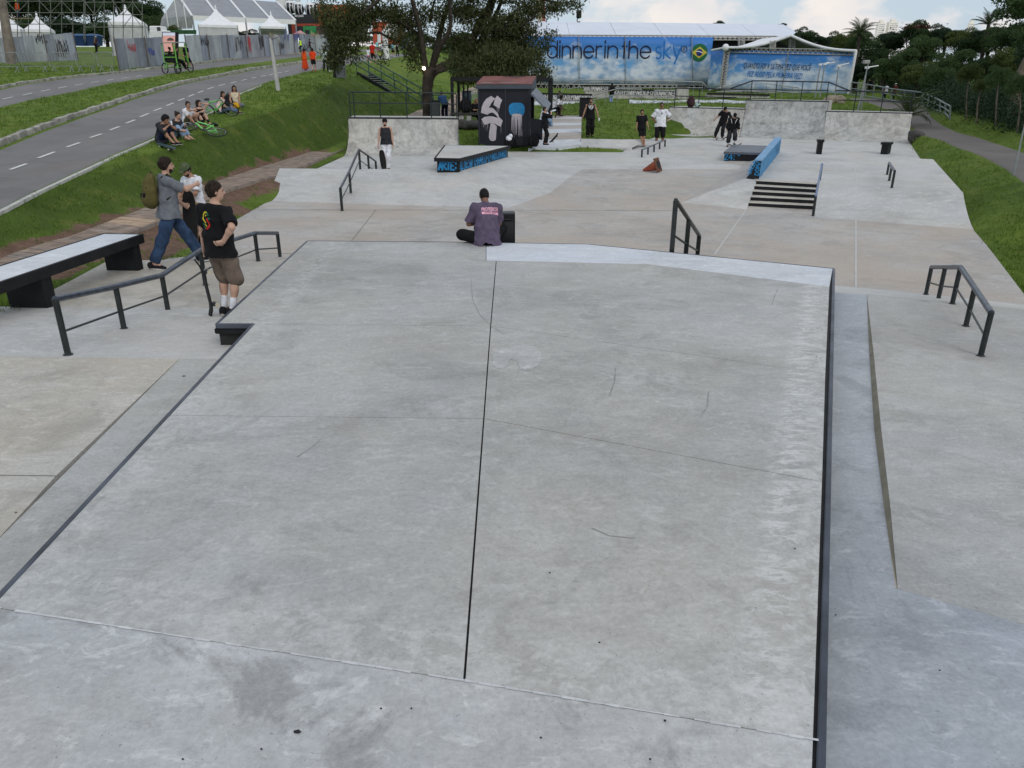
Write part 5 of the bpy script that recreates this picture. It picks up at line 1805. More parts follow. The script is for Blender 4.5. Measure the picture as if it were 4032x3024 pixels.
def decal(surface,parent_root,polys,o,ux,uy,n,m,name,off=.004):
 """flat print laid onto a garment: polys in (u,v) metres about o, pushed along -n onto the cloth"""
 me=surface.data
 bv=BVHTree.FromPolygons([v.co.copy()for v in me.vertices],[tuple(p.vertices)for p in me.polygons])
 o,ux,uy,n=Vector(o),Vector(ux),Vector(uy),Vector(n)
 mb=MB()
 for poly in polys:
  out=[]
  for u,v in poly:
   p=o+ux*u+uy*v
   h=bv.ray_cast(p+n*.4,-n)
   out.append((h[0]if h[0]is not None else p)+n*off)
  mb.poly(out)
 return mb.build(name,m,surface,local=True,normals=False)
def decal_mesh(surface,me2,o,ux,uy,n,m,name,off=.004):
 me=surface.data
 bv=BVHTree.FromPolygons([v.co.copy()for v in me.vertices],[tuple(p.vertices)for p in me.polygons])
 o,ux,uy,n=Vector(o),Vector(ux),Vector(uy),Vector(n)
 bm=bmesh.new();bm.from_mesh(me2)
 bmesh.ops.triangulate(bm,faces=bm.faces)
 for _ in range(1):
  bmesh.ops.subdivide_edges(bm,edges=[e for e in bm.edges if e.calc_length()>.012],cuts=1)
 for v in bm.verts:
  p=o+ux*v.co.x+uy*v.co.y
  h=bv.ray_cast(p+n*.4,-n)
  v.co=(h[0]if h[0]is not None else p)+n*off
 bm.to_mesh(me2);bm.free()
 return link(name,me2,surface,m,True)
GRIP=plain('grip_tape',(.016,.016,.017),.95,0,.2,30)
WOODB=plain('board_wood',(.30,.20,.12),.6,0,.3,8)
WHEEL=plain('board_wheel',(.55,.50,.40),.5,0,.1)
WHEELD=plain('dark_wheel',(.03,.03,.03),.5,0,.1)
def skateboard(mat4,label,ln=.80,w=.20,under=WOODB,wheel=WHEEL,group=None,top=GRIP,name='skateboard',kick=True):
 """mat4 places the board: local x along it, z up through the grip"""
 loc,rot,_=mat4.decompose()
 t=empty(name,loc,label,'skateboard',group)
 t.rotation_euler=rot.to_euler()
 def outline(z,sh=0):
  pts_=[]
  for k in range(28):
   a=2*math.pi*k/28
   cx,sx=math.cos(a),math.sin(a)
   x=ln/2*math.copysign(abs(cx)**.75,cx);y=w/2*math.copysign(abs(sx)**.6,sx)
   zz=z+(max(0,abs(x)-ln*.32)*.42 if kick else 0)
   pts_.append(Vector((x*(1-sh),y*(1-sh),zz)))
  return pts_
 for nm,z0_,z1_,m in (('deck',.087,.099,under),('grip',.1,.102,top)):
  A,B=outline(z1_,.0 if nm=='deck'else.015),outline(z0_,.0 if nm=='deck'else.015)
  mb=MB()
  n=len(A);vs=A+B
  half=n//2
  fs=[]
  for k in range(1,n//2):
   a,b,c,d=k-1,k,n-k,n-k-1 if n-k-1>=0 else 0
   a_,b_=(n-(k-1))%n,(n-k)%n
   fs.append((k-1,k,b_,a_)if a_!=k-1 else (k-1,k,b_))
  fs.append((n//2-1,n//2,n//2+1))
  fs2=[tuple(n+i for i in reversed(f_))for f_ in fs]
  sides=[(i,(i+1)%n,n+(i+1)%n,n+i)for i in range(n)]
  mb.add(vs,fs+fs2+sides)
  mb.build(nm,m,t,local=True)
 for sx in (-1,1):
  x=sx*ln*.27
  tr=MB();tr.tube([(x,-w*.36,.03),(x,w*.36,.03)],.009,6);tr.box((x,0,.06),(.05,.05,.055));tr.build('truck',STEEL,t,local=True)
  for sy in (-1,1):
   wh=MB();wh.tube([(x,sy*w*.34,.028),(x,sy*w*.5,.028)],.028,10);wh.build('wheel',wheel,t,local=True)
 return t
def frame(xaxis,zaxis,loc):
 x=Vector(xaxis).normalized();z=Vector(zaxis);z=(z-x*z.dot(x)).normalized();y=z.cross(x)
 M=Matrix((x,y,z)).transposed().to_4x4()
 M.translation=Vector(loc)
 return M
def quad_on(pxs,Y):
 Ys=Y if isinstance(Y,(list,tuple))else [Y]*len(pxs)
 return [PY(x,y,k)for (x,y),k in zip(pxs,Ys)]
def gp(px,py,Y):
 """point on the ground sheet below the surveyed line of sight at distance Y"""
 p=PY(px,py,Y);p.z=gz(p.x,p.y);return p
def sheet(mb,q,nrm_th=.0):
 mb.poly(q);return mb
GREYP=plain('grey_paint',(.20,.21,.23),.6)
WHITEP=plain('white_paint',(.74,.75,.76),.5,0,.08)
TIMBER=plain('timber',(.26,.195,.15),.85,0,.4,3.5,bmp=.4,obj=False)
TIMBER2=plain('pale_timber',(.40,.29,.20),.85,0,.3,3.5,bmp=.4,obj=False)
TIMBER3=plain('grey_timber',(.25,.205,.175),.9,0,.35,3.5,bmp=.4,obj=False)
FABRIC=plain('tent_fabric',(.78,.79,.82),.6,0,.06,2)
FABRICG=plain('tent_wall',(.50,.51,.53),.7,0,.10,2)
walk_t=empty('boardwalk',(board_left[6].x,board_left[6].y,.4),'low timber boardwalk of weathered planks along the foot of the grass bank','boardwalk')
A_l,B_l=resample(extend(board_left,2.0),.05),resample(extend(board_right,1.0),.05)
def at_y(L,y):return min(L,key=lambda p:abs(p.y-y))
y=12.2;k=0
sec_end=y+1.9;along_mode=0
cnt=0
while y<35.2:
 a,b=at_y(A_l,y),at_y(B_l,y-.55)
 w=rng.uniform(.13,.15)
 a2,b2_=at_y(A_l,y+w),at_y(B_l,y+w-.55)
 if (b2_-a2).length>.3 and (a2-a).length>.03 and (b2_-b).length>.01:
  mb=MB()
  dz=rng.uniform(0,.012)+.045
  u=Vector((0,0,dz))
  e=.09
  A2,B2=a.lerp(a2,1-e),b.lerp(b2_,1-e)
  mb.prism(ccw([a+u,b+u,B2+u,A2+u]),ccw([a-u*.2,b-u*.2,B2-u*.2,A2-u*.2]))
  m=TIMBER2 if (17.2<y<18.0)else (TIMBER if rng.random()<.6 else TIMBER3)
  mb.build('plank',m,walk_t)
  cnt+=1
 y+=w
mb=MB()
L=[p for p in B_l if p.y>12][::8]
for p,q in zip(L,L[1:]):mb.bar(p+Vector((.02,0,-.06)),q+Vector((.02,0,-.06)),.05,.2,ext=.01)
mb.build('edge_beam',TIMBER3,walk_t)
bp_=on_ground(1096,357)
tp_=PY(1064,150,bp_.y)
lp=empty('lamp_post',bp_,'leaning pale lamp post with a broken head standing on the grass by the road','lamp post')
mb=MB();mb.tube([bp_-Vector((0,0,.1)),bp_.lerp(tp_,.5),tp_],[.125,.105,.075],10);mb.build('pole',plain('pale_pole',(.46,.46,.45),.6,0,.15,3),lp)
mb=MB();mb.tube([tp_+Vector((-.35,0,.12)),tp_+Vector((-.1,0,.02)),tp_],.035,6);mb.build('bracket',GREYP,lp)
mb=MB();mb.tube([tp_+Vector((.42,0,.05)),tp_+Vector((.15,0,-.05)),tp_],.035,6);mb.build('bracket',GREYP,lp)
mb=MB();mb.box(tp_+Vector((0,0,.02)),(.3,.14,.1));mb.build('head',GREYP,lp)
def hoard_mat(name,c):
 m,nt,b=base_mat(name)
 p=wpos(nt,(1,1,.6))
 n1=noise(nt,p,.9,7,.65,.4)
 n2=noise(nt,wpos(nt,(1,1,.12)),3,5,.6)
 col=ramp(nt,n1,[(.32,tuple(x*.62 for x in c)),(.5,c),(.68,tuple(x*1.35 for x in c))])
 col=mixc_(nt,.35,col,ramp(nt,n2,[(.35,tuple(x*.6 for x in c)),(.65,tuple(x*1.3 for x in c))]))
 nt.links.new(col,b.inputs['Base Color']);b.inputs['Roughness'].default_value=.5;b.inputs['Metallic'].default_value=.3
 return m
HOARD=[hoard_mat('hoarding_%s'%n,c)for n,c in (('blue',(.27,.30,.36)),('grey',(.31,.33,.36)),('pale',(.38,.41,.43)),('dark',(.22,.24,.28)))]
INK={n:plain('spray_'+n,c,.8,0,.1,obj=False)for n,c in (('black',(.03,.03,.04)),('red',(.45,.05,.06)),('blue',(.06,.09,.35)),('pink',(.45,.25,.30)),('tan',(.42,.33,.2)),('white',(.6,.6,.6)))}
def scrawl(a,ux,uz,n,w,h,m,parent,k=7,seed=0,th=.05):
 r_=np.random.default_rng(seed)
 lines=[]
 for i in range(k):
  x=w*i/k
  pts_=[(x+r_.uniform(0,.5)*w/k*2,r_.uniform(0,1)*h)for _ in range(5)]
  lines.append(pts_)
 return strokes(lines,a,ux,uz,n,th,m,parent,'graffiti',.03)
def hoarding(label,base,top,n,inks=(),Yb=None):
 """base/top: two end pixels each; panels stand side by side"""
 b0,b1=base
 h0,h1=(PY(top[0][0],top[0][1],b0.y).z-b0.z),(PY(top[1][0],top[1][1],b1.y).z-b1.z)
 t=empty('hoarding',b0,label,'hoarding')
 d=(b1-b0).xy.normalized().to_3d();nn=Vector((d.y,-d.x,0))
 if nn.dot(-b0)<0:nn=-nn
 for i in range(n):
  u0,u1=i/n,(i+1)/n
  p,q=b0.lerp(b1,u0),b0.lerp(b1,u1)
  ha,hb_=h0+(h1-h0)*u0,h0+(h1-h0)*u1
  off=nn*(.02*(i%2));g=d*.012
  dh=rng.uniform(-.05,.04)
  mb=MB();th=nn*.03
  A,B=p+g+off,q-g+off
  mb.prism(ccw([A+th,B+th,B,A]),ccw([A+th,B+th,B,A]))if False else None
  K=9
  fr_,bk_=[],[]
  for k in range(K+1):
   c=A.lerp(B,k/K)+nn*(.018 if k%3==1 else 0)
   hz=ha+(hb_-ha)*k/K+dh
   fr_+=[c+th-Vector((0,0,.15)),c+th+Vector((0,0,hz))]
   bk_+=[c-Vector((0,0,.15)),c+Vector((0,0,hz))]
  vs=fr_+bk_;m_=len(fr_)
  fs=[]
  for k in range(K):
   s=2*k
   fs+=[(s,s+2,s+3,s+1),(m_+s,m_+s+1,m_+s+3,m_+s+2),(s+1,s+3,m_+s+3,m_+s+1)]
  fs+=[(0,1,m_+1,m_),(2*K,m_+2*K,m_+2*K+1,2*K+1)]
  mb.add(vs,fs)
  o=mb.build('panel',HOARD[int(rng.integers(0,4))],t)
  for (pi,ink,sd,u,v,w,h)in inks:
   if pi==i:
    scrawl(A+nn*.06+d*u+Vector((0,0,v)),d,Vector((0,0,1)),nn,w,h,INK[ink],o,6,sd)
 for i in range(0,n+1,3):
  p=b0.lerp(b1,i/n);hh=h0+(h1-h0)*i/n
  mb=MB();mb.bar(p+nn*.09-Vector((0,0,.2)),p+nn*.09+Vector((0,0,hh+.1)),.07,.05);mb.build('prop',plain('prop_brown',(.12,.10,.09),.8),t)
 return t
def fr(px,py,dz=.04):
 p=PF(px,py,lambda Y:f_road(Y)+dz);return p
hoarding('grey-blue sheet metal hoarding at the far left behind the wooden pole',(fr(-60,252),fr(307,238)),((-60,154),(296,130)),9,[(5,'black',3,.1,1.5,1.0,.9),(7,'black',5,.0,.3,1.1,1.6)])
hoarding('short leaning run of grey hoarding beside the pedal cart',(fr(467,274),fr(655,257)),((448,150),(640,145)),5,[(1,'red',8,.2,1.2,1.0,.9),(3,'blue',9,.2,.9,.8,.6)])
hoarding('long run of grey metal hoarding covered in graffiti beyond the road',(fr(740,246),fr(1178,209)),((738,140),(1178,134)),19,[(2,'black',11,.1,1.3,1.3,.9),(7,'black',12,.1,.4,1.4,1.7),(9,'red',13,.3,.5,.5,1.6),(11,'black',14,.1,.6,1.0,1.8),(13,'tan',15,.2,1.5,1.0,.8),(14,'white',19,.2,1.2,1.2,1.0),(15,'black',20,.2,.6,.8,.8),(16,'blue',16,.0,1.4,1.2,1.1),(18,'blue',17,.0,1.2,1.5,1.3)])
hoarding('paler hoarding at the far end of the run, behind the guard',(fr(1182,204),fr(1300,198)),((1182,133),(1300,136)),6,[(2,'tan',21,.2,1.6,1.5,.8)])
def barrier(x0,x1,yt,yb,first,lab):
 a,b=fr(x0,yb),fr(x1,yb+(2 if x1>300 else 0))
 b=PY(x1,yb,a.y);b.z=a.z
 h=PY(x0,yt,a.y).z-a.z
 t=empty('crowd_barrier',a.lerp(b,.5),lab,'barrier','crowd barriers')
 d=(b-a).normalized();W=(b-a).length
 mb=MB()
 zz=lambda p,z:p+Vector((0,0,z))
 i0,i1=a+d*.05,b-d*.05
 mb.tube([zz(i0,h*.30),zz(i0,h*.92),zz(i0+d*.12,h),zz(i1-d*.12,h),zz(i1,h*.92),zz(i1,h*.30),zz(i0,h*.30)],.028,6);mb.build('frame',GALV,t)
 for k in range(1,17):
  m_=MB();p=i0.lerp(i1,k/17);m_.tube([zz(p,h*.30),zz(p,h*.99)],.008,4,cap=False);m_.build('bar',GALV,t)
 for p in (i0+d*.25,i1-d*.25):
  m_=MB();m_.tube([p+Vector((0,-.35,0)),zz(p,h*.30),p+Vector((.0,.35,0))],.022,5);m_.tube([zz(p,h*.3),p+Vector((.28,-.3,0))],.018,5);m_.build('foot',GALV,t)
for i,(x0,x1,lab)in enumerate([(-20,88,'crowd barrier cut by the left edge of the picture'),(91,197,'crowd barrier second from the left, before the graffiti'),(200,301,'crowd barrier in the middle of the row of five'),(304,385,'crowd barrier second from the right, before the gap in the hoardings'),(388,458,'crowd barrier nearest the short leaning hoarding')]):
 barrier(x0,x1,206 if i else 207,287-i*1.2,i==0,lab)
SCAF=plain('scaffold_tube',(.17,.18,.165),.5,.4,.2,3)
def scaffold(label,x0,x1,ytop,ybot,Y,nx,ny,lean=0):
 p0=PY(x0,ybot,Y)
 t=empty('scaffold',p0,label,'scaffold')
 xs=[x0+(x1-x0)*i/nx for i in range(nx+1)]
 ys=[ybot+(ytop-ybot)*j/ny for j in range(ny+1)]
 for dY in (0,1.6):
  for x in xs:
   mb=MB();mb.tube([PY(x,ybot+60,Y+dY),PY(x+lean,ytop,Y+dY)],.045,5,cap=False);mb.build('standard',SCAF,t)
  for y in ys:
   mb=MB();mb.tube([PY(xs[0]-4,y,Y+dY-.05),PY(xs[-1]+4,y,Y+dY-.05)],.04,5,cap=False);mb.build('ledger',SCAF,t)
 for i in range(nx):
  for j in range(ny):
   if (i+j)%4==3:continue
   mb=MB();mb.tube([PY(xs[i],ys[j+1],Y-.08),PY(xs[i+1],ys[j],Y-.08)]if (i%3!=1)else [PY(xs[i],ys[j],Y-.08),PY(xs[i+1],ys[j+1],Y-.08)],.034,5,cap=False);mb.build('brace',SCAF,t)
 return t
scaffold('tall grey scaffold frame of many diagonal braces at the top left',25,330,-40,95,90,7,3)
scaffold('tall scaffold frame standing in front of the second white tent',335,560,-40,107,84,6,3)
p=PY(75,60,90.6)
p.z=PY(75,72,90.6).z
mb=MB();a=PY(30,73,90.6);b=PY(130,73,90.6);mb.box(a.lerp(b,.5),((b-a).length,.6,.05))
tag(mb.build('scaffold_plank',TIMBER2),'plank the worker in orange stands on, up on the scaffold','plank')
person(p,160,'worker in an orange jacket standing high on the scaffold',1.7,dict(skin='brown',hair='black',top='#d2501e',sleeve=1.9,bottom='navy',shoes='black',style='cap',capc='neon'),None,vox=.04,detail=0)
pw_=PY(380,205,96);
person(pw_,-30,'worker in a red-brown top and white cap standing by the blue tanks',1.72,dict(skin='brown',hair='black',top='#4a2a26',sleeve=.9,bottom='black',shoes='black',style='cap',capc='white'),dict(spine=(20,0,0),RH=(.2,.35,.8)),vox=.04,detail=0)
for x,lab in ((322,'left blue plastic water tank behind the barriers'),(374,'right blue plastic water tank behind the barriers')):
 c=PY(x,180,101)
 t=empty('water_tank',c,lab,'tank','blue water tanks')
 m=plain('tank_blue',(.018,.05,.15),.5)
 mb=MB();mb.lathe(c,[(.85,0),(1.05,1.0),(1.08,1.05)],16);mb.build('tank_body',m,t)
 mb=MB();mb.lathe(c+Vector((0,0,1.05)),[(1.12,0),(1.05,.12),(.5,.25),(.2,.27)],16);mb.build('lid',plain('tank_lid',(.03,.09,.2),.5),t)
wpb,wpt=PY(45,252,64),PY(2,-40,64)
mb=MB();mb.tube([wpb,wpb.lerp(wpt,.5),wpt],[.36,.33,.27],12)
tag(mb.build('wooden_pole',plain('old_wood',(.20,.17,.145),.9,0,.35,2.2,bmp=.5)),'thick weathered wooden pole at the far left edge','pole')
def pagoda(label,apex,xl,xr,yeave,ywall,Y,open_=False):
 el,er=PY(xl,yeave,Y),PY(xr,yeave,Y)
 W=(er-el).length/1.12
 c=el.lerp(er,.5);zE=el.z;zA=PY(apex[0],apex[1],Y).z;zB=PY(xl,ywall,Y).z-3
 ang=.35
 t=empty('peaked_tent',(c.x,c.y,zB),label,'tent','peaked white tents')
 X=Vector((math.cos(ang),math.sin(ang),0));Yd=Vector((-math.sin(ang),math.cos(ang),0))
 h=W/2/1.15
 cor=[c-X*h-Yd*h,c+X*h-Yd*h,c+X*h+Yd*h,c-X*h+Yd*h]
 N,M=10,10
 mb=MB();mb.smooth=True
 for s in range(4):
  a,b=cor[s],cor[(s+1)%4]
  vs=[]
  for i in range(N+1):
   u=i/N
   f=(1-u)**1.75*.97+.03*(1-u)+(.012 if i==N else 0)
   z=zE+(zA-zE)*(u**1.0)
   for j in range(M+1):
    p_=a.lerp(b,j/M)
    q_=Vector((c.x+(p_.x-c.x)*f,c.y+(p_.y-c.y)*f,z-.10*math.sin(math.pi*j/M)*(1-u)*u*3))
    vs.append(q_)
  fs=[(i*(M+1)+j,i*(M+1)+j+1,(i+1)*(M+1)+j+1,(i+1)*(M+1)+j)for i in range(N)for j in range(M)]
  mb.add(vs,fs)
 mb.build('canopy',FABRIC,t)
 mb=MB()
 for s in range(4):
  a,b=Vector((cor[s].x,cor[s].y,zE)),Vector((cor[(s+1)%4].x,cor[(s+1)%4].y,zE))
  mb.poly([a,b,b-Vector((0,0,.32)),a-Vector((0,0,.32))])
 mb.build('valance',FABRIC,t)
 for s in range(4):
  a,b=Vector((cor[s].x,cor[s].y,zE-.33)),Vector((cor[(s+1)%4].x,cor[(s+1)%4].y,zE-.33))
  if open_ and s==0:continue
  m_=MB()
  K=8
  cc_=Vector((c.x,c.y,0))
  for k in range(K):
   p_,q_=a.lerp(b,k/K),a.lerp(b,(k+1)/K)
   ip=(cc_-Vector((p_.x,p_.y,0))).normalized()*(.05+.05*(k%2));iq=(cc_-Vector((q_.x,q_.y,0))).normalized()*(.05+.05*((k+1)%2))
   m_.poly([p_+ip,q_+iq,Vector((q_.x,q_.y,zB))+iq,Vector((p_.x,p_.y,zB))+ip])
  m_.build('side_wall',FABRICG if s in (0,3)else FABRIC,t)
 for p_ in cor:
  m_=MB();m_.tube([(p_.x,p_.y,zB),(p_.x,p_.y,zE)],.05,6);m_.build('leg',GALV,t)
 mb=MB();mb.tube([(c.x,c.y,zA-.25),(c.x,c.y,zA+.1)],[.14,.05],6);mb.build('finial',FABRIC,t)
pagoda('peaked white tent at the far left, partly behind the wooden pole',(28,48),-20,98,116,135,100)
pagoda('small peaked white tent second from the left, behind the scaffold',(130,50),98,214,118,135,99)
pagoda('tall peaked white tent with grey side walls behind the right scaffold',(490,22),420,586,91,150,92)
pagoda('widest peaked white tent, in front of the translucent hangar tent',(848,23),766,950,103,142,112)
pagoda('peaked white tent with a torn open front right of the widest tent',(1064,47),1009,1134,107,142,126,True)
TR=plain('translucent_roof',(.20,.21,.235),.4,0,.18,.7,obj=False)
hg=empty('hangar_tent',PY(760,140,132),'large grey translucent frame tent with white ribs behind the peaked tents','tent')
rg=[PY(700,-22,142),PY(1090,8,150)]
ev=[PY(757,63,129),PY(1163,80,137)]
n=4
for i in range(n):
 q=[ev[0].lerp(ev[1],i/n),ev[0].lerp(ev[1],(i+1)/n),rg[0].lerp(rg[1],(i+1)/n),rg[0].lerp(rg[1],i/n)]
 mb=MB();mb.prism(q,[p-Vector((0,0,.06))for p in q]);mb.build('roof_panel',TR,hg)
for i in range(n+1):
 mb=MB();a,b=ev[0].lerp(ev[1],i/n),rg[0].lerp(rg[1],i/n)
 mb.bar(a+Vector((0,-.1,.05)),b+Vector((0,-.1,.05)),.35,.12);mb.build('rib',WHITEP,hg)
 mb=MB();mb.tube([a,Vector((a.x,a.y,a.z-6))],.12,6);mb.build('column',GALV,hg)
mb=MB();mb.bar(ev[0]-Vector((0,.05,.25)),ev[1]-Vector((0,.05,.25)),.1,.7);mb.build('eave_band',WHITEP,hg)
gl0,gl1,glb=PY(628,88,134),rg[0],ev[0]
mb=MB();q=[PY(628,118,134),PY(757,112,129),ev[0],rg[0],PY(636,72,134.5)];mb.prism(q,[p+Vector((0,.08,0))for p in q]);mb.build('gable',plain('gable_grey',(.24,.255,.25),.5,0,.15,.8,obj=False),hg)
for k in (.3,.6,.85):
 a=q[0].lerp(q[1],k);mb=MB();mb.bar(a-Vector((0,.06,0)),Vector((a.x,a.y-.06,a.z+3.0+2*k)),.12,.08);mb.build('mullion',WHITEP,hg)
mb=MB();a,b=PY(590,118,104),PY(772,118,104);c,d=PY(772,134,104),PY(590,134,104);mb.prism([a,b,c,d],[p+Vector((0,.1,0))for p in (a,b,c,d)])
tag(mb.build('green_screen',plain('green_mesh',(.025,.085,.03),.9,0,.3,1.5,obj=False)),'green mesh screen behind the hoarding, left of the widest tent','screen')
vn=empty('van',PY(622,152,100),'white van half hidden behind the short hoarding','van')
a,b=PY(590,150,100),PY(652,150,100)
mb=MB();c=a.lerp(b,.5);w=(b-a).length;mb.box(c+Vector((0,1,.35)),(w,1.9,1.1));mb.box(c+Vector((-.1*w,1,1.0)),(w*.74,1.8,.7));mb.build('body',WHITEP,vn,bevel=.12)
mb=MB();mb.box(c+Vector((.14*w,.07,1.0)),(w*.22,.04,.45));mb.build('window',plain('dark_glass',(.015,.018,.02),.1,spec=.8),vn)
lt0=PY(668,205,71)
led=empty('led_totem',lt0,'upright advertising screen in a black frame showing a car on a pink ground','screen')
a,b,c,d=PY(636,207,71),PY(697,207,71),PY(697,126,71),PY(638,126,71)
mb=MB();mb.prism([a,b,c,d],[p+Vector((0,.35,0))for p in (a,b,c,d)]);mb.build('frame',BLACKP,led)
sv=Vector((0,-.02,0))
def inq(u,v):return (a.lerp(b,u)).lerp(d.lerp(c,u),v)+sv
mb=MB();mb.poly([inq(.06,.05),inq(.88,.05),inq(.88,.97),inq(.06,.97)]);mb.build('screen',plain('screen_pink',(.62,.32,.28),.3,emit=.35,obj=False),led)
mb=MB();mb.poly([inq(.06,.82)+sv,inq(.88,.82)+sv,inq(.88,.97)+sv,inq(.06,.97)+sv]);mb.build('headline',plain('screen_sky',(.55,.58,.7),.3,emit=.35,obj=False),led)
mb=MB();mb.poly([inq(.35,.58)+sv,inq(.80,.58)+sv,inq(.78,.66)+sv,inq(.65,.72)+sv,inq(.48,.72)+sv,inq(.36,.65)+sv]);mb.build('pictured_car',plain('screen_car',(.12,.07,.06),.3,obj=False),led)
wl1=empty('support_column',PY(872,75,160),'thick white slanting leg of the giant wheel behind the hangar tent','column','giant wheel legs')
mb=MB();mb.tube([PY(868,95,170),PY(895,-60,170)],.92,14);mb.build('column',WHITEP,wl1)
wl2=empty('support_column',PY(1106,60,160),'thick white upright leg of the giant wheel with slender white spokes at its right','column','giant wheel legs')
mb=MB();mb.tube([PY(1107,70,170),PY(1106,-60,170)],1.0,14);mb.build('column',WHITEP,wl2)
for (x0,y0),(x1,y1)in (((1126,46),(1185,-8)),((1126,30),(1160,-8)),((1128,10),(1150,-10)),((1135,44),(1210,-30)),((1125,0),(1185,-2))):
 mb=MB();mb.tube([PY(x0,y0,168),PY(x1,y1,168)],.14,6);mb.build('spoke',WHITEP,wl2)
GLASSD=plain('cabin_glass',(.012,.016,.02),.08,spec=.9)
for i,(x,y,lab)in enumerate([(1143,30,'giant wheel cabin furthest left, behind the spokes'),(1176,36,'dark glazed giant wheel cabin above the station roof, left of its twin'),(1221,38,'dark glazed giant wheel cabin nearest the tree'),(1250,37,'giant wheel cabin half hidden by the tree leaves')]):
 c=PY(x,y,157)
 t=empty('wheel_cabin',c,lab,'cabin','giant wheel cabins')
 mb=MB();mb.ball(c,(1.05,1.05,1.1),16,10);mb.build('glass_body',GLASSD,t)
 for dx in (-.55,.15,.7):
  r_=math.sqrt(max(.05,1.13-dx*dx))
  mb=MB();mb.tube([c+Vector((dx,-r_*math.cos(a_),r_*math.sin(a_)*1.04))for a_ in np.linspace(-1.3,1.5,12)],.09,6);mb.build('rib',WHITEP,t)
 mb=MB();mb.lathe(c+Vector((0,0,.75)),[(.85,0),(.7,.3),(.25,.42)],12);mb.build('roof_cap',WHITEP,t)
 mb=MB();mb.tube([c+Vector((-.3,0,1.1)),c+Vector((-.5,0,2.2))],.04,5);mb.tube([c+Vector((.3,0,1.1)),c+Vector((.5,0,2.2))],.04,5);mb.build('hanger',GALV,t)
stn=empty('wheel_station',PY(1160,130,140),'low dark station building of the giant wheel with white lettering são paulo','building')
DARKB=plain('dark_cladding',(.025,.027,.032),.6)
a,b=PY(1150,90,154),PY(1420,90,154)
zt_,zb2=PY(1160,56,154).z,PY(1160,96,154).z
mb=MB();mb.prism([Vector((a.x,a.y,zt_)),Vector((b.x,b.y,zt_)),Vector((b.x,b.y+8,zt_)),Vector((a.x,a.y+8,zt_))],[Vector((a.x,a.y,zb2)),Vector((b.x,b.y,zb2)),Vector((b.x,b.y+8,zb2)),Vector((a.x,a.y+8,zb2))]);mb.build('fascia',DARKB,stn)
place_text('são paulo',PY(1161,70,153.9),PY(1196,70,153.9),.62,(0,-1,0),WHITEP,stn,bold=.02)
mb=MB();mb.box(PY(1290,118,159),(13,8,2.4));mb.build('lower_hall',DARKB,stn)
for x in (1163,1200,1260):
 mb=MB();mb.tube([PY(x,96,153.8),PY(x,150,153.8)],.1,6);mb.build('column',GALV,stn)
def container(label,x0,x1,y0,y1,Y,col,group='kiosk containers',dark=None,extra=None):
 a,b=PY(x0,y1,Y),PY(x1,y1,Y);h=PY(x0,y0,Y).z-a.z
 t=empty('container',a,label,'container',group)
 c=a.lerp(b,.5)+Vector((0,1.3,h/2))
 mb=MB();mb.box(c,((b-a).length,2.6,h));mb.build('shell',plain('paint_'+label.split()[0],col,.6,0,.15,1,obj=False),t)
 for u in dark or []:
  mb=MB();mb.box(Vector((a.x+(b.x-a.x)*u[0],a.y-.02,a.z+h*u[1])),((b-a).length*u[2],.06,h*u[3]));mb.build('opening',DARKB,t)
 return t
container('red food container behind the far hoarding',1152,1268,93,142,146,(.36,.06,.03),dark=[(.28,.45,.28,.7),(.62,.6,.3,.5)])
container('green container with a white panel behind the guard',1196,1258,103,140,140,(.03,.25,.08),dark=[(.25,.35,.28,.5)])
container('brown container beside the green one, under the leaves',1247,1330,103,138,139,(.07,.05,.045))
container('orange container glimpsed high through the tree leaves',1255,1400,18,92,150,(.40,.11,.03))
container('vermilion container with a pale round emblem, behind the tree',1470,1585,85,172,140,(.42,.07,.03),dark=[(.55,.75,.5,.06)])
mb=MB();c=PY(1545,120,139.8);mb.poly([c+Vector((1.3*math.cos(2*math.pi*k/20),0,1.3*math.sin(2*math.pi*k/20)))for k in range(20)]);tag(mb.build('round_sign',plain('pale_sign',(.45,.42,.40),.7)),'pale round emblem on the vermilion container','sign')
container('blue portable booth at the right end of the road',1583,1605,150,195,118,(.03,.06,.2))
c=PY(1175,142,118)
mb=MB();a_,b_=PY(1155,133,118),PY(1195,133,118);ap=PY(1175,117,118);mb.add([a_,b_,b_+Vector((0,2,0)),a_+Vector((0,2,0)),ap+Vector((0,1,0))],[(0,1,4),(1,2,4),(2,3,4),(3,0,4)])
tag(mb.build('parasol',plain('parasol_pink',(.50,.26,.25),.8)),'faded pink parasol top showing above the hoarding','parasol')
tt=fr(1338,300)
tz=PY(1340,232,tt.y).z
tot=empty('totem_sign',tt,'grey slab-shaped totem sign seen from behind at the top of the bank','sign')
a,b=PY(1325,300,tt.y),PY(1362,296,tt.y)
mb=MB();c=a.lerp(b,.5);c.z=(a.z+tz)/2;mb.box(c,((b-a).length,.16,tz-a.z+.2));mb.build('slab',plain('totem_grey',(.115,.125,.145),.5),tot)
mb=MB();mb.box(c+Vector((-(b-a).length/2-.10,-.02,0)),(.2,.22,tz-a.z+.18));mb.build('dark_side',BLACKP,tot)
gpst=fr(1524,238)
gt=empty('goal_frame',gpst,'white goal-shaped post and crossbar standing on the grass beyond the stair','frame')
gy=gpst.y
mb=MB();mb.tube([gpst,PY(1514,121,gy)],.26,8);mb.build('post',WHITEP,gt)
mb=MB();mb.tube([PY(1506,121,gy),PY(1558,121,gy)],.14,8);mb.build('crossbar',WHITEP,gt)
mb=MB();mb.tube([PY(1493,125,gy+4),PY(1493,168,gy+4)],.18,8);mb.build('post',WHITEP,gt)
GRAIL=plain('green_rail',(.035,.085,.07),.5,.2,.2,5)
stp,sbm=fr(1405,286,-.05),PY(1662,436,57.5)
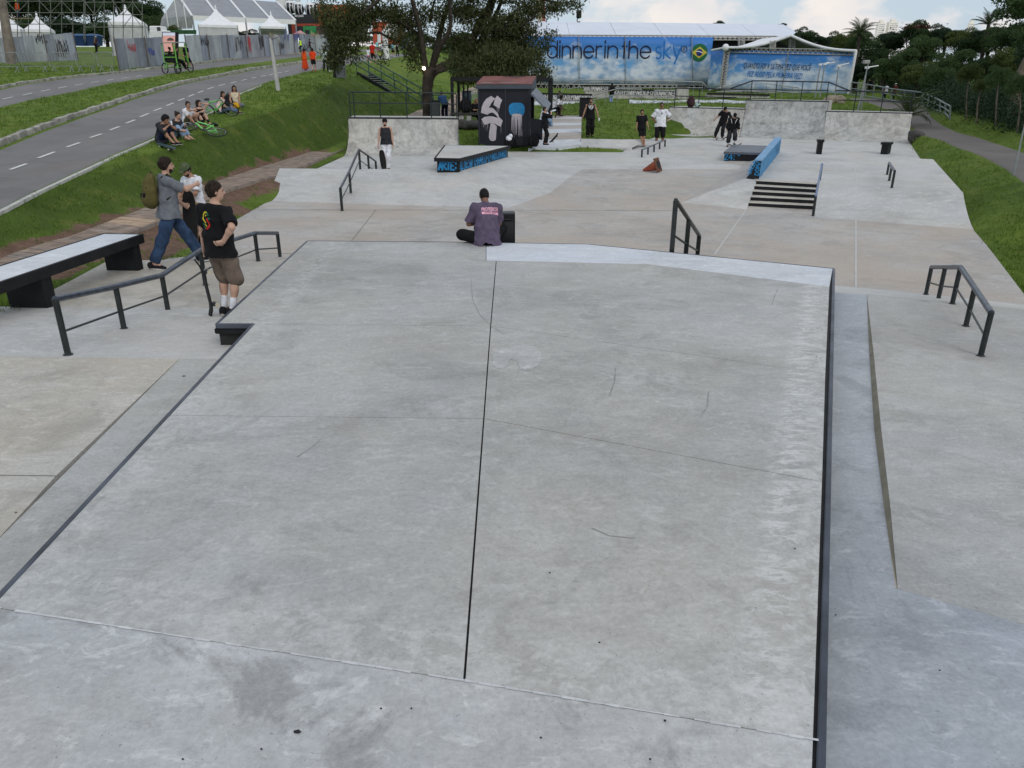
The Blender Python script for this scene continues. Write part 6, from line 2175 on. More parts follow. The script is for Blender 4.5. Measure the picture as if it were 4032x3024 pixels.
stp=PY(1405,286,61.5)
stair=empty('steel_stair',sbm,'dark steel stair with open grey treads and green handrails down the bank','stairs')
run=(sbm-stp);side=Vector((run.y,-run.x,0)).normalized()*-1.0
if side.y<0:side=-side
wS=1.25
NS=17
for k in range(NS):
 p=stp+run*((k+.5)/NS)
 d=run.xy.normalized().to_3d()
 mb=MB();q=[p-d*.16,p+d*.16,p+d*.16+side*wS,p-d*.16+side*wS];mb.slab(ccw(q),.04);mb.build('tread',plain('tread_grey',(.24,.25,.26),.6),stair)
for o in (Vector(),side*wS):
 mb=MB();mb.bar(stp+o-Vector((0,0,.12)),sbm+o-Vector((0,0,.12)),.06,.42);mb.build('stringer',BLACKP,stair)
 for hh in (.55,1.05):
  mb=MB();up_=Vector((0,0,hh));mb.tube([stp+o+up_-run.normalized()*.6+Vector((0,0,-.0)),stp+o+up_,sbm+o+up_,sbm+o+up_+Vector((.5,0,0))],.045,6);mb.build('handrail',GRAIL,stair)
 for k in range(6):
  p=stp+o+run*(k/5);mb=MB();mb.tube([p,p+Vector((0,0,1.05))],.035,5);mb.build('post',GRAIL,stair)
bwl=[gp(1545,470,49),gp(1650,437,57),gp(1745,425,58),gp(1790,378,65.5),gp(1880,340,77)]
bwr=[gp(1640,480,45),gp(1760,462,50),gp(1828,425,57),gp(1852,390,64),gp(1905,345,77)]
pw2=empty('upper_boardwalk',bwl[0],'timber boardwalk climbing past the tree towards the green wall','boardwalk')
a_,b_=pair_up(bwl,bwr,46)
for i in range(46):
 u=Vector((0,0,.09));q=[a_[i]+u,b_[i]+u,b_[i+1].lerp(b_[i],.06)+u,a_[i+1].lerp(a_[i],.06)+u]
 mb=MB();mb.prism(ccw(q),[p-Vector((0,0,.25))for p in ccw(q)]);mb.build('plank',[TIMBER,TIMBER3,TIMBER2][int(rng.integers(0,3))]if i%3 else TIMBER3,pw2)
railing('hand_rail','pale green panel railing beside the upper boardwalk left of the kiosk',[(gp(1853,400,60),PY(1853,357,60)),(gp(1880,392,60),PY(1880,349,60))],[[PY(1853,357,60),PY(1880,349,60)]],[[PY(1853,375,60),PY(1880,368,60)],[PY(1853,392,60),PY(1880,386,60)]]+[[PY(x,356-(x-1853)*.3,60),PY(x,396-(x-1853)*.3,60)]for x in (1860,1866,1873)],plain('pale_green_rail',(.25,.33,.28),.5),.03)
gw=empty('green_wall',PY(1775,335,82),'tall dark green mesh wall behind the tree','wall')
a,b=PY(1772,345,82),PY(2076,338,84)
za,zb_w=PY(1772,168,82).z,PY(2076,166,84).z
m=plain('green_wall_mesh',(.018,.052,.024),.9,0,.3,1.2,obj=False)
for k in range(6):
 p,q=a.lerp(b,k/6),a.lerp(b,(k+1)/6-.004)
 mb=MB();tz_=za+(zb_w-za)*k/6
 mb.prism([p,q,Vector((q.x,q.y,tz_)),Vector((p.x,p.y,tz_))],[v+Vector((0,.15,0))for v in (p,q,Vector((q.x,q.y,tz_)),Vector((p.x,p.y,tz_)))]);mb.build('panel',m,gw)
pg_=empty('pergola',gp(1790,455,43),'black square-section frame behind the kiosk, open at both ends','pergola')
def post(px,yt,yb,Y,w=.16):
 a,b=PY(px,yb,Y),PY(px,yt,Y);g0=gz(a.x,a.y)
 mb=MB();mb.box((a.x,Y,(min(g0,a.z)+b.z)/2),(w,w,b.z-min(g0,a.z)));mb.build('post',BLACKP,pg_)
post(1783,306,455,43.4);post(1808,308,448,46.5);post(2166,310,440,44.5,.26);post(1827,318,410,52,.10);post(1843,322,405,55,.10)
for x0,y0,Y0,x1,y1,Y1 in ((1779,311,43.4,2172,312,44.4),(1783,309,43.4,1808,309,46.5),(1808,311,46.5,2172,314,46.5),(2166,313,44.5,2168,314,46.6)):
 mb=MB();mb.bar(PY(x0,y0,Y0),PY(x1,y1,Y1),.2,.2);mb.build('beam',BLACKP,pg_)
KY=37.6
kb0,kb1=PY(1884,566,KY),PY(2087,572,KY-.25)
kz0=min(kb0.z,kb1.z)-.05
kzt=PY(1884,331,KY).z
kd=(kb1-kb0).xy.normalized().to_3d();kn=Vector((kd.y,-kd.x,0));kn=kn if kn.y<0 else -kn
kw=(kb1-kb0).length;kdep=2.5
kbk=-kn*kdep
NAVY=plain('kiosk_navy',(.006,.007,.014),.45,0,.3,2,obj=False)
SLATE=plain('kiosk_slate',(.055,.068,.085),.5,0,.15,2,obj=False)
kio=empty('kiosk',kb0,'dark navy kiosk with brushed white lettering, a blue jellyfish and a faded red roof','kiosk')
def kq(u,v,out=0.0):return Vector((kb0.x,kb0.y,kz0))+kd*(u*kw)+Vector((0,0,v*(kzt-kz0)))+kn*out
body_top=.925
mb=MB();q=[kq(0,0),kq(1,0),kq(1,0)+kbk,kq(0,0)+kbk];up_=Vector((0,0,body_top*(kzt-kz0)))
fc=ccw([p+up_ for p in q])
mb.poly([q[0],q[1],q[1]+up_,q[0]+up_]);mb.poly([q[0]+kbk*0,q[0]+up_,q[3]+up_,q[3]]);mb.poly([q[3],q[3]+up_,q[2]+up_,q[2]])
hx0,hx1,hz0,hz1=.08,.92,.36,.80
def sq(u,v):return kq(1,v)+kbk*u
mb.poly([sq(0,0),sq(1,0),sq(1,hz0),sq(0,hz0)]);mb.poly([sq(0,hz1),sq(1,hz1),sq(1,body_top),sq(0,body_top)]);mb.poly([sq(0,hz0),sq(hx0,hz0),sq(hx0,hz1),sq(0,hz1)]);mb.poly([sq(hx1,hz0),sq(1,hz0),sq(1,hz1),sq(hx1,hz1)])
mb.build('wall',NAVY,kio)
mb=MB();e=.08;rise=Vector((0,0,.36));q2=[kq(0,0)+kn*e-kd*e,kq(1,0)+kn*e+kd*e,kq(1,0)+kbk-kn*e+kd*e,kq(0,0)+kbk-kn*e-kd*e]
zz=kzt-kz0
lift_=[Vector((0,0,0)),Vector((0,0,0)),rise,rise];mb.prism([p+Vector((0,0,zz))+l for p,l in zip(q2,lift_)],[p+Vector((0,0,zz*body_top))for p in q2]);mb.build('fascia',SLATE,kio)
RROOF=plain('faded_red_roof',(.20,.075,.068),.6,0,.35,1.2,obj=False)
mb=MB();q3=[p+Vector((0,0,zz+.006))+l for p,l in zip(q2,lift_)];mb.prism(q3,[p-Vector((0,0,.03))for p in q3]);mb.build('roof',RROOF,kio)
for u0,u1,v in ((.08,.28,.12),(.42,.72,.15),(.40,.80,.9)):
 A,B=q3[0].lerp(q3[3],v),q3[1].lerp(q3[2],v);up3=Vector((0,0,.012))
 mb=MB();mb.poly([A.lerp(B,u0)+up3,A.lerp(B,u1)+up3,A.lerp(B,u1)+up3+kbk*.04+rise*.04,A.lerp(B,u0)+up3+kbk*.04+rise*.04]);mb.build('roof_streak',plain('roof_pale',(.42,.38,.36),.7)if v<.5 else DARKB,kio)
for u in (.02,.53,.98):
 mb=MB();mb.bar(kq(u,0,.03),kq(u,body_top,.03),.05,.04);mb.build('frame_bar',plain('kiosk_frame',(.02,.024,.036),.5),kio)
mb=MB();mb.bar(kq(.02,.90,.03),kq(.98,.90,.03),.04,.04);mb.build('frame_bar',BLACKP,kio)
LIL=plain('chalk_paint',(.47,.43,.46),.8,0,.10,3,obj=False)
def kpx(x,y,off=.05):
 r=ray(x,y);o=kq(0,0,off)
 t_=(o-Vector((0,0,CAMZ))).dot(kn)/r.dot(kn)
 return Vector((0,0,CAMZ))+r*t_
def z3(l):return [(1600+x/5.53,250+y/5.53)for x,y in l]
def paint(polys,m,name,off=.05):
 for pl in polys:
  mb=MB();P_=[kpx(x,y,off)for x,y in pl]
  mb.add(P_,tessellate_polygon([P_]));mb.build(name,m,kio,normals=False)
paint([z3([(1625,1075),(1640,960),(1680,850),(1740,770),(1845,705),(1935,765),(1900,800),(1855,860),(1795,965),(1850,962),(1900,985),(1990,1080),(2020,1170),(2000,1180),(1940,1110),(1880,1068),(1825,1075),(1765,1115)]),z3([(1977,697),(2087,795),(2050,880),(2025,985),(1900,905),(1905,860),(1930,770)]),z3([(1635,1210),(1700,1165),(1790,1148),(1890,1155),(1990,1185),(2020,1165),(2098,1240),(2085,1290),(2055,1380),(1900,1300),(1830,1298),(1760,1320),(1705,1340)]),z3([(1835,1300),(1900,1305),(1972,1370),(1960,1480),(1955,1580),(1945,1665),(1900,1690),(1830,1680),(1795,1610),(1805,1480)])],LIL,'brush_lettering')
def z6(l):return [(1600+x/2.765,y/2.765)for x,y in l]
paint([z6([(1115,1205),(1113,1170),(1125,1140),(1150,1122),(1200,1117),(1245,1120),(1275,1137),(1290,1170),(1288,1215),(1275,1250),(1262,1255),(1235,1240),(1180,1238),(1150,1245),(1140,1258),(1125,1240)])],BLUEP,'jellyfish_bell')
paint([z6([(1145,1250),(1185,1233),(1235,1235),(1270,1250),(1258,1265),(1240,1300),(1160,1300),(1155,1265)])],LIL,'jellyfish_frill')
lines=[]
for k in range(16):
 x=1150+7.2*k
 lines.append((x,1268,x+rng.uniform(-10,10),rng.uniform(1400,1515),3.2))
for k in range(10):
 x=[1640+30,1720,1760,1775,1650,1965,1985,2010,2060,1690][k];y=[1290,1330,1330,1325,1250,970,980,985,1375,1340][k]
 xx,yy=(x/5.53)*2.765,(y/5.53+250)*2.765
 lines.append((xx,yy-6,xx+rng.uniform(-2,2),yy+rng.uniform(30,75),1.6))
for x0,y0,x1,y1,w in lines:
 paint([z6([(x0-w,y0),(x0+w,y0),(x1+w*.4,y1),(x1-w*.4,y1)])],LIL if rng.random()<.7 else plain('drip_grey',(.20,.20,.24),.8,obj=False),'paint_drip',.06)
fl_=[PY(2092,366,36.6),PY(2112,345,38.2),PY(2170,408,37.4),PY(2157,436,36.0)]
mb=MB();mb.prism(fl_,[p+Vector((-.03,0,-.06))for p in fl_]);mb.build('hatch_flap',plain('hatch_grey',(.10,.12,.15),.4,.3,.15,2,obj=False),kio)
mb=MB();dq=[PY(2089,465,37.2),PY(2138,472,36.9),PY(2135,552,36.9),PY(2089,545,37.2)];mb.prism(dq,[p+Vector((0,.08,0))for p in dq]);mb.build('counter_door',NAVY,kio)
mb=MB();mb.slab(ccw([sq(.1,hz0),sq(.9,hz0),sq(.9,hz0)+kd*.35,sq(.1,hz0)+kd*.35]),.04);mb.build('counter',SLATE,kio)
def bag(pos,r,label,m,cat='bag',name='bag',tall=1.0,group=None,straps=True):
 t=empty(name,pos,label,cat,group)
 Fd=Field(npv(-r*1.5,-r*1.2,-.02),npv(r*1.5,r*1.2,r*2.6*tall),r/9)
 Fd.ell((0,0,r*.9*tall),(r,r*.66,r*1.05*tall),None,0);Fd.ell((.1*r,-.45*r,r*.6*tall),(r*.7,r*.4,r*.55*tall),None,r*.2)
 Fd.plane((0,0,.0),(0,0,-1));Fd.wrinkle(r*.03,(30,26,34),r*20)
 link('bag_body',Fd.mesh('bag_body'),t,m,True)
 if straps:
  mb=MB();mb.tube([(-r*.35,0,r*1.85*tall),(0,0,r*2.15*tall),(r*.35,0,r*1.85*tall)],r*.07,6);mb.build('handle',CLOTH['black'],t,local=True)
  mb=MB();mb.tube([(-r*.4,-r*.72,r*.3),(-r*.45,-r*.78,r*.9*tall),(-r*.3,-r*.5,r*1.6*tall)],r*.06,6);mb.build('strap',CLOTH['charcoal'],t,local=True)
 return t
for x,y,r,lab,m in ((2005,566,.24,'black bag with a white cloth on top against the kiosk front',CLOTH['black']),(2046,569,.23,'slumped black bag in the middle of the row before the kiosk',CLOTH['black2']),(2072,571,.19,'small black bag at the right of the kiosk front',CLOTH['black']),(2100,571,.28,'black backpack leaning on the kiosk counter door',CLOTH['black'])):
 p=PY(x,y,36.9);p.z=max(gz(p.x,p.y),kz0+.02)
 bag(p,r,lab,m)
p=PY(2004,547,36.85);mb=MB();mb.ball(p,(.16,.13,.16),8,6);mb.ball(p+Vector((.08,0,.13)),(.10,.1,.1),8,6)
tag(mb.build('cloth',CLOTH['white']),'crumpled white cloth lying on the black bag by the kiosk','cloth')
bn=empty('stone_bench',gp(1850,500,43.5),'dark slab bench on stub legs between ramp and kiosk','bench')
a,b=PY(1810,448,43.5),PY(1884,448,43.5)
g0=gz(a.x,a.y)
mb=MB();c=a.lerp(b,.5);mb.box(c,((b-a).length+1.0,.5,.12));mb.build('seat',plain('bench_dark',(.035,.034,.032),.7),bn)
for u in (.1,.5):
 p=a.lerp(b,u);mb=MB();mb.box((p.x,p.y,(g0+p.z)/2-.1),(.25,.4,p.z-g0+.1));mb.build('leg',CON_QP,bn)
p=PY(1835,445,43.5);bag(p,.33,'upright dark backpack standing on the slab bench',CLOTH['black'],'backpack','backpack',1.2)
ROCK=plain('dark_rock',(.075,.07,.066),.9,0,.4,3,bmp=.8,obj=False)
def rock(pos,r,label=None,group=None,m=ROCK,seed=0,parent=None):
 bm=bmesh.new();bmesh.ops.create_icosphere(bm,subdivisions=3,radius=1)
 r_=np.random.default_rng(seed);k=r_.uniform(-3,3,6)
 for v in bm.verts:
  f=1+.14*math.sin(v.co.x*3.1+k[0])*math.cos(v.co.y*2.7+k[1])+.10*math.sin(v.co.z*4+k[2]+v.co.x*2)
  v.co=Vector((v.co.x*r[0]*f,v.co.y*r[1]*f,v.co.z*r[2]*f))+Vector(pos)
 me=bpy.data.meshes.new('rock');bm.to_mesh(me);bm.free()
 for p in me.polygons:p.use_smooth=True
 o=link('rock',me,parent,m)
 return tag(o,label,'rock'if label else None,group)
sw=empty('stone_wall',gp(1840,500,42.6),'low dark boulder edging on the grass under the slab bench','wall')
for i,x in enumerate((1812,1832,1852,1872)):
 p=PY(x,492,42.4);rock((p.x,p.y,p.z),(.36,.3,.26),seed=i,parent=sw)
def bin_(px,py,Y,label,m,h=.95,w=.5,group='litter bins'):
 p=gp(px,py,Y)
 t=empty('litter_bin',p,label,'bin',group)
 mb=MB();mb.box(p+Vector((0,0,.1+h/2)),(w,w*.9,h));mb.build('bin_body',m,t,bevel=.03)
 mb=MB();mb.box(p+Vector((0,0,.13+h)),(w*1.12,w,.07));mb.build('lid',BLACKP,t,bevel=.02)
 mb=MB();mb.box(p+Vector((0,0,.05)),(.08,.08,.2));mb.build('leg',BLACKP,t)
bin_(1714,448,47,'grey litter bin beside the tree trunk',plain('bin_grey',(.05,.06,.065),.5),1.05,.55)
bin_(2300,458,50,'black litter bin on a leg on the grass right of the striped path',BLACKP,1.1,.6)
bin_(1832,402,58,'blue-grey litter bin on the upper boardwalk, left of its twin',plain('bin_blue',(.04,.065,.09),.5),1.0,.45)
bin_(1844,400,58.5,'blue-grey litter bin on the upper boardwalk, right of its twin',plain('bin_blue',(.04,.065,.09),.5),1.0,.45)
sp_=empty('striped_path',gp(2190,520,44),kind='structure')
pa_,pb2=[gp(2080,578,37.0),gp(2170,462,50.8)],[gp(2287,578,37.6),gp(2290,462,50.8)]
NB=11
for i in range(NB):
 u0,u1=i/NB,(i+1)/NB-.004
 q=[pa_[0].lerp(pa_[1],u0),pb2[0].lerp(pb2[1],u0),pb2[0].lerp(pb2[1],u1),pa_[0].lerp(pa_[1],u1)]
 q=[Vector((p.x,p.y,max(p.z,gz(p.x,p.y))+.13))for p in q]
 mb=MB();mb.prism(ccw(q),[p-Vector((0,0,.4))for p in ccw(q)])
 mb.build('slab',[CON_WHITE,CON_FLOOR,CON_FLOOR][i%3]if i not in (0,)else CON_WHITE,sp_)
cw_=empty('low_wall',wall_front[2],'pale concrete upstand along the front of the grass, right of the striped path','wall')
wf=[PY(2287,577,37.5),PY(2447,583,37.5),PY(2489,582,37.7)]
wt_=[PY(2287,546,38.5),PY(2447,549,38.5),PY(2556,548,40.2)]
mb=MB()
for i in range(2):
 mb.poly([wf[i],wf[i+1],wt_[i+1],wt_[i]]);mb.poly([wf[i],wf[i+1],wf[i+1]-Vector((0,0,.4)),wf[i]-Vector((0,0,.4))]);mb.poly([wt_[i],wt_[i+1],wt_[i+1]+Vector((0,.3,-.1)),wt_[i]+Vector((0,.3,-.1))])
mb.build('upstand',CON_BANK,cw_)
def gwall(label,q,Y,band,txt=None,depth=.6):
 P_=quad_on(q,Y);t=empty('bowl_wall',P_[3],label,'wall','walls of the far skate area')
 mb=MB();mb.prism(P_,[p+Vector((0,depth,0))for p in P_]);mb.build('wall',CON_QP,t)
 a,b=P_[0],P_[1]
 mb=MB();mb.bar(a+Vector((0,-.03,0)),b+Vector((0,-.03,0)),.14,.12);mb.build('coping',BLACKP,t)
 if band:
  hb_=band
  mb=MB();f=Vector((0,-.02,0));mb.poly([a+f,b+f,b+f-Vector((0,0,hb_)),a+f-Vector((0,0,hb_))]);mb.build('dark_band',plain('band_dark',(.10,.10,.11),.8),t)
  brush(txt,a-Vector((0,.05,hb_*.95)),b-Vector((0,.05,hb_*.95)),hb_*.82,(0,-1,0),.05,plain('band_white',(.60,.60,.60),.8),t)
 return t
gwall('low grey wall of the far skate area with white brush lettering, left of the mound',[(2105,368),(2332,373),(2332,405),(2105,405)],63,.42,'NUARTEUFOGUUSKATEPOWNPARK24')
gwall('tall grey wall block of the far skate area behind the person in the black hoodie',[(2297,337),(2397,337),(2397,396),(2312,396)],68,.42,'SUASTMUWARESTI')
gwall('long grey wall of the far skate area running right behind the grey railing',[(2412,351),(2662,357),(2662,398),(2412,396)],66,.40,'SKATEPOWNPARKNJFCPDUWARSNEI')
gwall('short pale wall with an opening right of the long grey wall',[(2668,338),(2712,338),(2712,400),(2668,400)],67,0)
gwall('low pale curved kerb wall in front of the second banner',[(2784,368),(3030,374),(3030,386),(2784,384)],66,0)
mo=empty('chequered_strip',gp(2700,404,61),kind='structure')
for i in range(34):
 for j in range(3):
  x0,x1=2476+i*14,2476+(i+1)*14
  y0,y1=408-j*4,404-j*4
  q=[gp(x0,y0,60+j*1.2),gp(x1,y0,60+j*1.2),gp(x1,y1,61.1+j*1.2),gp(x0,y1,61.1+j*1.2)]
  q=[p+Vector((0,0,.06))for p in q]
  mb=MB();mb.prism(ccw(q),[p-Vector((0,0,.3))for p in ccw(q)]);mb.build('tile',CON_WHITE if (i+j)%2 else CON_BLUE,mo)
fpath=[gp(2108,410,61),gp(2340,410,60.5)]
mb=MB();q=[gp(2090,413,60),gp(2345,413,60),gp(2345,405,62.6),gp(2090,405,62.6)];q=[p+Vector((0,0,.06))for p in q];mb.prism(ccw(q),[p-Vector((0,0,.4))for p in ccw(q)])
mb.build('walkway',CON_WHITE,kind='structure')
def far_rail(label,top,mid,posts,Y,m=GALV,r=.04):
 P_=[(PY(x,yb,Y),PY(x,yt,Y))for x,yt,yb in posts]
 P_=[(Vector((a.x,a.y,min(a.z,gz(a.x,a.y)+.02))),b)for a,b in P_]
 return railing('hand_rail',label,P_,[quad_on(top,Y)],[quad_on(mid,Y)]if mid else [],m,r,group='grey railings of the far skate area')
far_rail('grey railing curving down beside the person in the black hoodie',[(2333,402),(2333,384),(2340,374),(2430,350),(2527,352)],[(2333,393),(2340,394),(2430,371),(2527,376)],[(2384,361,400),(2430,350,398),(2478,352,400),(2527,353,402)],58.5)
far_rail('grey railing section in front of the chequered strip',[(2576,356),(2662,357)],[(2576,380),(2662,384)],[(2576,356,402),(2630,357,405)],58.5)
far_rail('long grey railing below the first banner',[(2210,360),(2232,336),(2277,315),(2345,315),(2530,318),(2700,321),(2767,324),(2782,343)],[(2232,352),(2277,343),(2767,346)],[(x,316+(x-2277)*.015,346)for x in range(2277,2770,35)],74)
far_rail('grey railing at the foot of the second banner',[(2790,356),(2900,330),(3020,329),(3145,345)],[(2820,362),(3010,356),(3145,366)],[(2850,342,380),(2917,330,380),(2975,329,382),(3018,329,384),(3078,336,384),(3120,342,384),(3145,346,384)],66)
def sky_print(name,zlo,zhi,sc_=1.0,seed=0.0):
 m,nt,b=base_mat(name)
 g_=nt.nodes.new('ShaderNodeNewGeometry');sx=nt.nodes.new('ShaderNodeSeparateXYZ');nt.links.new(g_.outputs['Position'],sx.inputs[0])
 mr=nt.nodes.new('ShaderNodeMapRange');mr.inputs['From Min'].default_value=zlo;mr.inputs['From Max'].default_value=zhi
 nt.links.new(sx.outputs['Z'],mr.inputs['Value'])
 base=ramp(nt,mr.outputs['Result'],[(0,(.22,.42,.66)),(.4,(.13,.36,.68)),(.75,(.045,.22,.60)),(1,(.02,.16,.52))])
 cl_=noise(nt,wpos(nt,(.55*sc_,.55*sc_,.95*sc_),(0,0,0),(seed,0,seed)),.95,9,.56,.2)
 off=nt.nodes.new('ShaderNodeMath');off.operation='MULTIPLY_ADD';off.inputs[1].default_value=-.52;nt.links.new(mr.outputs['Result'],off.inputs[0]);nt.links.new(cl_,off.inputs[2])
 f=ramp(nt,off.outputs[0],[(.12,(0,0,0)),(.30,(.92,)*3)])
 shade=ramp(nt,noise(nt,wpos(nt,(.6,.6,1.0),(0,0,0),(seed+.4,0,seed-.5)),1.3,7,.55),[(.36,(.22,.36,.56)),(.58,(.66,.72,.80))])
 nt.links.new(mixc_(nt,f,base,shade),b.inputs['Base Color']);b.inputs['Roughness'].default_value=.6
 return m
def wavy(q,nx,nz,amp,name,m,parent,back=.05):
 mb=MB();mb.smooth=True
 vs,fs=[],[]
 for j in range(nz+1):
  for i in range(nx+1):
   u,v=i/nx,j/nz
   p=q[0].lerp(q[1],u).lerp(q[3].lerp(q[2],u),v)
   vs.append(p+Vector((0,amp*(math.sin(u*21+2*math.sin(v*4))+.6*math.sin(u*47)),0)))
 for j in range(nz):
  for i in range(nx):
   s=j*(nx+1)+i;fs.append((s,s+1,s+nx+2,s+nx+1))
 mb.add(vs,fs)
 o=mb.build(name,m,parent)
 sm=o.modifiers.new('thickness','SOLIDIFY');sm.thickness=back
 return o
BY=90.0
zt1,zb1=PY(2400,144,BY).z,PY(2400,330,BY).z
b1=empty('banner',PY(2100,330,BY),'huge printed sky banner reading dinner in the sky with a round flag','banner')
bq=[PY(2060,143,BY),PY(2809,147,BY),PY(2786,333,BY),PY(2060,328,BY)]
wavy(bq,90,6,.03,'printed_sheet',sky_print('sky_print',zb1,zt1,1.0,3),b1)
INKN=plain('banner_ink',(.008,.010,.04),.7,0,.05,obj=False)
INKB=plain('banner_blue',(.008,.16,.52),.7,0,.05,obj=False)
front=Vector((0,-1,0));BYt=BY-.12
def thin_text(txt,x0,x1,yb,yt,m,parent,Y,bold=-.012,**kw):
 """text fitted between pixel columns, its full glyph box between yb and yt"""
 me=text_mesh(txt,1.0,bold=bold,**kw)
 a0,a1,c0,c1=text_dims(me)
 A,B=PY(x0,yb,Y),PY(x1,yb,Y);top_=PY(x0,yt,Y)
 sx=(B.x-A.x)/(a1-a0);sz=(top_.z-A.z)/(c1-c0)
 for v in me.vertices:
  X,Z=(v.co.x-a0)*sx,(v.co.y-c0)*sz
  v.co=Vector((A.x+X,Y,A.z+Z))
 me.flip_normals()if False else None
 return link('lettering',me,parent,m)
def arc(cx,cy,r,a0,a1,n=18):return [(cx+r*math.cos(R(a0+(a1-a0)*k/n)),cy+r*math.sin(R(a0+(a1-a0)*k/n)))for k in range(n+1)]
GS={'d':([arc(.5,.5,.5,0,360,28),[(1,0),(1,1.42)]],1.0),'i':([[(0,0),(0,1)],[(0,1.26),(0,1.42)]],0.0),'n':([[(0,0),(0,1)],arc(.42,.56,.42,180,0)+[(.84,0)]],.84),'e':([arc(.5,.5,.5,340,0+0,2)[:0]+[(0.0,.5),(1.0,.5)]+arc(.5,.5,.5,0,322,26)],1.0),'r':([[(0,0),(0,1)],arc(.38,.56,.42,180,70)],.5),'t':([[(.2,0),(.2,1.36)],[(0,1),(.42,1)]],.42),'h':([[(0,0),(0,1.42)],arc(.42,.56,.42,180,0)+[(.84,0)]],.84),'s':([arc(.32,.74,.26,40,250,12)+arc(.34,.25,.26,75,-140,12)],.62),'k':([[(0,0),(0,1.42)],[(.68,1),(.05,.45),(.72,0)]],.72),'y':([[(0,1),(.45,.0)],[(.85,1),(.25,-.42)]],.85),' ':([],.35)}
def stroke_word(word,x0,x1,ybase,yx,m,parent,Y,w=.17,gap=.26):
 tot=sum(GS[c][1]for c in word)+gap*(len(word)-1)
 A,B=PY(x0,ybase,Y),PY(x1,ybase,Y);hx=PY(x0,yx,Y).z-A.z
 sx=(B.x-A.x)/tot
 x=0.0;lines=[]
 for c in word:
  for ln in GS[c][0]:lines.append([((x+u)*sx,v*hx)for u,v in ln])
  x+=GS[c][1]+gap
 for i,ln in enumerate(lines):
  strokes([ln],A,(1,0,0),(0,0,1),(0,-1,0),w,m,parent,'lettering',.10+.004*(i%3))
stroke_word('dinner',2155,2366,228,181,INKN,b1,BY,.15)
stroke_word('in',2381,2430,228,181,INKN,b1,BY,.15)
stroke_word('the',2448,2560,229,182,INKN,b1,BY,.15)
stroke_word('sky',2579,2679,230,183,INKB,b1,BY,.15)
c=PY(2694,193,BY)
strokes([arc(c.x,c.z,.30,0,360,22)],(0,BY,0),(1,0,0),(0,0,1),(0,-1,0),.06,INKN,b1,'lettering',.10)
place_text('R',c+Vector((-.11,-.1,-.16)),c+Vector((.13,-.1,-.16)),.33,(0,-1,0),INKN,b1,off=.01)
fc_=PY(2753,207,BY)
FG,FY,FB=plain('flag_green',(.01,.14,.05),.7,0,.05,obj=False),plain('flag_yellow',(.62,.52,.06),.7,0,.05,obj=False),plain('flag_blue',(.012,.02,.16),.7,0,.05,obj=False)
def disc(c,r,m,off,name,parent=b1,n=32):
 mb=MB();mb.poly([c+Vector((r*math.cos(2*math.pi*k/n),-off,r*math.sin(2*math.pi*k/n)))for k in range(n)]);return mb.build(name,m,parent,normals=False)
fr_r=(PY(2785,207,BY).x-fc_.x)
disc(fc_,fr_r,FG,.09,'flag_disc')
mb=MB();mb.poly([fc_+Vector((x*fr_r*.95,-.11,z*fr_r*.66))for x,z in ((-1,0),(0,-1),(1,0),(0,1))]);mb.build('flag_rhombus',FY,b1,normals=False)
disc(fc_,fr_r*.40,FB,.13,'flag_globe')
strokes([[(x*fr_r,.12*fr_r-.32*fr_r*(x+.12)**2*2-.06*fr_r*x)for x in np.linspace(-.36,.36,8)]],fc_,(1,0,0),(0,0,1),(0,-1,0),.09,WHITEP,b1,'flag_band',.15)
for x in (2278,2461,2724):
 mb=MB();mb.tube([PY(x,138,BY-.25),PY(x+4,333,BY-.25)],.05,6);mb.build('mast',GALV,b1)
TRUSS=plain('truss_grey',(.42,.42,.40),.45,.4,.15,4)
def truss(label,a,b,depth,n,r=.055,backing=None,name='truss',parent=None,thick=.35):
 """box girder from a to b hanging 'depth' below"""
 t=parent or empty(name,a,label,'truss')
 dn_=depth if isinstance(depth,Vector)else Vector((0,0,-depth))
 for o in (Vector(),Vector((0,thick,0))):
  for e in (Vector(),dn_):
   mb=MB();mb.tube([a+e+o,b+e+o],r,6);mb.build('chord',TRUSS,t)
  for i in range(n):
   p,q=a.lerp(b,i/n),a.lerp(b,(i+.5)/n);s_=a.lerp(b,(i+1)/n)
   mb=MB();mb.tube([p+dn_+o,q+o,s_+dn_+o],r*.75,5,cap=False);mb.build('lattice',TRUSS,t)
 return t
truss('lattice girder along the top of the first banner',PY(2140,137,BY+.3),PY(3060,142,BY+.3),.42,50)
truss('lattice girder under the first banner',PY(2055,331,BY-.6),PY(2790,336,BY-.6),.75,34)
mb=MB();q=[PY(2045,330,BY+.2),PY(2800,336,BY+.2),PY(2800,352,BY+.2),PY(2045,350,BY+.2)];mb.prism(q,[p+Vector((0,.2,0))for p in q]);tag(mb.build('stage_skirt',BLACKP),'black skirting behind the lower lattice girder','panel')
hall=empty('event_hall',PY(2100,140,95),'long white roofed event hall behind the first banner','building')
rt0,rt1=PY(2060,83,103),PY(3085,96,103)
rb0,rb1=PY(2060,137,92),PY(3165,146,92)
ROOFW=plain('hall_roof',(.66,.71,.80),.5,0,.05,.4,obj=False)
NP_=6
for i in range(NP_):
 q=[rb0.lerp(rb1,i/NP_),rb0.lerp(rb1,(i+1)/NP_-.0015),rt0.lerp(rt1,(i+1)/NP_-.0015),rt0.lerp(rt1,i/NP_)]
 mb=MB();mb.prism(q,[p-Vector((0,-.05,.12))for p in q]);mb.build('roof_sheet',ROOFW,hall)
mb=MB();q=[rt1,rb1,rb1+Vector((1.2,22,0)),rt1+Vector((.8,11,0))];mb.poly(q);mb.build('roof_end',ROOFW,hall)
mb=MB();mb.bar(rb0+Vector((0,-.1,-.05)),rb1+Vector((0,-.1,-.05)),.12,.18);mb.build('gutter',WHITEP,hall)
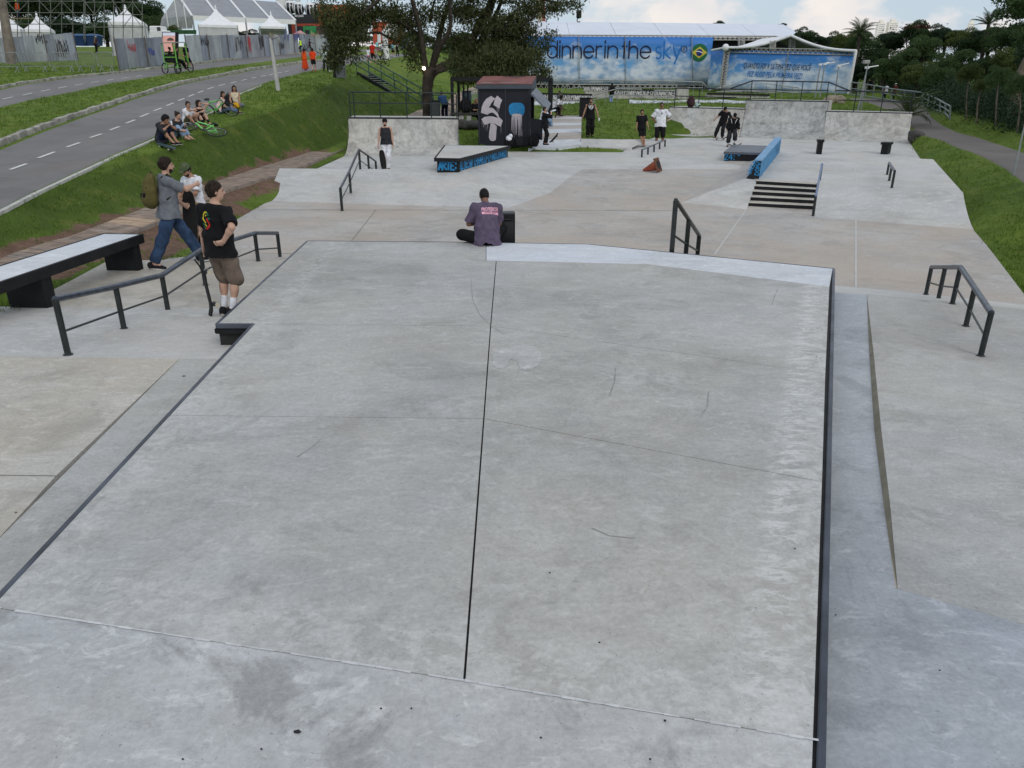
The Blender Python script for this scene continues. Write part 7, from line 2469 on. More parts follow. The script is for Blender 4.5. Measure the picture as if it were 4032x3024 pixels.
mb=MB();q=[PY(2790,146,93),PY(3160,146,93),PY(3160,350,93),PY(2790,350,93)];mb.prism(q,[p+Vector((0,8,0))for p in q]);mb.build('dark_interior',plain('hall_dark',(.02,.02,.024),.9),hall)
for x in (2912,3112):
 truss(None,PY(x,142,88.5),PY(x-2,200,88.5),Vector((.55,0,0)),6,.06,parent=hall)
b2t=empty('event_tent',PY(2850,350,78),'white peaked event tent carrying the second printed sky banner','tent')
L2,R2=80.0,73.5
q2b=[PY(2866,197,L2),PY(3366,209,R2),PY(3336,381,R2),PY(2845,352,L2)]
zl2,zh2=q2b[3].z,q2b[0].z
wavy(q2b,60,6,.025,'printed_sheet',sky_print('sky_print_two',zl2-.3,zh2,1.15,8),b2t)
def on_b2(u,v,off=.1):
 p=q2b[0].lerp(q2b[1],u).lerp(q2b[3].lerp(q2b[2],u),v)
 d=(q2b[1]-q2b[0]).xy.normalized();return p+Vector((d.y,-d.x,0))*off
def b2text(txt,u0,u1,v0,v1,m,shear=.25,bold=.02):
 me=text_mesh(txt,1.0,shear=shear,bold=bold,space=1.05)
 a0,a1,c0,c1=text_dims(me)
 for v in me.vertices:
  u=u0+(v.co.x-a0)/(a1-a0)*(u1-u0);w=v0+(v.co.y-c0)/(c1-c0)*(v1-v0)
  v.co=on_b2(u,w)
 return link('lettering',me,b2t,m)
b2text('QUANDO FOI A ULTIMA VEZ QUE VOCE',.155,.695,.455,.30,INKN,bold=0)
for u in ((.408,.421),(.679,.686),(.686,.693)):
 du=.003
 v0,v1=(.285,.255)if u[0]<.5 else ((.285,.262)if u[0]<.68 else (.262,.285))
 mb=MB();mb.poly([on_b2(u[0]-du,v0),on_b2(u[0]+du,v0),on_b2(u[1]+du,v1),on_b2(u[1]-du,v1)]);mb.build('accent',INKN,b2t,normals=False)
b2text('FEZ ALGO PELA PRIMEIRA VEZ?',.195,.640,.64,.505,INKB,bold=.01)
mb=MB();mb.tube([on_b2(.505,-.05,.15),on_b2(.49,1.05,.15)],.045,6);mb.build('mast',GALV,b2t)
truss(None,PY(2862,187,L2-.1),PY(3368,197,R2-.1),.42,26,.045,parent=b2t)
truss(None,PY(2838,353,L2-.2),PY(3336,383,R2-.2),.42,26,.045,parent=b2t)
truss(None,PY(2856,195,L2-.4),PY(2836,352,L2-.4),Vector((.42,0,0)),12,.05,parent=b2t)
mb=MB();q=[PY(2853,195,L2+.1),PY(2868,195,L2+.1),PY(2848,354,L2+.1),PY(2832,354,L2+.1)];mb.prism(q,[p+Vector((0,.1,0))for p in q]);mb.build('dark_backing',BLACKP,b2t)
sb_q=[PY(2803,201,L2+3.0),PY(2853,196,L2),PY(2833,348,L2),PY(2786,346,L2+3.0)]
wavy(sb_q,12,6,.01,'side_banner',sky_print('sky_print_side',zl2,zh2,1.2,15),b2t)
def on_sb(u,v):return sb_q[0].lerp(sb_q[1],u).lerp(sb_q[3].lerp(sb_q[2],u),v)+Vector((.02,-.1,0))
FLC=[plain('flag_'+n,c_,.7,0,.05,obj=False)for n,c_ in (('red',(.4,.03,.03)),('white',(.6,.6,.6)),('navy',(.03,.04,.2)),('gold',(.5,.4,.05)),('leaf',(.02,.2,.06)))]
for r_ in range(3):
 for c_ in range(7):
  u,v=.16+c_*.105,.66+r_*.10
  for half in (0,1):
   mb=MB();mb.poly([on_sb(u,v+.033*half),on_sb(u+.085,v+.033*half),on_sb(u+.085,v+.033*half+.03),on_sb(u,v+.033*half+.03)]);mb.build('small_flag',FLC[int(rng.integers(0,5))],b2t)
mb=MB();mb.poly([on_sb(.5,.17),on_sb(.68,.17),on_sb(.66,.31),on_sb(.46,.31)]);mb.build('printed_block',plain('print_olive',(.12,.22,.12),.8),b2t)
mb=MB();mb.poly([on_sb(.40,.41),on_sb(.62,.41),on_sb(.60,.52),on_sb(.38,.52)]);mb.build('printed_block',plain('print_slate',(.16,.28,.36),.8),b2t)
apx=PY(3115,137,80);el_,er_=PY(2858,187,L2-.5),PY(3373,200,R2-.5)
bl_,br_=PY(2900,190,92),PY(3330,198,88)
mb=MB();mb.smooth=True
def sag(a,b,n=12,s=.35):return [a.lerp(b,k/n)-Vector((0,0,s*math.sin(math.pi*k/n)))for k in range(n+1)]
ap2=apx+Vector((0,2.5,.1));ap_f=PY(3115,140,77.2)
for a,b in ((el_,ap_f),(ap_f,er_)):
 f_,k_=sag(a,b),sag(a+Vector((0,9,.2)),b+Vector((0,9,.2)))
 for i in range(12):
  mb.poly([f_[i],f_[i+1],k_[i+1],k_[i]])
mb.build('canopy',FABRIC,b2t)
mb=MB()
for a,b in ((el_,ap_f),(ap_f,er_)):
 f_=sag(a,b)
 mb.tube(f_,.13,6)
mb.build('canopy_edge',FABRIC,b2t)
mb=MB();mb.ball(PY(2857,187,L2-.8),.33,12,8);mb.build('corner_ball',FABRIC,b2t)
mb=MB();mb.tube([el_,PY(2803,198,L2+2)],.10,6);mb.build('canopy_edge',FABRIC,b2t)
mb=MB();q=[PY(2880,190,84),PY(3360,200,80),PY(3330,380,84),PY(2860,352,86)];mb.prism(q,[p+Vector((0,.2,0))for p in q]);mb.build('rear_wall',plain('tent_dark',(.025,.025,.03),.9),b2t)
mb=MB();q=[PY(2990,172,83),PY(3110,160,83),PY(3160,172,83),PY(3160,196,83),PY(2990,192,83)];mb.prism(q,[p+Vector((0,.1,0))for p in q]);mb.build('inner_sheet',FABRICG,b2t)
for x,yt in ((3035,160),(3112,142)):
 truss(None,PY(x,yt,77.6),PY(x-1,198,77.6),Vector((.45,0,0)),5,.05,parent=b2t)
mb=MB();mb.tube([PY(3371,200,R2-.5),PY(3335,400,R2-.5)],.13,8);mb.build('corner_pole',WHITEP,b2t)
hk=empty('crane_hook',PY(2277,60,80),'black crane hook block hanging from cables against the sky','crane hook')
hy=80
mb=MB();a=PY(2270,40,hy);b=PY(2289,72,hy);mb.box(a.lerp(b,.5),(b.x-a.x,.35,a.z-b.z));mb.build('block',BLACKP,hk,bevel=.08)
mb=MB();c=PY(2279,79,hy);mb.tube([c+Vector((.17*math.cos(t_),0,.17*math.sin(t_)))for t_ in np.linspace(1.4,5.6,14)],.05,6);mb.build('hook',BLACKP,hk)
for x in (2273,2279,2286):
 mb=MB();mb.tube([PY(x,40,hy),PY(x,-160,hy)],.02,4);mb.build('cable',GALV,hk)
cb=empty('crane_boom',PY(2130,82,110),'cream coloured crane boom section with a red edge behind the tree','crane')
mb=MB();mb.bar(PY(2130,86,110),PY(2124,-60,110),.85,.8);mb.build('boom',plain('boom_cream',(.50,.42,.30),.5),cb)
mb=MB();mb.bar(PY(2143,86,109.5),PY(2141,-60,109.5),.25,.3);mb.build('red_edge',plain('boom_red',(.36,.04,.03),.5),cb)
pp=deck_pt(QA,2722,412);_k=(pp.xy-QA[1].xy).dot((QA[2]-QA[1]).xy)/(QA[2]-QA[1]).xy.length_squared
pp.z=QA[1].z+(QA[2].z-QA[1].z)*_k
pp=pp-QA[3]*.15
bag(pp,.24,'black and maroon backpack standing on the lip of the far ramp',plain('cloth_maroon',(.035,.012,.018),.85),'backpack','backpack',1.35)
hm_=empty('helmet',pp+Vector((.42,.02,.0)),'pale mint skate helmet lying beside the backpack on the far ramp','helmet')
mb=MB();mb.ball(pp+Vector((.42,.02,.12)),(.18,.14,.14),12,8);mb.build('shell',plain('helmet_mint',(.35,.50,.48),.25),hm_)
mb=MB();mb.ball(pp+Vector((.50,-.07,.09)),(.08,.06,.06),8,6);mb.build('visor',BLACKP,hm_)
cb0=PF(2588,678,f_plaza);tip=PF(2532,674,f_plaza)
CONE=plain('faded_cone',(.30,.065,.028),.7,0,.4,9)
cn=empty('traffic_cone',cb0,'worn orange traffic cone lying on its side on the open floor','traffic cone')
rb_=.26
ax=(Vector((tip.x,tip.y,cb0.z+.04))-Vector((cb0.x,cb0.y,cb0.z+rb_)))
Lc=ax.length;qn=ax.to_track_quat('Z','Y')
mb=MB();mb.lathe(Vector((cb0.x,cb0.y,cb0.z+rb_)),[(.215,.0),(.20,.03),(.05,Lc*.96),(.035,Lc)],18,qn);mb.build('cone_body',CONE,cn)
mb=MB()
rot=qn.to_matrix()
mb.box(Vector((cb0.x,cb0.y,cb0.z+rb_+.01)),(.56,.52,.05),rot);mb.build('base_plate',plain('cone_base',(.13,.055,.03),.85,0,.5,9),cn,bevel=.02)
mb=MB();mb.lathe(Vector((cb0.x,cb0.y,cb0.z+rb_))-ax.normalized()*.035,[(.0,0),(.17,.003)],16,qn);mb.build('hollow',BLACKP,cn)
def lamp_post(label,base,top,Y,arm=None,box=None,r=.06,group=None):
 a,b=PY(base[0],base[1],Y),PY(top[0],top[1],Y);a.z=min(a.z,gz(a.x,a.y))
 t=empty('lamp_post',a,label,'lamp post',group)
 mb=MB();mb.tube([a,a.lerp(b,.5),b],[r*1.25,r,r*.8],8);mb.build('pole',GALV,t)
 if arm:
  c=PY(arm[0],arm[1],Y);mb=MB();mb.bar(b,c,.16,.07,ext=.05);mb.build('arm_lamp',WHITEP,t,bevel=.02)
  mb=MB();mb.box(b,(.22,.2,.16));mb.build('head',WHITEP,t)
 if box:
  c=PY(box[0],box[1],Y);w=(PY(box[0]+box[2],box[1],Y)-c).length;mb=MB();mb.box(c,(w,.35,w*.62));mb.build('floodlight',plain('flood_grey',(.34,.34,.33),.5),t,bevel=.03)
for bx,by,tx,ty,ax_,ay,Y,lab in ((3207,402,3230,254,3262,246,68,'slim lamp post before the second banner, leftmost of three'),(3224,404,3248,252,3285,245,67,'slim lamp post before the second banner, middle of three'),(3281,418,3303,259,3341,249,63,'slim lamp post before the second banner, rightmost of three')):
 lamp_post(lab,(bx,by),(tx,ty),Y,(ax_,ay),None,.055,'slim lamp posts')
lamp_post('tall lamp post with a boxed floodlight and a side lamp beside the wood',(3378,432),(3421,240),53,None,(3411,244,22),.05)
lamp_post('grey lamp post with a single side lamp next to the floodlight',(3390,428),(3414,266),54,(3456,259),None,.045)
lamp_post('thin grey post at the right edge of the asphalt path',(3988,700),(4060,380),24.5,None,None,.024)
rock(gp(3608,541,40.8)+Vector((0,0,.12)),(.42,.36,.34),'dark boulder on the grass where the ramp meets the path',seed=11)
for i,(x,y)in enumerate(((3268,410),(3292,412),(3304,408))):
 rock(gp(x,y,60)+Vector((0,0,.15)),(.5,.4,.36),['pale rock behind the tall ramp, left of three','pale rock behind the tall ramp, middle of three','pale rock behind the tall ramp, right of three'][i],'rocks behind the far ramp',plain('pale_rock',(.24,.20,.16),.9,0,.3,3,obj=False),20+i)
fx=[(3352,362,324),(3380,365,328),(3408,369,332),(3440,374,337),(3475,380,343),(3510,386,350),(3560,392,356),(3600,398,360),(3632,406,366),(3655,414,374),(3680,424,386),(3700,440,396),(3720,455,408),(3740,470,418)]
pr_=[]
for x,yb_,yt in fx:
 p=PF(x,yb_,lambda Y:f_path(Y)+.25);pr_.append((Vector((p.x,p.y,gz(p.x,p.y)-.02)),PY(x+2,yt,p.y)))
railing('fence_rail','pale green-grey post and rail fence between the path and the wood',pr_,[[b for a,b in pr_]],[[a.lerp(b,.55)for a,b in pr_],[a.lerp(b,.12)for a,b in pr_]],plain('fence_grey',(.20,.24,.23),.6),.05,cat='fence',pr=.055)
for x0,x1,yt,yb_,lab in ((3446,3474,90,150,'sunlit cream tower block far away, left of its taller twin'),(3487,3522,87,150,'sunlit cream tower block far away, taller of the pair'),(3806,3826,89,135,'sunlit cream tower far away above the wood at the right')):
 Y=950
 a,b=PY(x0,yb_,Y),PY(x1,yb_,Y);zt=PY(x0,yt,Y).z
 t=empty('tower_block',a,lab,'tower block','far towers')
 c=a.lerp(b,.5);W=(b-a).length
 mb=MB();mb.box((c.x,c.y,(zt+a.z)/2-8),(W,W*.7,zt-a.z+16));mb.box((c.x,c.y,zt+1.5),(W*.5,W*.4,3));mb.build('tower',plain('tower_cream',(.80,.76,.66),.8,0,.05),t)
 for k in range(10):
  z=zt-2-k*2.0
  mb=MB();mb.box((c.x,c.y-W*.35-.1,z),(W*.8,.3,.7));mb.build('window_row',plain('tower_glass',(.45,.46,.46),.4),t)
BGREEN=plain('bike_green',(.20,.62,.16),.35,0,.1)
TYRE=plain('tyre',(.016,.016,.016),.8)
def bicycle(M,label,col,basket=False,group=None):
 loc,rot,_=M.decompose()
 t=empty('bicycle',loc,label,'bicycle',group);t.rotation_euler=rot.to_euler()
 R0=.33;xr,xf=-.52,.54
 for x,nm in ((xr,'wheel'),(xf,'wheel')):
  mb=MB();mb.tube([(x+R0*math.cos(2*math.pi*k/22),0,R0+R0*math.sin(2*math.pi*k/22))for k in range(22)],.022,6,closed=True);w=mb.build('wheel',TYRE,t,local=True)
  mb=MB()
  mb.tube([(x+.305*math.cos(2*math.pi*k/22),0,R0+.305*math.sin(2*math.pi*k/22))for k in range(22)],.010,5,closed=True);mb.build('rim',GALV,w,local=True)
  mb=MB()
  for k in range(12):
   a_=2*math.pi*k/12;mb.tube([(x,0,R0),(x+.3*math.cos(a_),0,R0+.3*math.sin(a_))],.003,3,cap=False)
  tag(mb.build('spokes',GALV,w,local=True),kind='stuff')
 bbp,st,hd=(-.08,0,.29),(-.22,0,.80),(.36,0,.82)
 for a_,b_,r_ in ((bbp,st,.020),(bbp,(.38,0,.70),.032),((-.20,0,.70),hd,.026),(bbp,(xr,.04,R0),.014),(bbp,(xr,-.04,R0),.014),((-.2,.02,.72),(xr,.04,R0),.011),((-.2,-.02,.72),(xr,-.04,R0),.011)):
  mb=MB();mb.tube([a_,b_],r_,7);mb.build('frame_tube',col,t,local=True)
 mb=MB();mb.tube([(.34,0,.92),(.38,0,.70),(xf,.05,R0)],.018,7);mb.build('fork',BLACK,t,local=True)
 mb=MB();mb.tube([(.30,-.30,.96),(.36,-.1,.95),(.36,.1,.95),(.30,.30,.96)],.014,7);mb.build('handlebar',BLACK,t,local=True)
 mb=MB();mb.ball((-.25,0,.86),(.13,.075,.035),10,6);mb.build('saddle',BLACK,t,local=True)
 mb=MB();mb.lathe((-.08,.03,.29),[(.09,0),(.09,.01)],14,Matrix.Rotation(math.pi/2,3,'X'));mb.tube([(-.08,.05,.29),(-.02,.08,.15)],.01,5);mb.build('crank',BLACK,t,local=True)
 if basket:
  mb=MB()
  for z in (.72,.86,1.0):
   s=.13+(z-.72)*.12
   mb.tube([(.56-s,-s,z),(.56+s,-s,z),(.56+s,s,z),(.56-s,s,z)],.006,4,closed=True)
  for k in range(12):
   a_=2*math.pi*k/12;ca,sa_=math.cos(a_),math.sin(a_);mm=max(abs(ca),abs(sa_))
   mb.tube([(.56+.13*ca/mm,.13*sa_/mm,.72),(.56+.165*ca/mm,.165*sa_/mm,1.0)],.005,4)
  mb.build('basket',BLACK,t,local=True)
 return t
c1=on_ground(775,535);c1b=on_ground(840,520)
dx=(on_ground(720,505)-on_ground(842,528)).normalized()
up_n=Vector((.15,-.55,.55))
bicycle(frame(dx,(dx.cross(Vector((0,0,1)))).normalized()*.93+Vector((0,0,.35)),on_ground(772,532)+Vector((.0,.25,.05))-Vector((0,0,0))),'green-framed bicycle lying on the grass below the seated women',BGREEN,True,'bicycles on the grass')
dx2=Vector((.9,-.05,.25)).normalized()
bicycle(frame(Vector((.93,-.1,.02)),Vector((.1,-.62,.74)),on_ground(872,458)+Vector((0,.0,.02))),'green bicycle standing beside the person with the black backpack',BGREEN,False,'bicycles on the grass')
cyc=PF(1213,208,f_road)
bicycle(frame((1,-.3,0),(0,0,1),cyc+Vector((-.1,-.3,.02))),'dark bicycle held by the cyclist talking to the guard',BLACK)
for x,y,r,lab,m in ((886,446,.26,'black backpack on the back of the person in pale pink',CLOTH['black']),(906,424,.27,'black backpack on the grass between the two highest sitters',CLOTH['black2'])):
 bag(on_ground(x,y),r,lab,m,'backpack','backpack',1.1)
bag(on_ground(930,428),.17,'yellow bag on the grass before the woman in cream',CLOTH['yellow'],'bag','bag',.8)
pc0=PF(702,288,f_road)
pcx=Vector((.18,.97,.06)).normalized()
pcn=Vector((-pcx.y,pcx.x,0))
cart=empty('pedal_cart',pc0,'green framed pedal cart with a canopy and two riders on the far lane','pedal cart')
LG=plain('cart_green',(.16,.45,.08),.4)
def cp(a,b,z):return pc0+pcx*a+pcn*b+Vector((0,0,z))
for a_,b_ in ((-.8,-.5),(-.8,.5),(.9,-.5),(.9,.5)):
 mb=MB();mb.tube([cp(a_+.36*math.cos(2*math.pi*k/18),b_,.36+.36*math.sin(2*math.pi*k/18))for k in range(18)],.04,6,closed=True);w=mb.build('wheel',TYRE,cart)
 mb=MB();mb.tube([cp(a_,b_-.06,.36),cp(a_,b_+.06,.36)],.07,8);mb.build('hub',GALV,w)
for a_,b_ in (((-.9,-.45,.4),(1.0,-.45,.4)),((-.9,.45,.4),(1.0,.45,.4)),((-.6,-.45,.4),(-.6,-.45,.85)),((-.6,.45,.4),(-.6,.45,.85)),((-.6,-.45,.85),(-.6,.45,.85)),((-.75,-.5,.4),(-.75,-.5,2.05)),((-.75,.5,.4),(-.75,.5,2.05)),((.75,-.5,.4),(.6,-.5,2.05)),((.75,.5,.4),(.6,.5,2.05)),((.95,-.4,.5),(.6,-.4,1.15)),((-.7,-.5,1.1),(-.7,.5,1.1))):
 mb=MB();mb.tube([cp(*a_),cp(*b_)],.04,6);mb.build('frame_tube',LG,cart)
mb=MB();mb.slab(ccw([cp(-.95,-.55,2.1),cp(.6,-.55,2.1),cp(.6,.55,2.1),cp(-.95,.55,2.1)]),.06);mb.build('canopy',plain('cart_canopy',(.25,.26,.24),.7),cart,bevel=.02)
mb=MB();mb.box(cp(-.35,0,.78),(.5,1.0,.1),Matrix.Rotation(math.atan2(pcx.y,pcx.x),3,'Z'));mb.box(cp(-.62,0,1.05),(.08,1.0,.5),Matrix.Rotation(math.atan2(pcx.y,pcx.x),3,'Z'));mb.build('seat',BLACKP,cart)
for b_,lab in ((.28,'rider in black on the far seat of the pedal cart'),(-.25,'rider in black with a hair bun on the near seat of the pedal cart')):
 person(cp(-.35,b_,.05),-70,lab,1.72,dict(skin='tan',hair='black',style='bun',top='black',sleeve=.9,bottom='black',shoes='black'),dict(pel=(0,0,.93),spine=(8,0,0),RF=(.12,.60,.42),LF=(-.12,.55,.30),RH=(.2,.45,1.15),LH=(-.2,.45,1.15)),vox=.04,detail=0)
FLK=plain('dark_scrap',(.02,.02,.024),.8);FLW=plain('pale_scrap',(.55,.56,.55),.8);FLB=plain('brown_scrap',(.16,.11,.07),.8)
def scrap(px,py,z,r,m,label,seed=0,h=.004,asp=.6):
 r_=np.random.default_rng(seed);c=PZ(px,py,z)
 n=11;ph=r_.uniform(0,6)
 ring=[]
 for k in range(n):
  a_=2*math.pi*k/n;rr=r*r_.uniform(.7,1.1)
  ring.append(c+Vector((rr*math.cos(a_),rr*math.sin(a_)*asp,h)))
 mb=MB();mb.prism(ring,[p-Vector((0,0,h*1.2))for p in ring])
 return tag(mb.build('litter',m),label,'litter')
scrap(1170,2882,ZT+.002,.016,FLK,'dark scrap lying on the lowest slab of the raised deck',1)
scrap(2618,2838,ZT+.002,.007,FLK,'small dark chip on the deck joint near the bottom right',2)
scrap(2388,808,f_plaza,.11,FLW,'small white scrap on the open floor behind the seated man',3,.006)
scrap(724,1481,F0+.002,.016,FLK,'small dark leaf on the left bank near the rail',4)
scrap(62,2018,F0+.002,.010,FLB,'brown leaf on the left floor near the picture edge',5)
for i,(x,y,z)in enumerate([(2165,2255,ZT),(3130,2160,ZT),(2360,2530,ZT),(3290,2422,.6),(3215,1405,ZT),(1500,2790,ZT),(1030,2950,ZT),(1620,2790,ZT),(720,2990,ZT),(3700,2640,.65),(2130,2905,ZT),(2560,2990,ZT)]):
 scrap(x,y,z+.002,.005,FLK,'tiny dark speck of grit on the pale concrete',10+i)['group']='grit specks'
def leaf_mat(name,a,b_,trans=.25):
 m,nt,b=base_mat(name)
 n=noise(nt,wpos(nt),1.1,4,.6);f=noise(nt,wpos(nt),9,2,.5)
 c=mixc_(nt,.5,ramp(nt,n,[(.35,a),(.65,b_)]),ramp(nt,f,[(.3,tuple(x*.55 for x in a)),(.7,tuple(x*1.3 for x in b_))]))
 nt.links.new(c,b.inputs['Base Color']);b.inputs['Roughness'].default_value=.6;b.inputs['Specular IOR Level'].default_value=.2
 tr=nt.nodes.new('ShaderNodeBsdfTranslucent');nt.links.new(c,tr.inputs['Color'])
 mx=nt.nodes.new('ShaderNodeMixShader');mx.inputs[0].default_value=trans
 out=nt.nodes['Material Output']
 nt.links.new(b.outputs[0],mx.inputs[1]);nt.links.new(tr.outputs[0],mx.inputs[2]);nt.links.new(mx.outputs[0],out.inputs['Surface'])
 return m
LEAF=leaf_mat('leaf_olive',(.040,.056,.022),(.095,.108,.040))
LEAFF=[leaf_mat('leaf_wood_%d'%i,a,b)for i,(a,b)in enumerate((((.022,.046,.018),(.046,.084,.028)),((.036,.070,.024),(.074,.124,.040)),((.016,.034,.017),(.034,.064,.028)),((.055,.082,.022),(.10,.130,.034))))]
BARK=plain('bark',(.040,.032,.026),.95,0,.5,3,bmp=1.0,obj=False)
BARKP=plain('pale_bark',(.13,.11,.085),.95,0,.4,3,bmp=.8,obj=False)
def raw_mesh(name,V,F,m):
 me=bpy.data.meshes.new(name)
 V=np.asarray(V,np.float32);F=np.asarray(F,np.int32)
 k=F.shape[1]
 me.vertices.add(len(V));me.vertices.foreach_set('co',V.ravel())
 me.loops.add(F.size);me.loops.foreach_set('vertex_index',F.ravel())
 me.polygons.add(len(F));me.polygons.foreach_set('loop_start',np.arange(0,F.size,k,dtype=np.int32));me.polygons.foreach_set('loop_total',np.full(len(F),k,np.int32))
 me.update(calc_edges=True)
 me.materials.append(m)
 return me
def leaves(C,ln,wd,r_,droop=.5):
 """leaf-shaped rhombs at centres C; size arrays ln, wd"""
 n=len(C)
 az=r_.uniform(0,2*np.pi,n);el=r_.uniform(-1.2,.6,n)-droop*.5
 d=np.stack([np.cos(az)*np.cos(el),np.sin(az)*np.cos(el),np.sin(el)],1)
 q=r_.normal(size=(n,3));s=np.cross(d,q);s/=np.linalg.norm(s,axis=1)[:,None]+1e-9
 ln=np.broadcast_to(ln,(n,));wd=np.broadcast_to(wd,(n,))
 a=C-d*ln[:,None]*.5;b=C+d*ln[:,None]*.5
 l=C+s*wd[:,None]*.5-d*ln[:,None]*.08;r2=C-s*wd[:,None]*.5-d*ln[:,None]*.08
 V=np.stack([a,l,b,r2],1).reshape(-1,3)
 F=np.arange(4*n).reshape(-1,4)
 return V,F
TY=47.6
tb_=gp(1687,470,TY)
tree=empty('spreading_tree',tb_,'large spreading tree with a forked dark trunk and drooping fine foliage, behind the left ramp','tree')
tree['label']='large spreading tree with a forked dark trunk and drooping fine foliage'
def limb(pxs,rad,dY=0.0,dYe=None,name='limb'):
 n=len(pxs)
 dYe=dY if dYe is None else dYe
 P_=[PY(x,y,TY+dY+(dYe-dY)*i/(n-1))for i,(x,y)in enumerate(pxs)]
 out=[];rr=[]
 for i in range(n-1):
  p0,p1,p2,p3=P_[max(0,i-1)],P_[i],P_[i+1],P_[min(n-1,i+2)]
  for k in range(4):
   t=k/4
   out.append(.5*((2*p1)+(p2-p0)*t+(2*p0-5*p1+4*p2-p3)*t*t+(3*p1-p0-3*p2+p3)*t**3));rr.append(rad[i]+(rad[i+1]-rad[i])*t)
 out.append(P_[-1]);rr.append(rad[-1])
 out=[p+Vector((rng.uniform(-1,1),rng.uniform(-1,1),0))*r*.10 for p,r in zip(out,rr)]
 mb=MB();mb.tube(out,rr,9);mb.build(name,BARK,tree)
 return out
tr0=PY(1687,486,TY)
limb([(1688,500),(1684,420),(1682,350),(1690,300),(1700,272)],[.42,.34,.32,.35,.33],name='trunk')
limb([(1682,300),(1672,255),(1663,190),(1652,110),(1628,20),(1600,-80)],[.24,.20,.17,.15,.11,.06],0,-1)
limb([(1700,290),(1740,262),(1792,238),(1850,205),(1905,140),(1960,40),(1990,-60)],[.26,.22,.20,.17,.14,.12,.05],0,1.5)
limb([(1712,285),(1765,268),(1815,240),(1880,228),(1960,215)],[.15,.11,.08,.05,.02],0,.8)
limb([(1698,280),(1712,225),(1728,150),(1752,60),(1800,-60)],[.22,.19,.16,.14,.06],0,1)
limb([(1705,262),(1730,190),(1770,118),(1772,20),(1750,-90)],[.17,.14,.12,.10,.05],0,-1.5)
limb([(1850,205),(1880,110),(1925,40),(1950,-70)],[.16,.24,.27,.12],.4,1.5)
limb([(1870,120),(1940,118),(2030,110),(2110,60)],[.16,.12,.09,.04],.5,-1)
limb([(1660,150),(1625,118),(1580,90),(1520,60),(1450,-10)],[.11,.10,.09,.08,.05],0,-1.5)
limb([(1600,190),(1575,165),(1530,148),(1490,128),(1440,130),(1405,110)],[.06,.08,.07,.07,.05,.02],-.5,-2)
limb([(1640,230),(1622,205),(1600,190)],[.03,.05,.06],0,-.5)
limb([(1560,-80),(1480,10),(1380,90),(1330,160),(1318,235)],[.12,.09,.07,.04,.02],-2,-2.5)
limb([(2080,-60),(2140,-5),(2210,12),(2270,2)],[.10,.07,.05,.02],0,0)
limb([(1690,90),(1700,40),(1720,-20)],[.06,.07,.05],.5,1)
CL=[(1310,70,58,70,-2.5,800),(1335,150,55,70,-2.5,1100),(1320,225,42,45,-2.5,480),(1390,50,60,60,-2,800),(1268,40,30,50,-2,300),(1450,45,60,50,-1.5,700),(1395,190,26,45,-2,160),(1430,120,40,35,-2,160),(1530,45,65,50,-1,800),(1500,215,22,40,-2,60),(1590,70,60,60,0,700),(1560,140,55,38,-1,320),(1620,185,38,55,0,430),(1640,250,28,25,0,110),(1650,60,60,65,0,480),(1720,50,60,55,0,420),(1690,150,70,40,1,260),(1790,30,60,40,0,480),(1850,30,70,50,.5,900),(1800,150,50,45,.5,420),(1855,200,75,50,.8,1100),(1920,240,90,48,0,1500),(1860,270,60,38,-1,640),(1990,262,70,40,-1,1000),(1960,190,80,55,0,1500),(2040,200,62,60,0,1000),(1930,100,90,60,.5,1700),(2020,80,80,60,0,1300),(2075,130,55,55,0,600),(2110,200,36,55,-.5,460),(2140,270,28,32,-.5,260),(2095,290,40,25,-.5,200),(2150,160,26,40,-.5,160),(2100,30,60,40,0,640),(2190,8,60,26,0,420),(2255,8,34,20,0,160),(1945,300,60,18,-1,220),(2170,120,22,22,-.5,60),(1750,120,36,40,.5,130),(1800,235,55,40,-2.2,420),(1850,290,70,28,-2.5,420),(1920,270,90,45,-2.6,1100),(2010,285,80,38,-2.4,800),(1960,215,80,50,-2.5,900),(2060,235,60,50,-2.2,600),(1400,-90,150,90,-1,1500),(1620,-140,170,110,0,2000),(1850,-150,180,120,0,2200),(2070,-90,140,90,0,1500),(1750,-60,120,60,1,1100),(1960,-50,120,60,1,1100)]
allV,allF,off=[],[],0
for x,y,rx,ry,dy,n in CL:
 n=int(n*2.0)
 r_=np.random.default_rng(int(x*7+y))
 m_=max(6,n//16)
 u=r_.normal(size=(m_,3));u/=np.linalg.norm(u,axis=1)[:,None];u*=r_.uniform(.05,1.05,m_)[:,None]**.6
 c=PY(x,y,TY+dy);k=(PY(x+1,y,TY+dy)-c).length
 S=np.array([c.x,c.y,c.z])+u*np.array([rx*k,max(rx,ry)*k*.8,ry*k])
 idx=r_.integers(0,m_,n)
 C=S[idx]+r_.normal(size=(n,3))*np.array([.20,.20,.13])-np.stack([np.zeros(n),np.zeros(n),r_.uniform(0,.38,n)],1)
 V,F=leaves(C,r_.uniform(.13,.25,n),r_.uniform(.045,.085,n),r_,.8)
 allV.append(V);allF.append(F+off);off+=len(V)
o=link('crown',raw_mesh('crown',np.concatenate(allV),np.concatenate(allF),LEAF),None)
o.data.transform(world_of(tree).inverted());o.parent=tree;o['kind']='stuff'
lampp=PY(1669,269,TY-.45)
lt_e=empty('trunk_lamp',lampp,'small lit lamp fixed to the trunk of the spreading tree','lamp')
mb=MB();mb.ball(lampp,(.10,.09,.09),10,6);gl_m=plain('lamp_glow',(1.0,.82,.55),.4,emit=9.0);mb.build('bulb',gl_m,lt_e)
mb=MB();mb.tube([lampp+Vector((.0,.1,0)),lampp+Vector((.15,.3,.02))],.05,6);mb.build('bracket',BLACKP,lt_e)
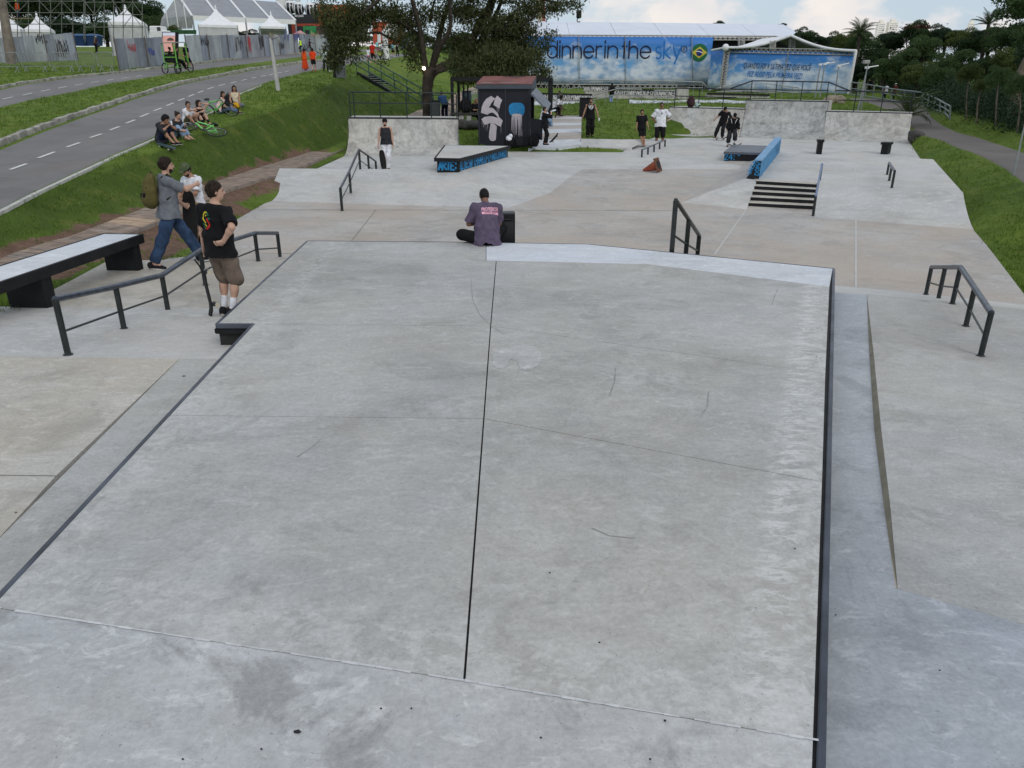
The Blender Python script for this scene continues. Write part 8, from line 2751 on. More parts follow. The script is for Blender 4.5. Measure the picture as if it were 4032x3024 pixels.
def crown_mesh(name,n,seed,m,lf=(.30,.55),shape=(1,1,1),clumps=26):
 r_=np.random.default_rng(seed)
 u=r_.normal(size=(clumps,3));u/=np.linalg.norm(u,axis=1)[:,None];u*=r_.uniform(.35,.92,clumps)[:,None]
 u[:,2]=np.abs(u[:,2])*.95-.35
 rad=r_.uniform(.26,.46,clumps)
 idx=r_.choice(clumps,n,p=rad**2/(rad**2).sum())
 d=r_.normal(size=(n,3));d/=np.linalg.norm(d,axis=1)[:,None]
 d[:,2]=np.where(r_.random(n)<.7,np.abs(d[:,2]),d[:,2])
 rr=r_.uniform(.45,1.08,n)**.5
 C=u[idx]+d*(rad[idx]*rr)[:,None]*np.array([1,1,.72])
 C=C*np.array(shape)
 V,F=leaves(C,r_.uniform(*lf,n),r_.uniform(lf[0]*.45,lf[1]*.5,n),r_,.3)
 return raw_mesh(name,V,F,m)
CR=[crown_mesh('crown',15000,31+i,LEAFF[i%4],(.045,.095),((1,1,.95),(1,1,1.15),(1,1,.8),(1,1,1.0))[i%4])for i in range(6)]
def wood_tree(label,x,ytop,Y,rpx,base=None,kind=0,bark=BARK,group='trees of the wood',hscale=1.0,tr=.16,ybot=None):
 c=PY(x,ytop,Y);k=(PY(x+1,ytop,Y)-c).length
 r_=rpx*k
 zb=gz(c.x,c.y)if base is None else base
 t=empty('wood_tree',(c.x,c.y,zb),label,'tree',group)
 hh=(c.z-zb)
 rz=max(1.0,min(r_*1.1,hh*.62))*hscale
 cz=hh-rz*.86
 mb=MB();mb.tube([(0,0,-.3),(.1*r_*rng.uniform(-1,1),0,cz*.5),(.16*r_*rng.uniform(-1,1),.1,cz+.2)],[tr*1.3,tr,tr*.6],7);mb.build('trunk',bark,t,local=True)
 for i in range(3):
  a_=rng.uniform(0,6.28)
  mb=MB();mb.tube([(0,0,cz*(.45+.15*i)),(math.cos(a_)*r_*.5,math.sin(a_)*r_*.5,cz+rz*.15)],[tr*.5,tr*.2],5);mb.build('limb',bark,t,local=True)
 o=bpy.data.objects.new('crown',CR[kind]);COL.objects.link(o);o.parent=t
 o.location=(0,0,cz);o.scale=(r_,r_,rz);o.rotation_euler=(0,0,rng.uniform(0,6.28));o['kind']='stuff'
 return t
WT=[(3170,92,92,50,0),(3235,120,92,48,2),(3290,108,96,55,0),(3345,105,88,60,3),(3405,104,84,52,1),(3462,150,82,60,0),(3520,118,86,66,2),(3560,190,70,70,1),(3612,84,84,62,4),(3650,150,72,70,5),(3690,100,82,66,0),(3740,104,80,60,2),(3765,190,66,80,1),(3800,118,78,58,3),(3850,128,74,66,0),(3885,220,60,76,4),(3915,100,74,64,2),(3965,96,70,66,1),(4025,92,66,70,0),(4000,190,58,84,3),(4085,100,60,90,5),(4140,130,52,100,2),(3430,215,74,60,2),(3500,235,70,60,5),(3380,240,78,50,4),(3340,190,86,50,5),(3630,250,62,62,3),(3710,270,58,60,5),(3950,300,52,62,5),(4060,290,46,75,1)]
where={0:'dark green tree',1:'bushy mid-green tree of the wood',2:'blackish green tree of the wood',3:'yellow-green tree of the wood',4:'round dark tree of the wood',5:'leafy tree of the wood'}
for i,(x,yt,Y,rp,kd)in enumerate(WT):
 if x>3480:yt-=24
 rp*=1.12
 pos_=('above the second banner tent'if x<3300 else 'behind the boxed floodlight'if x<3450 else 'above the palm and the path'if x<3600 else 'above the pale fence'if x<3760 else 'behind the saplings'if x<3960 else 'at the right picture edge')
 tier='topmost'if yt<112 else 'front'if yt>185 else 'middle'
 wood_tree('%s of the %s row, %s, %s'%(where[kd].replace(' of the wood',''),tier,pos_,['left','right','middle'][i%3]+' side'),x,yt,Y,rp,None,kd)
ul=bpy.data.meshes
us=[]
r_=np.random.default_rng(5)
n=45000
seg=resample(forest_line,.5)
ii=r_.integers(0,len(seg),n)
B=np.array([(seg[i].x,seg[i].y,seg[i].z)for i in ii])
back=r_.uniform(2.4,10,n)
C=B+np.stack([back*.55+r_.normal(size=n)*.6,back*.8,r_.uniform(0,1,n)**1.3*(.7+back*.17)],1)
V,F=leaves(C,r_.uniform(.10,.24,n),r_.uniform(.05,.11,n),r_)
o=link('undergrowth',raw_mesh('undergrowth',V,F,LEAFF[2]),None);o['kind']='stuff'
for x,yb_,yt,rp,lab,bk in ((3806,472,285,42,'slender sapling with a pale stem standing before the wood, first of three',BARKP),(3845,487,330,30,'thin leaning sapling right of the first one, before the dark wood',BARKP),(3922,497,300,44,'slim pale-stemmed sapling leaning right before the dark wood',BARKP),(4004,524,330,46,'sapling with a crooked pale stem nearest the right picture edge',BARKP)):
 p=on_ground(x,yb_);c=PY(x+(12 if x!=3845 else 22),yt,p.y)
 t=empty('sapling',p,lab,'tree','saplings before the wood')
 k=p.y/FPX
 mid_=p.lerp(c,.5)+Vector((rng.uniform(-.1,.1),0,0))
 mb=MB();mb.tube([p-Vector((0,0,.1)),mid_,c],[.05,.035,.02],6);mb.build('trunk',bk,t)
 o=bpy.data.objects.new('crown',CR[3 if x<3900 else 5]);COL.objects.link(o);o.parent=t;o.location=c-p-Vector((0,0,.1));o.scale=(rp*k,rp*k,rp*k*1.35);o['kind']='stuff'
wt_b=on_ground(3985,486)
mb=MB();c=PY(4010,300,wt_b.y);mb.tube([wt_b-Vector((0,0,.2)),wt_b.lerp(c,.4),c,c+Vector((.8,.2,2.5))],[.32,.25,.2,.12],9)
tt_=empty('wood_tree',wt_b,'stout bare-trunked tree at the right edge of the wood','tree','trees of the wood');mb.build('trunk',BARKP,tt_)
o=bpy.data.objects.new('crown',CR[1]);COL.objects.link(o);o.parent=tt_;o.location=Vector((1.2,.8,6.2));o.scale=(2.8,2.8,2.4);o['kind']='stuff'
for i,(x,yt,Y,rp,kd,lab)in enumerate([(40,-120,150,130,2,'dark tree behind the leftmost peaked tent'),(190,-110,150,120,0,'dark tree behind the left scaffold'),(330,-120,155,120,2,'tall dark tree behind the middle of the scaffolds'),(450,-90,150,100,4,'dark tree behind the tall peaked tent'),(548,-40,148,90,0,'dark tree left of the hangar gable'),(610,35,140,60,1,'lower green tree at the foot of the hangar gable'),(680,92,122,28,3,'small bush in front of the hangar gable'),(120,40,140,90,4,'low dark tree between the left tents'),(260,45,140,90,2,'low dark tree behind the scaffold braces'),(400,50,140,90,0,'low dark tree left of the tall peaked tent'),(900,100,145,60,2,'dark tree glimpsed under the hangar roof, left'),(990,105,145,60,0,'dark tree glimpsed under the hangar roof, right'),(1800,110,120,90,1,'mid green tree beyond the green wall, left'),(1960,120,125,90,3,'mid green tree beyond the green wall, right'),(2832,72,150,34,4,'tree top peeping over the event hall roof'),(3080,82,140,22,2,'small tree top beside the end of the event hall roof'),(3140,105,120,45,0,'dark tree right of the event hall roof'),(1400,120,150,70,2,'dark tree behind the goal frame, furthest left'),(1530,95,155,80,0,'dark tree directly behind the goal frame'),(1640,110,150,80,4,'dark tree behind the trunk of the spreading tree')]):
 wood_tree(lab,x,yt,Y,rp,gz(PY(x,yt,Y).x,Y),kd,group='distant trees',tr=.25)
PALM=leaf_mat('palm_leaf',(.045,.075,.028),(.10,.13,.055),.3)
def palm(label,base,crown,ln,n,seed,trunk_r=.16,name='palm',cat='palm',drop=1.0,up=.5):
 r_=np.random.default_rng(seed)
 t=empty(name,base,label,cat)
 if (crown-base).length>.5:
  mb=MB();mb.tube([base-Vector((0,0,.2)),base.lerp(crown,.5),crown],[trunk_r*1.2,trunk_r,trunk_r*.9],8);mb.build('trunk',BARK,t)
 for i in range(n):
  az=2*math.pi*i/n+r_.uniform(-.25,.25);el=r_.uniform(.15,1.25)*up*2
  L=ln*r_.uniform(.75,1.1)
  pts_=[]
  p=Vector(crown);e=min(1.45,el)
  for k in range(11):
   pts_.append(p.copy());d=Vector((math.cos(az)*math.cos(e),math.sin(az)*math.cos(e),math.sin(e)))
   p=p+d*L/10;e-=drop*.20*(.5+k/10)
  V,F=[],[]
  for k in range(1,11):
   for h in (0,.5):
    q=pts_[k].lerp(pts_[k-1],h);d=(pts_[k]-pts_[k-1]).normalized();s=d.cross(Vector((0,0,1))).normalized()
    ll=L*.24*math.sin(math.pi*min(.96,(k-h)/11+.08))
    for sg in (-1,1):
     tip=q+(s*sg*.85+d*.6).normalized()*ll-Vector((0,0,ll*.25));b_=len(V);w_=d*.028*max(.6,ln/2)
     V+=[q-w_,q+w_,tip];F.append((b_,b_+1,b_+2))
  mb=MB();mb.add(V,F);mb.tube(pts_,.018,4);mb.build('frond',PALM,t,normals=False)
 return t
pbase=gp(3568,470,45.5)
palm('low feathery palm growing between the far ramp and the path',pbase,pbase+Vector((0,0,.45)),2.3,22,3,drop=.75,up=.62)
pc_=PY(3385,142,80);palm('palm with feathery fronds rising above the wood left of the towers',Vector((pc_.x,pc_.y,gz(pc_.x,pc_.y))),pc_,2.0,34,4,drop=.7,up=.68)
pc_=PY(3893,98,72);palm('palm crowned tree rising above the wood at the right',Vector((pc_.x,pc_.y,gz(pc_.x,pc_.y))),pc_,1.5,34,6,drop=.45,up=.66)
RB=leaf_mat('red_blossom',(.075,.022,.02),(.13,.04,.03))
n=170;r_=np.random.default_rng(9);c=PY(3618,108,83)
C=np.array(c)+r_.normal(size=(n,3))*np.array([1.1,.9,.12])
V,F=leaves(C,.22,.16,r_);o=link('red_blossom',raw_mesh('red_blossom',V,F,RB),None);o['kind']='stuff'
GB=leaf_mat('grass_blade',(.078,.145,.020),(.155,.235,.040),.3)
r_=np.random.default_rng(21)
kf=[(p.x,p.y)for p in kerb_front]+[(p.x,p.y)for p in reversed(road_right)]
ln_=[(p.x,p.y)for p in lane_left]+[(p.x,p.y)for p in reversed(med_left)]
bw_=[(p.x,p.y)for p in board_left]+[(p.x,p.y)for p in reversed(board_right)]
st_p=[(p.x,p.y)for p in (pa_[0],pa_[1],pb2[1],pb2[0])]
kio_p=[(p.x,p.y)for p in q2]
plaza_poly2=[(p.x,p.y)for p in plan]+[(20,5),(7,-6),(-6,-6),(-14,4)]+[(p.x,p.y)for p in plaza_left]
SOIL={}
from mathutils.kdtree import KDTree
kd_=KDTree(len(gv))
for i,v in enumerate(gv):kd_.insert(v,i)
kd_.balance()
pp_,cnt=[],0
def try_pt(x,y):
 if inside((x,y),kf)or inside((x,y),ln_)or inside((x,y),path_poly)or inside((x,y),bw_)or inside((x,y),st_p)or inside((x,y),kio_p):return
 if inside((x,y),plaza_poly):return
 if 36<y<46 and 2<x<20 and inside((x,y),[(p.x,p.y)for p in plan]):return
 z=gz(x,y)
 _,i,_=kd_.find(Vector((x,y,z)))
 if soil[i]>.55 and r_.random()>.12:return
 pp_.append((x,y,z))
for _ in range(60000):
 y=9+62*r_.random()**1.5
 x=r_.uniform(-.76,.76)*y
 if abs(x)<.28*y and y<35:continue
 try_pt(x,y)
P_=np.array(pp_);n=len(P_)
K=4
base=np.repeat(P_,K,0)+np.concatenate([r_.normal(size=(n*K,2))*.07,np.zeros((n*K,1))],1)
sc_y=np.clip(base[:,1]/22,.6,2.2)
az=r_.uniform(0,6.28,n*K);h=r_.uniform(.03,.09,n*K)*(.75+.35*sc_y)*(.6+.8*np.abs(np.sin(base[:,0]*.8+2*np.sin(base[:,1]*.5))));w=.008*sc_y*r_.uniform(.8,1.6,n*K)+.004
s=np.stack([np.cos(az),np.sin(az),np.zeros(n*K)],1)
lean=r_.normal(size=(n*K,2))*.5
tip=base+np.concatenate([lean*h[:,None],h[:,None]],1)
V=np.stack([base-s*w[:,None]-np.array([0,0,.01]),base+s*w[:,None]-np.array([0,0,.01]),tip],1).reshape(-1,3)
o=link('grass',raw_mesh('grass',V,np.arange(3*n*K).reshape(-1,3),GB),None);o['kind']='stuff'
#THE PEOPLE
def height_px(px_top,base):
 """standing height of someone whose head top is seen at that pixel, standing at base"""
 return PY(base.x,px_top,base.y).z-base.z
def hp(top,base,x=0):return PY(x,top,base.y).z-base.z
SN={}
p0=PZ(892,1243,.49)
H0=hp(716,p0)
near,J,parts=person(p0,-24,'man in a black tee with a coloured emblem on the back, at the deck corner',H0,dict(skin='fair',hair='brown',style='short',top='black',sleeve=.86,hem=-.10,bottom='khaki',leg=1.04,lleg=2.2,loose=1.5,shoes='black2',socks='white'),dict(RH=(.30,-.17,1.05),RE=(1,-.35,.1),RHd=(-.75,-.25,-.25),LH=(-.29,.05,.83),RF=(.10,.02,.085),LF=(-.09,.06,.085),spine=(-1,3.5,2),pel=(.06,0,.93),head=(-44,4,-2),curl=30,Rfd=-12,Lfd=22),vox=.0095,detail=1)
sh=parts['top'];s_=J['s']
RED,GRN,YEL=[plain(n,c,.8,0,.08,obj=False)for n,c in (('print_red',(.50,.02,.015)),('print_green',(.0,.20,.09)),('print_yellow',(.62,.50,.03)))]
oc=Vector((J['neck']+J['Rc']@npv(-.035,0,-.17))*s_)
ux_d,uy_d,n_d=Vector(J['Rc']@npv(1,0,0)),Vector(J['Rc']@npv(0,0,1)),Vector((0,-1,0))
def band(pts,w):
 out=[]
 for (a,b),(c,d)in zip(pts,pts[1:]):
  L=math.hypot(c-a,d-b);nx,ny=-(d-b)/L*w/2,(c-a)/L*w/2
  ex,ey=(c-a)/L*w*.18,(d-b)/L*w*.18
  N=3
  for k in range(N):
   u0,u1=k/N,(k+1)/N
   x0,y0,x1,y1=a+(c-a)*u0,b+(d-b)*u0,a+(c-a)*u1,b+(d-b)*u1
   if k==0:x0,y0=x0-ex,y0-ey
   if k==N-1:x1,y1=x1+ex,y1+ey
   out.append([(x0+nx,y0+ny),(x1+nx,y1+ny),(x1-nx,y1-ny),(x0-nx,y0-ny)])
 return out
k=1.15
S2=lambda l:[(u*k,v*k)for u,v in l]
decal(sh,near,band(S2([(.012,.088),(-.022,.085),(-.052,.050),(-.052,.015),(-.006,-.028)]),.019),oc,ux_d,uy_d,n_d,YEL,'emblem_yellow')
decal(sh,near,band(S2([(.0,.018),(.044,-.022),(.044,-.055),(.016,-.088),(-.02,-.088)]),.021),oc,ux_d,uy_d,n_d,RED,'emblem_red')
decal(sh,near,band(S2([(.012,.088),(.032,.072),(.03,.055)]),.018)+band(S2([(.022,.028),(.052,.018)]),.02)+band(S2([(-.016,-.088),(-.035,-.070)]),.018)+band(S2([(-.05,-.045),(-.022,-.048)]),.018),oc,ux_d,uy_d,n_d,GRN,'emblem_green')
decal(sh,near,band(S2([(-.018,.045),(.0,.058)]),.016)+band(S2([(-.012,-.045),(.012,-.062)]),.018),oc,ux_d,uy_d,n_d,YEL,'emblem_gold')
hnd=to_world(near,J['wL'],s_)
skateboard(frame((.07,.05,-1),(-.8,-.5,0),PY(843,1130,p0.y+.10)),'black skateboard held upright against the left leg of the man in shorts',.84,.205,GRIP)
pb_=PZ(690,1050,F1)
pb_=PZ(700,1046,F1)
Hb=hp(618,pb_)*1.015
bp,J,parts=person(pb_,-62,'bearded man in a grey tee and jeans striding with an olive backpack',Hb,dict(skin='fair',hair='brown',style='short',top='grey',sleeve=.80,hem=-.10,bottom='jeans',leg=1.93,lleg=1.5,loose=1.6,shoes='black2',beard=True),dict(pel=(0,0,.885),RF=(.12,-.36,.09),LF=(-.09,.40,.085),Rtoe=8,spine=(6,0,8),RH=(-.02,.47,1.28),RE=(1,.1,-.8),LH=(-.22,.25,.95),head=(-8,2,0),curl=110),vox=.0095)
s_=J['s']
OLV=cloth('#57512f');OLD=cloth('#2a2a1c')
Rc=J['Rc'];ch=J['chest']
pack=empty('backpack',to_world(bp,ch+Rc@npv(0,-.23,-.05),s_),'olive green backpack worn by the man in the grey tee','backpack',rotz=R(-62))
def pk(fn,nm,m,vx=.011,parent=pack):
 Fd=Field(npv(-.3,-.3,-.4),npv(.3,.35,.4),vx);fn(Fd);me=Fd.mesh(nm);me.transform(Matrix.Scale(s_,4));return link(nm,me,parent,m,True)
def f1(F):
 F.ell((0,-.015,-.03),(.165,.115,.25),None,0);F.ell((0,.03,.10),(.14,.07,.17),None,.05);F.ell((0,-.05,-.14),(.165,.11,.13),None,.05);F.plane((0,.085,0),(0,1,0));F.wrinkle(.004)
pk(f1,'pack_body',OLV)
pk(lambda F:(F.ell((0,-.10,-.13),(.115,.06,.10),None,0),F.wrinkle(.003)),'front_pocket',OLV)
pk(lambda F:F.ell((-.02,-.150,-.10),(.030,.018,.07),None,0),'pocket_trim',CLOTH['black'])
pk(lambda F:F.ell((.10,-.110,-.06),(.035,.03,.045),None,0),'side_patch',CLOTH['black'])
pk(lambda F:(F.cap((-.15,-.05,.03),(.14,-.07,.06),.012),F.cap((-.14,-.06,-.02),(-.02,-.13,.0),.012),F.cap((.14,-.06,-.02),(.02,-.13,.0),.012)),'compression_strap',OLD)
pk(lambda F:(F.cap((-.06,.04,.235),(0,.035,.275),.012),F.cap((0,.035,.275),(.06,.04,.235),.012)),'grab_handle',OLD)
for sx in (-1,1):
 a=np.array(J['SL']if sx<0 else J['SR'])
 inv=world_of(pack).inverted()
 q=[to_world(bp,a*.75+J['neck']*.25+Rc@npv(0,-.09,.03),s_),to_world(bp,a*.72+J['neck']*.28+Rc@npv(0,.0,.085),s_),to_world(bp,a*.80+J['neck']*.2+Rc@npv(0,.115,-.02),s_),to_world(bp,J['chest']+Rc@npv(.15*sx,.085,-.06),s_),to_world(bp,J['chest']+Rc@npv(.19*sx,-.05,-.17),s_)]
 mb=MB();mb.tube([inv@v for v in q],.020,8);mb.build('shoulder_strap',OLD,pack,local=True)
pc=PZ(775,1012,.50)
pc=PY(800,1000,pb_.y+.95);pc.z=.50
Hc=hp(640,pc)
cm,J,parts=person(pc,146,'bearded man in a camouflage cap and white tee looking down behind his longboard',Hc,dict(skin='tan',hair='black',style='cap',capc=None,top='white',sleeve=.8,hem=-.12,bottom='black',leg=1.92,loose=1.7,shoes='black',beard=True)|dict(capc='#3c4a2c'),dict(RH=(.14,.30,.98),LH=(-.14,.33,1.08),head=(8,26,0),curl=80,RE=(1,-.4,-.3),LE=(-1,-.4,-.3)),vox=.0115)
def camo():
 m,nt,b=base_mat('camo_cloth')
 n1=noise(nt,opos(nt),22,2,.5,.4)
 nt.links.new(ramp(nt,n1,[(.40,(.05,.085,.035)),(.47,(.09,.13,.05)),(.53,(.035,.04,.022)),(.6,(.12,.13,.08))]),b.inputs['Base Color'])
 nt.nodes
 for nd in nt.nodes:
  if nd.type=='VALTORGB':nd.color_ramp.interpolation='CONSTANT'
 b.inputs['Roughness'].default_value=.9
 return m
for ch_ in cm.children:
 if ch_.name.startswith('cap'):ch_.data.materials.clear();ch_.data.materials.append(camo())
s_=J['s']
glasses=MB()
hcw=lambda v:Vector((J['hc']+J['Rh']@npv(*v))*s_)
for sx in (-1,1):glasses.ball(hcw((.031*sx,.090,.008)),(.022*s_,.008*s_,.016*s_),10,6,Matrix(J['Rh'].tolist()))
glasses.tube([hcw((-.075,.0,.012)),hcw((-.055,.085,.012)),hcw((.055,.085,.012)),hcw((.075,.0,.012))],.003,5)
tag(glasses.build('glasses',EYE,cm,local=True),None)
lb=PY(758,862,pb_.y+.62)
lbt,lbb=PY(752,742,pb_.y+.50),PY(768,968,pb_.y+.68)
fwd=Vector((-.12,-1,.05))
skateboard(frame((lbt-lbb),fwd,lbt.lerp(lbb,.5)),'long black-gripped longboard stood on end between two men greeting each other',(lbt-lbb).length,.27,WOODB,kick=False,wheel=WOODB,name='longboard')
ps=PZ(1918,962,ZT)
st_m,J,parts=person(ps,8,'man in a purple tee reading PROFESSOR, seated on the front edge of the raised deck',1.76,dict(skin='brown',hair='black',style='buzz',top='purple',sleeve=.92,hem=-.145,bottom='black',leg=1.9,loose=2.0,lleg=1.3,shoes='black'),dict(pel=(0,0,.115),spine=(9,0,-2),slouch=12,head=(10,30,0),RF=(.10,.52,-.16),LF=(.02,.34,.06),RK=(.55,.6,.5),LK=(-1.3,.35,.15),RH=(.02,.33,.34),LH=(-.08,.30,.33),RE=(.9,-.4,-.5),LE=(-1,-.5,-.5),curl=60),vox=.0105)
s_=J['s']
PINK=plain('print_pink',(.78,.40,.52),.8,0,.06,obj=False)
PURP=plain('print_shirt',(.09,.078,.105),.85,0,.06,obj=False)
top=parts['top']
ob=Vector((J['neck']+J['Rc']@npv(.055,-.02,-.125))*s_)
ux_d,uy_d=Vector(J['Rc']@npv(1,0,0)),Vector(J['Rc']@npv(0,0,1))
nd_=Vector(J['Rc']@npv(0,-1,0))
def text_decal(txt,w,h,dx,dy,m,off,bold=.02):
 me=text_mesh(txt,1.0,bold=bold)
 x0,x1,y0,y1=text_dims(me)
 for v in me.vertices:
  v.co=Vector(((v.co.x-x0)/(x1-x0)*w-w/2+dx,(v.co.y-y0)/(y1-y0)*h+dy,0))
 return decal_mesh(top,me,ob,ux_d,uy_d,nd_,m,'lettering',off)
text_decal('PROFESSOR',.285,.062,0,.0,PINK,.004,.035)
gx=16
decal(top,st_m,[[(-.14+.28*i/gx,-.055+.0145*j),(-.14+.28*(i+1)/gx,-.055+.0145*j),(-.14+.28*(i+1)/gx,-.0405+.0145*j),(-.14+.28*i/gx,-.0405+.0145*j)]for i in range(gx)for j in range(3)],ob,ux_d,uy_d,nd_,PINK,'print_bar',.003)
text_decal('JORGE  JOCA',.20,.024,.01,-.045,PURP,.011)
pe=PY(1998,955,13.25)
spk_h=PY(1998,838,13.25).z-z0
spk=empty('speaker',(pe.x,pe.y,z0),'tall black loudspeaker standing just past the deck edge, right of the seated man','speaker')
mb=MB();mb.box((pe.x,pe.y,z0+spk_h/2),(.27,.30,spk_h));mb.build('cabinet',BLACKP,spk,bevel=.012)
mb=MB();mb.box((pe.x,pe.y-.156,z0+spk_h*.47),(.22,.008,spk_h*.86));mb.build('rear_panel',BLACK,spk)
mb=MB();mb.box((pe.x,pe.y,z0+spk_h+.004),(.24,.26,.012));mb.build('top_plate',plain('speaker_top',(.03,.036,.042),.5),spk)
mb=MB();mb.tube([(pe.x-.06,pe.y-.165,z0+spk_h*.93),(pe.x+.06,pe.y-.165,z0+spk_h*.93)],.012,6);mb.build('handle',BLACK,spk)
mb=MB();mb.box((pe.x+.02,pe.y-.168,z0+.74),(.012,.02,.02));mb.build('cable_plug',SOLE,spk)
pt_=PY(1528,662,29.6);pt_.z=f_plaza(29.6)
Ht=hp(468,pt_)
tk,J,parts=person(pt_,176,'tattooed man in a black sleeveless vest, white trousers and backward cap holding his board',Ht,dict(skin='fair',hair='black',style='cap',brim=-1,capc='black',top='charcoal',sleeve=0,hem=-.04,bottom='white',leg=1.95,lleg=1.8,loose=1.5,shoes='black',beard=True),dict(RH=(.30,.10,.80),LH=(-.24,.02,.83),RF=(.10,.02,.085),LF=(-.02,.10,.085),Lfd=-20,spine=(0,2,0),head=(6,8,0)),vox=.016)
s_=J['s']
mb=MB();cpt=[Vector((J['neck']+J['Rc']@npv(x,y,z))*s_)for x,y,z in ((-.07,.02,.0),(-.055,.125,-.10),(0,.15,-.17),(.055,.125,-.10),(.07,.02,.0))]
mb.tube(cpt,.007,5);mb.build('chain',GALV,tk,local=True)
bt_,bb_=PY(1501,586,29.35),PY(1513,669,29.5)
skateboard(frame(bt_-bb_,(.15,-1,0),bt_.lerp(bb_,.5)),'skateboard stood on its tail in the hand of the man in white trousers',(bt_-bb_).length,.22)
pd_=on_ground(2143,571);pd_=PY(2143,571,35.7);
pd_.z=PY(2143,571,35.7).z
Hd=hp(422,pd_)
dk,J,parts=person(pd_,-82,'man in a black hoodie and black trousers drinking from a clear bottle beside the kiosk',Hd,dict(skin='fair',hair='brown',style='short',top='black',sleeve=1.9,hem=-.12,bottom='black',leg=1.95,lleg=2.4,loose=2.0,shoes='black',beard=True),dict(RH=(.10,.30,1.52),RE=(.8,.5,-.8),LH=(-.22,.12,.86),head=(0,-8,0),RF=(.10,0,.085),LF=(-.08,.08,.085),curl=90),vox=.02)
s_=J['s']
CLEAR=plain('clear_plastic',(.62,.70,.74),.15,0,.05,spec=.6)
bo=to_world(dk,J['wR']+npv(-.02,.10,.07),s_)
bt=empty('water_bottle',bo,'clear plastic bottle raised to the mouth of the man in the black hoodie','bottle')
q=Vector((1,.1,.22)).to_track_quat('Z','Y')
mb=MB();mb.lathe((0,0,0),[(.012,-.12),(.014,-.09),(.034,-.05),(.036,.0),(.034,.05),(.036,.10),(.03,.12)],10,q);mb.build('bottle_body',CLEAR,bt,local=True)
mb=MB();mb.lathe(q@Vector((0,0,-.13)),[(.014,0),(.014,.02)],8,q);mb.build('cap',SOLE,bt,local=True)
bz=gz(PY(2190,545,36.6).x,36.6)
t0_,t1_=PY(2204,532,36.5),PY(2171,568,36.5)
skateboard(frame(t0_-t1_,(-.62,-.35,.7),t0_.lerp(t1_,.5)),'skateboard tipped up on its tail by the foot of the drinking man',(t0_-t1_).length*1.02,.2,plain('board_pale',(.33,.35,.38),.5))
pn=PY(2322,540,40.3);pn.z=gz(pn.x,pn.y)
Hn=hp(386,pn)
nt_,J,parts=person(pn,178,'bearded man in a black NETS basketball vest walking on the grass with a white cup',Hn,dict(skin='tan',hair='black',style='short',top='black',sleeve=0,hem=-.13,bottom='black',leg=1.96,lleg=2.0,loose=1.4,shoes='charcoal',beard=True),dict(RH=(.38,.02,.86),LH=(-.38,.10,.90),RF=(.10,.06,.085),LF=(-.10,-.08,.10),RE=(.8,-1,0),LE=(-.8,-1,0)),vox=.02)
s_=J['s'];top=parts['top']
WHT=plain('print_white',(.72,.72,.72),.8,0,.06,obj=False)
ob=Vector((J['chest']+J['Rc']@npv(0,0,.055))*s_);ux_d,uy_d,nd_=Vector((-1,0,0)),Vector((0,0,1)),Vector((0,1,0))
text_decal('NETS',.25,.075,0,.0,WHT,.006,.03)
decal(top,nt_,[[(-.105+.03*i,-.012),(-.075+.03*i,-.012),(-.075+.03*i+(.105-(-.09+.03*i))*0,-.04-.09*(1-abs(-.09+.03*i)/.105)),(-.105+.03*i,-.04-.09*(1-min(1,abs(-.105+.03*i)/.105)))]for i in range(7)],ob,ux_d,uy_d,nd_,WHT,'shield',.006)
decal(top,nt_,[[(.045*math.cos(2*math.pi*k/14),-.06+.045*math.sin(2*math.pi*k/14))for k in range(14)]],ob,ux_d,uy_d,nd_,CLOTH['black'],'ball',.010)
text_decal('B',.038,.055,0,-.087,WHT,.014,.04)
cupp=to_world(nt_,J['wL']+npv(-.03,.05,-.12),s_)
mb=MB();mb.lathe(cupp,[(.03,-.07),(.042,.07),(.036,.07),(.027,-.05)],12)
tag(mb.build('paper_cup',CLOTH['white']),'white paper cup in the hand of the man in the basketball vest','cup')
pk_=PF(2528,578,f_plaza)
Hk=hp(431,pk_)
person(pk_,168,'man in black tee and shorts standing feet together by the low rail',Hk,dict(skin='tan',hair='black',style='short',top='black',sleeve=.85,hem=-.08,bottom='black',leg=.95,lleg=2.0,loose=1.2,shoes='grey',beard=True),dict(pel=(0.07,0,.93),spine=(2,4,0),RF=(-.03,.05,.085),LF=(-.10,-.02,.085),RH=(.33,.06,.84),LH=(-.27,.14,.88),head=(14,8,0)),vox=.02)
pw=PY(2598,525,42.6);pw.z=gz(pw.x,pw.y)
wt,J,parts=person(pw,176,'man in a white tee, black shorts and white socks, hands on hips on the grass',hp(403,pw),dict(skin='brown',hair='black',style='buzz',top='white',sleeve=.9,hem=-.11,bottom='black',leg=1.0,lleg=2.2,loose=2.0,shoes='black',socks='white'),dict(RH=(.20,.06,.99),LH=(-.22,.0,1.03),RE=(1,-.5,.1),LE=(-1,-.5,.1),RF=(.13,0,.085),LF=(-.13,0,.085),RHd=(-.8,.4,-.3),LHd=(.8,.4,-.3)),vox=.02)
s_=J['s'];top=parts['top'];ob=Vector((J['chest']+J['Rc']@npv(0,0,.03))*s_)
decal(top,wt,[[(.055*math.cos(2*math.pi*k/12),.055*math.sin(2*math.pi*k/12))for k in range(12)]],ob,Vector((-1,0,0)),Vector((0,0,1)),Vector((0,1,0)),plain('print_grey',(.25,.26,.30),.8),'chest_print',.006)
p1_=PF(2876,578,f_plaza)
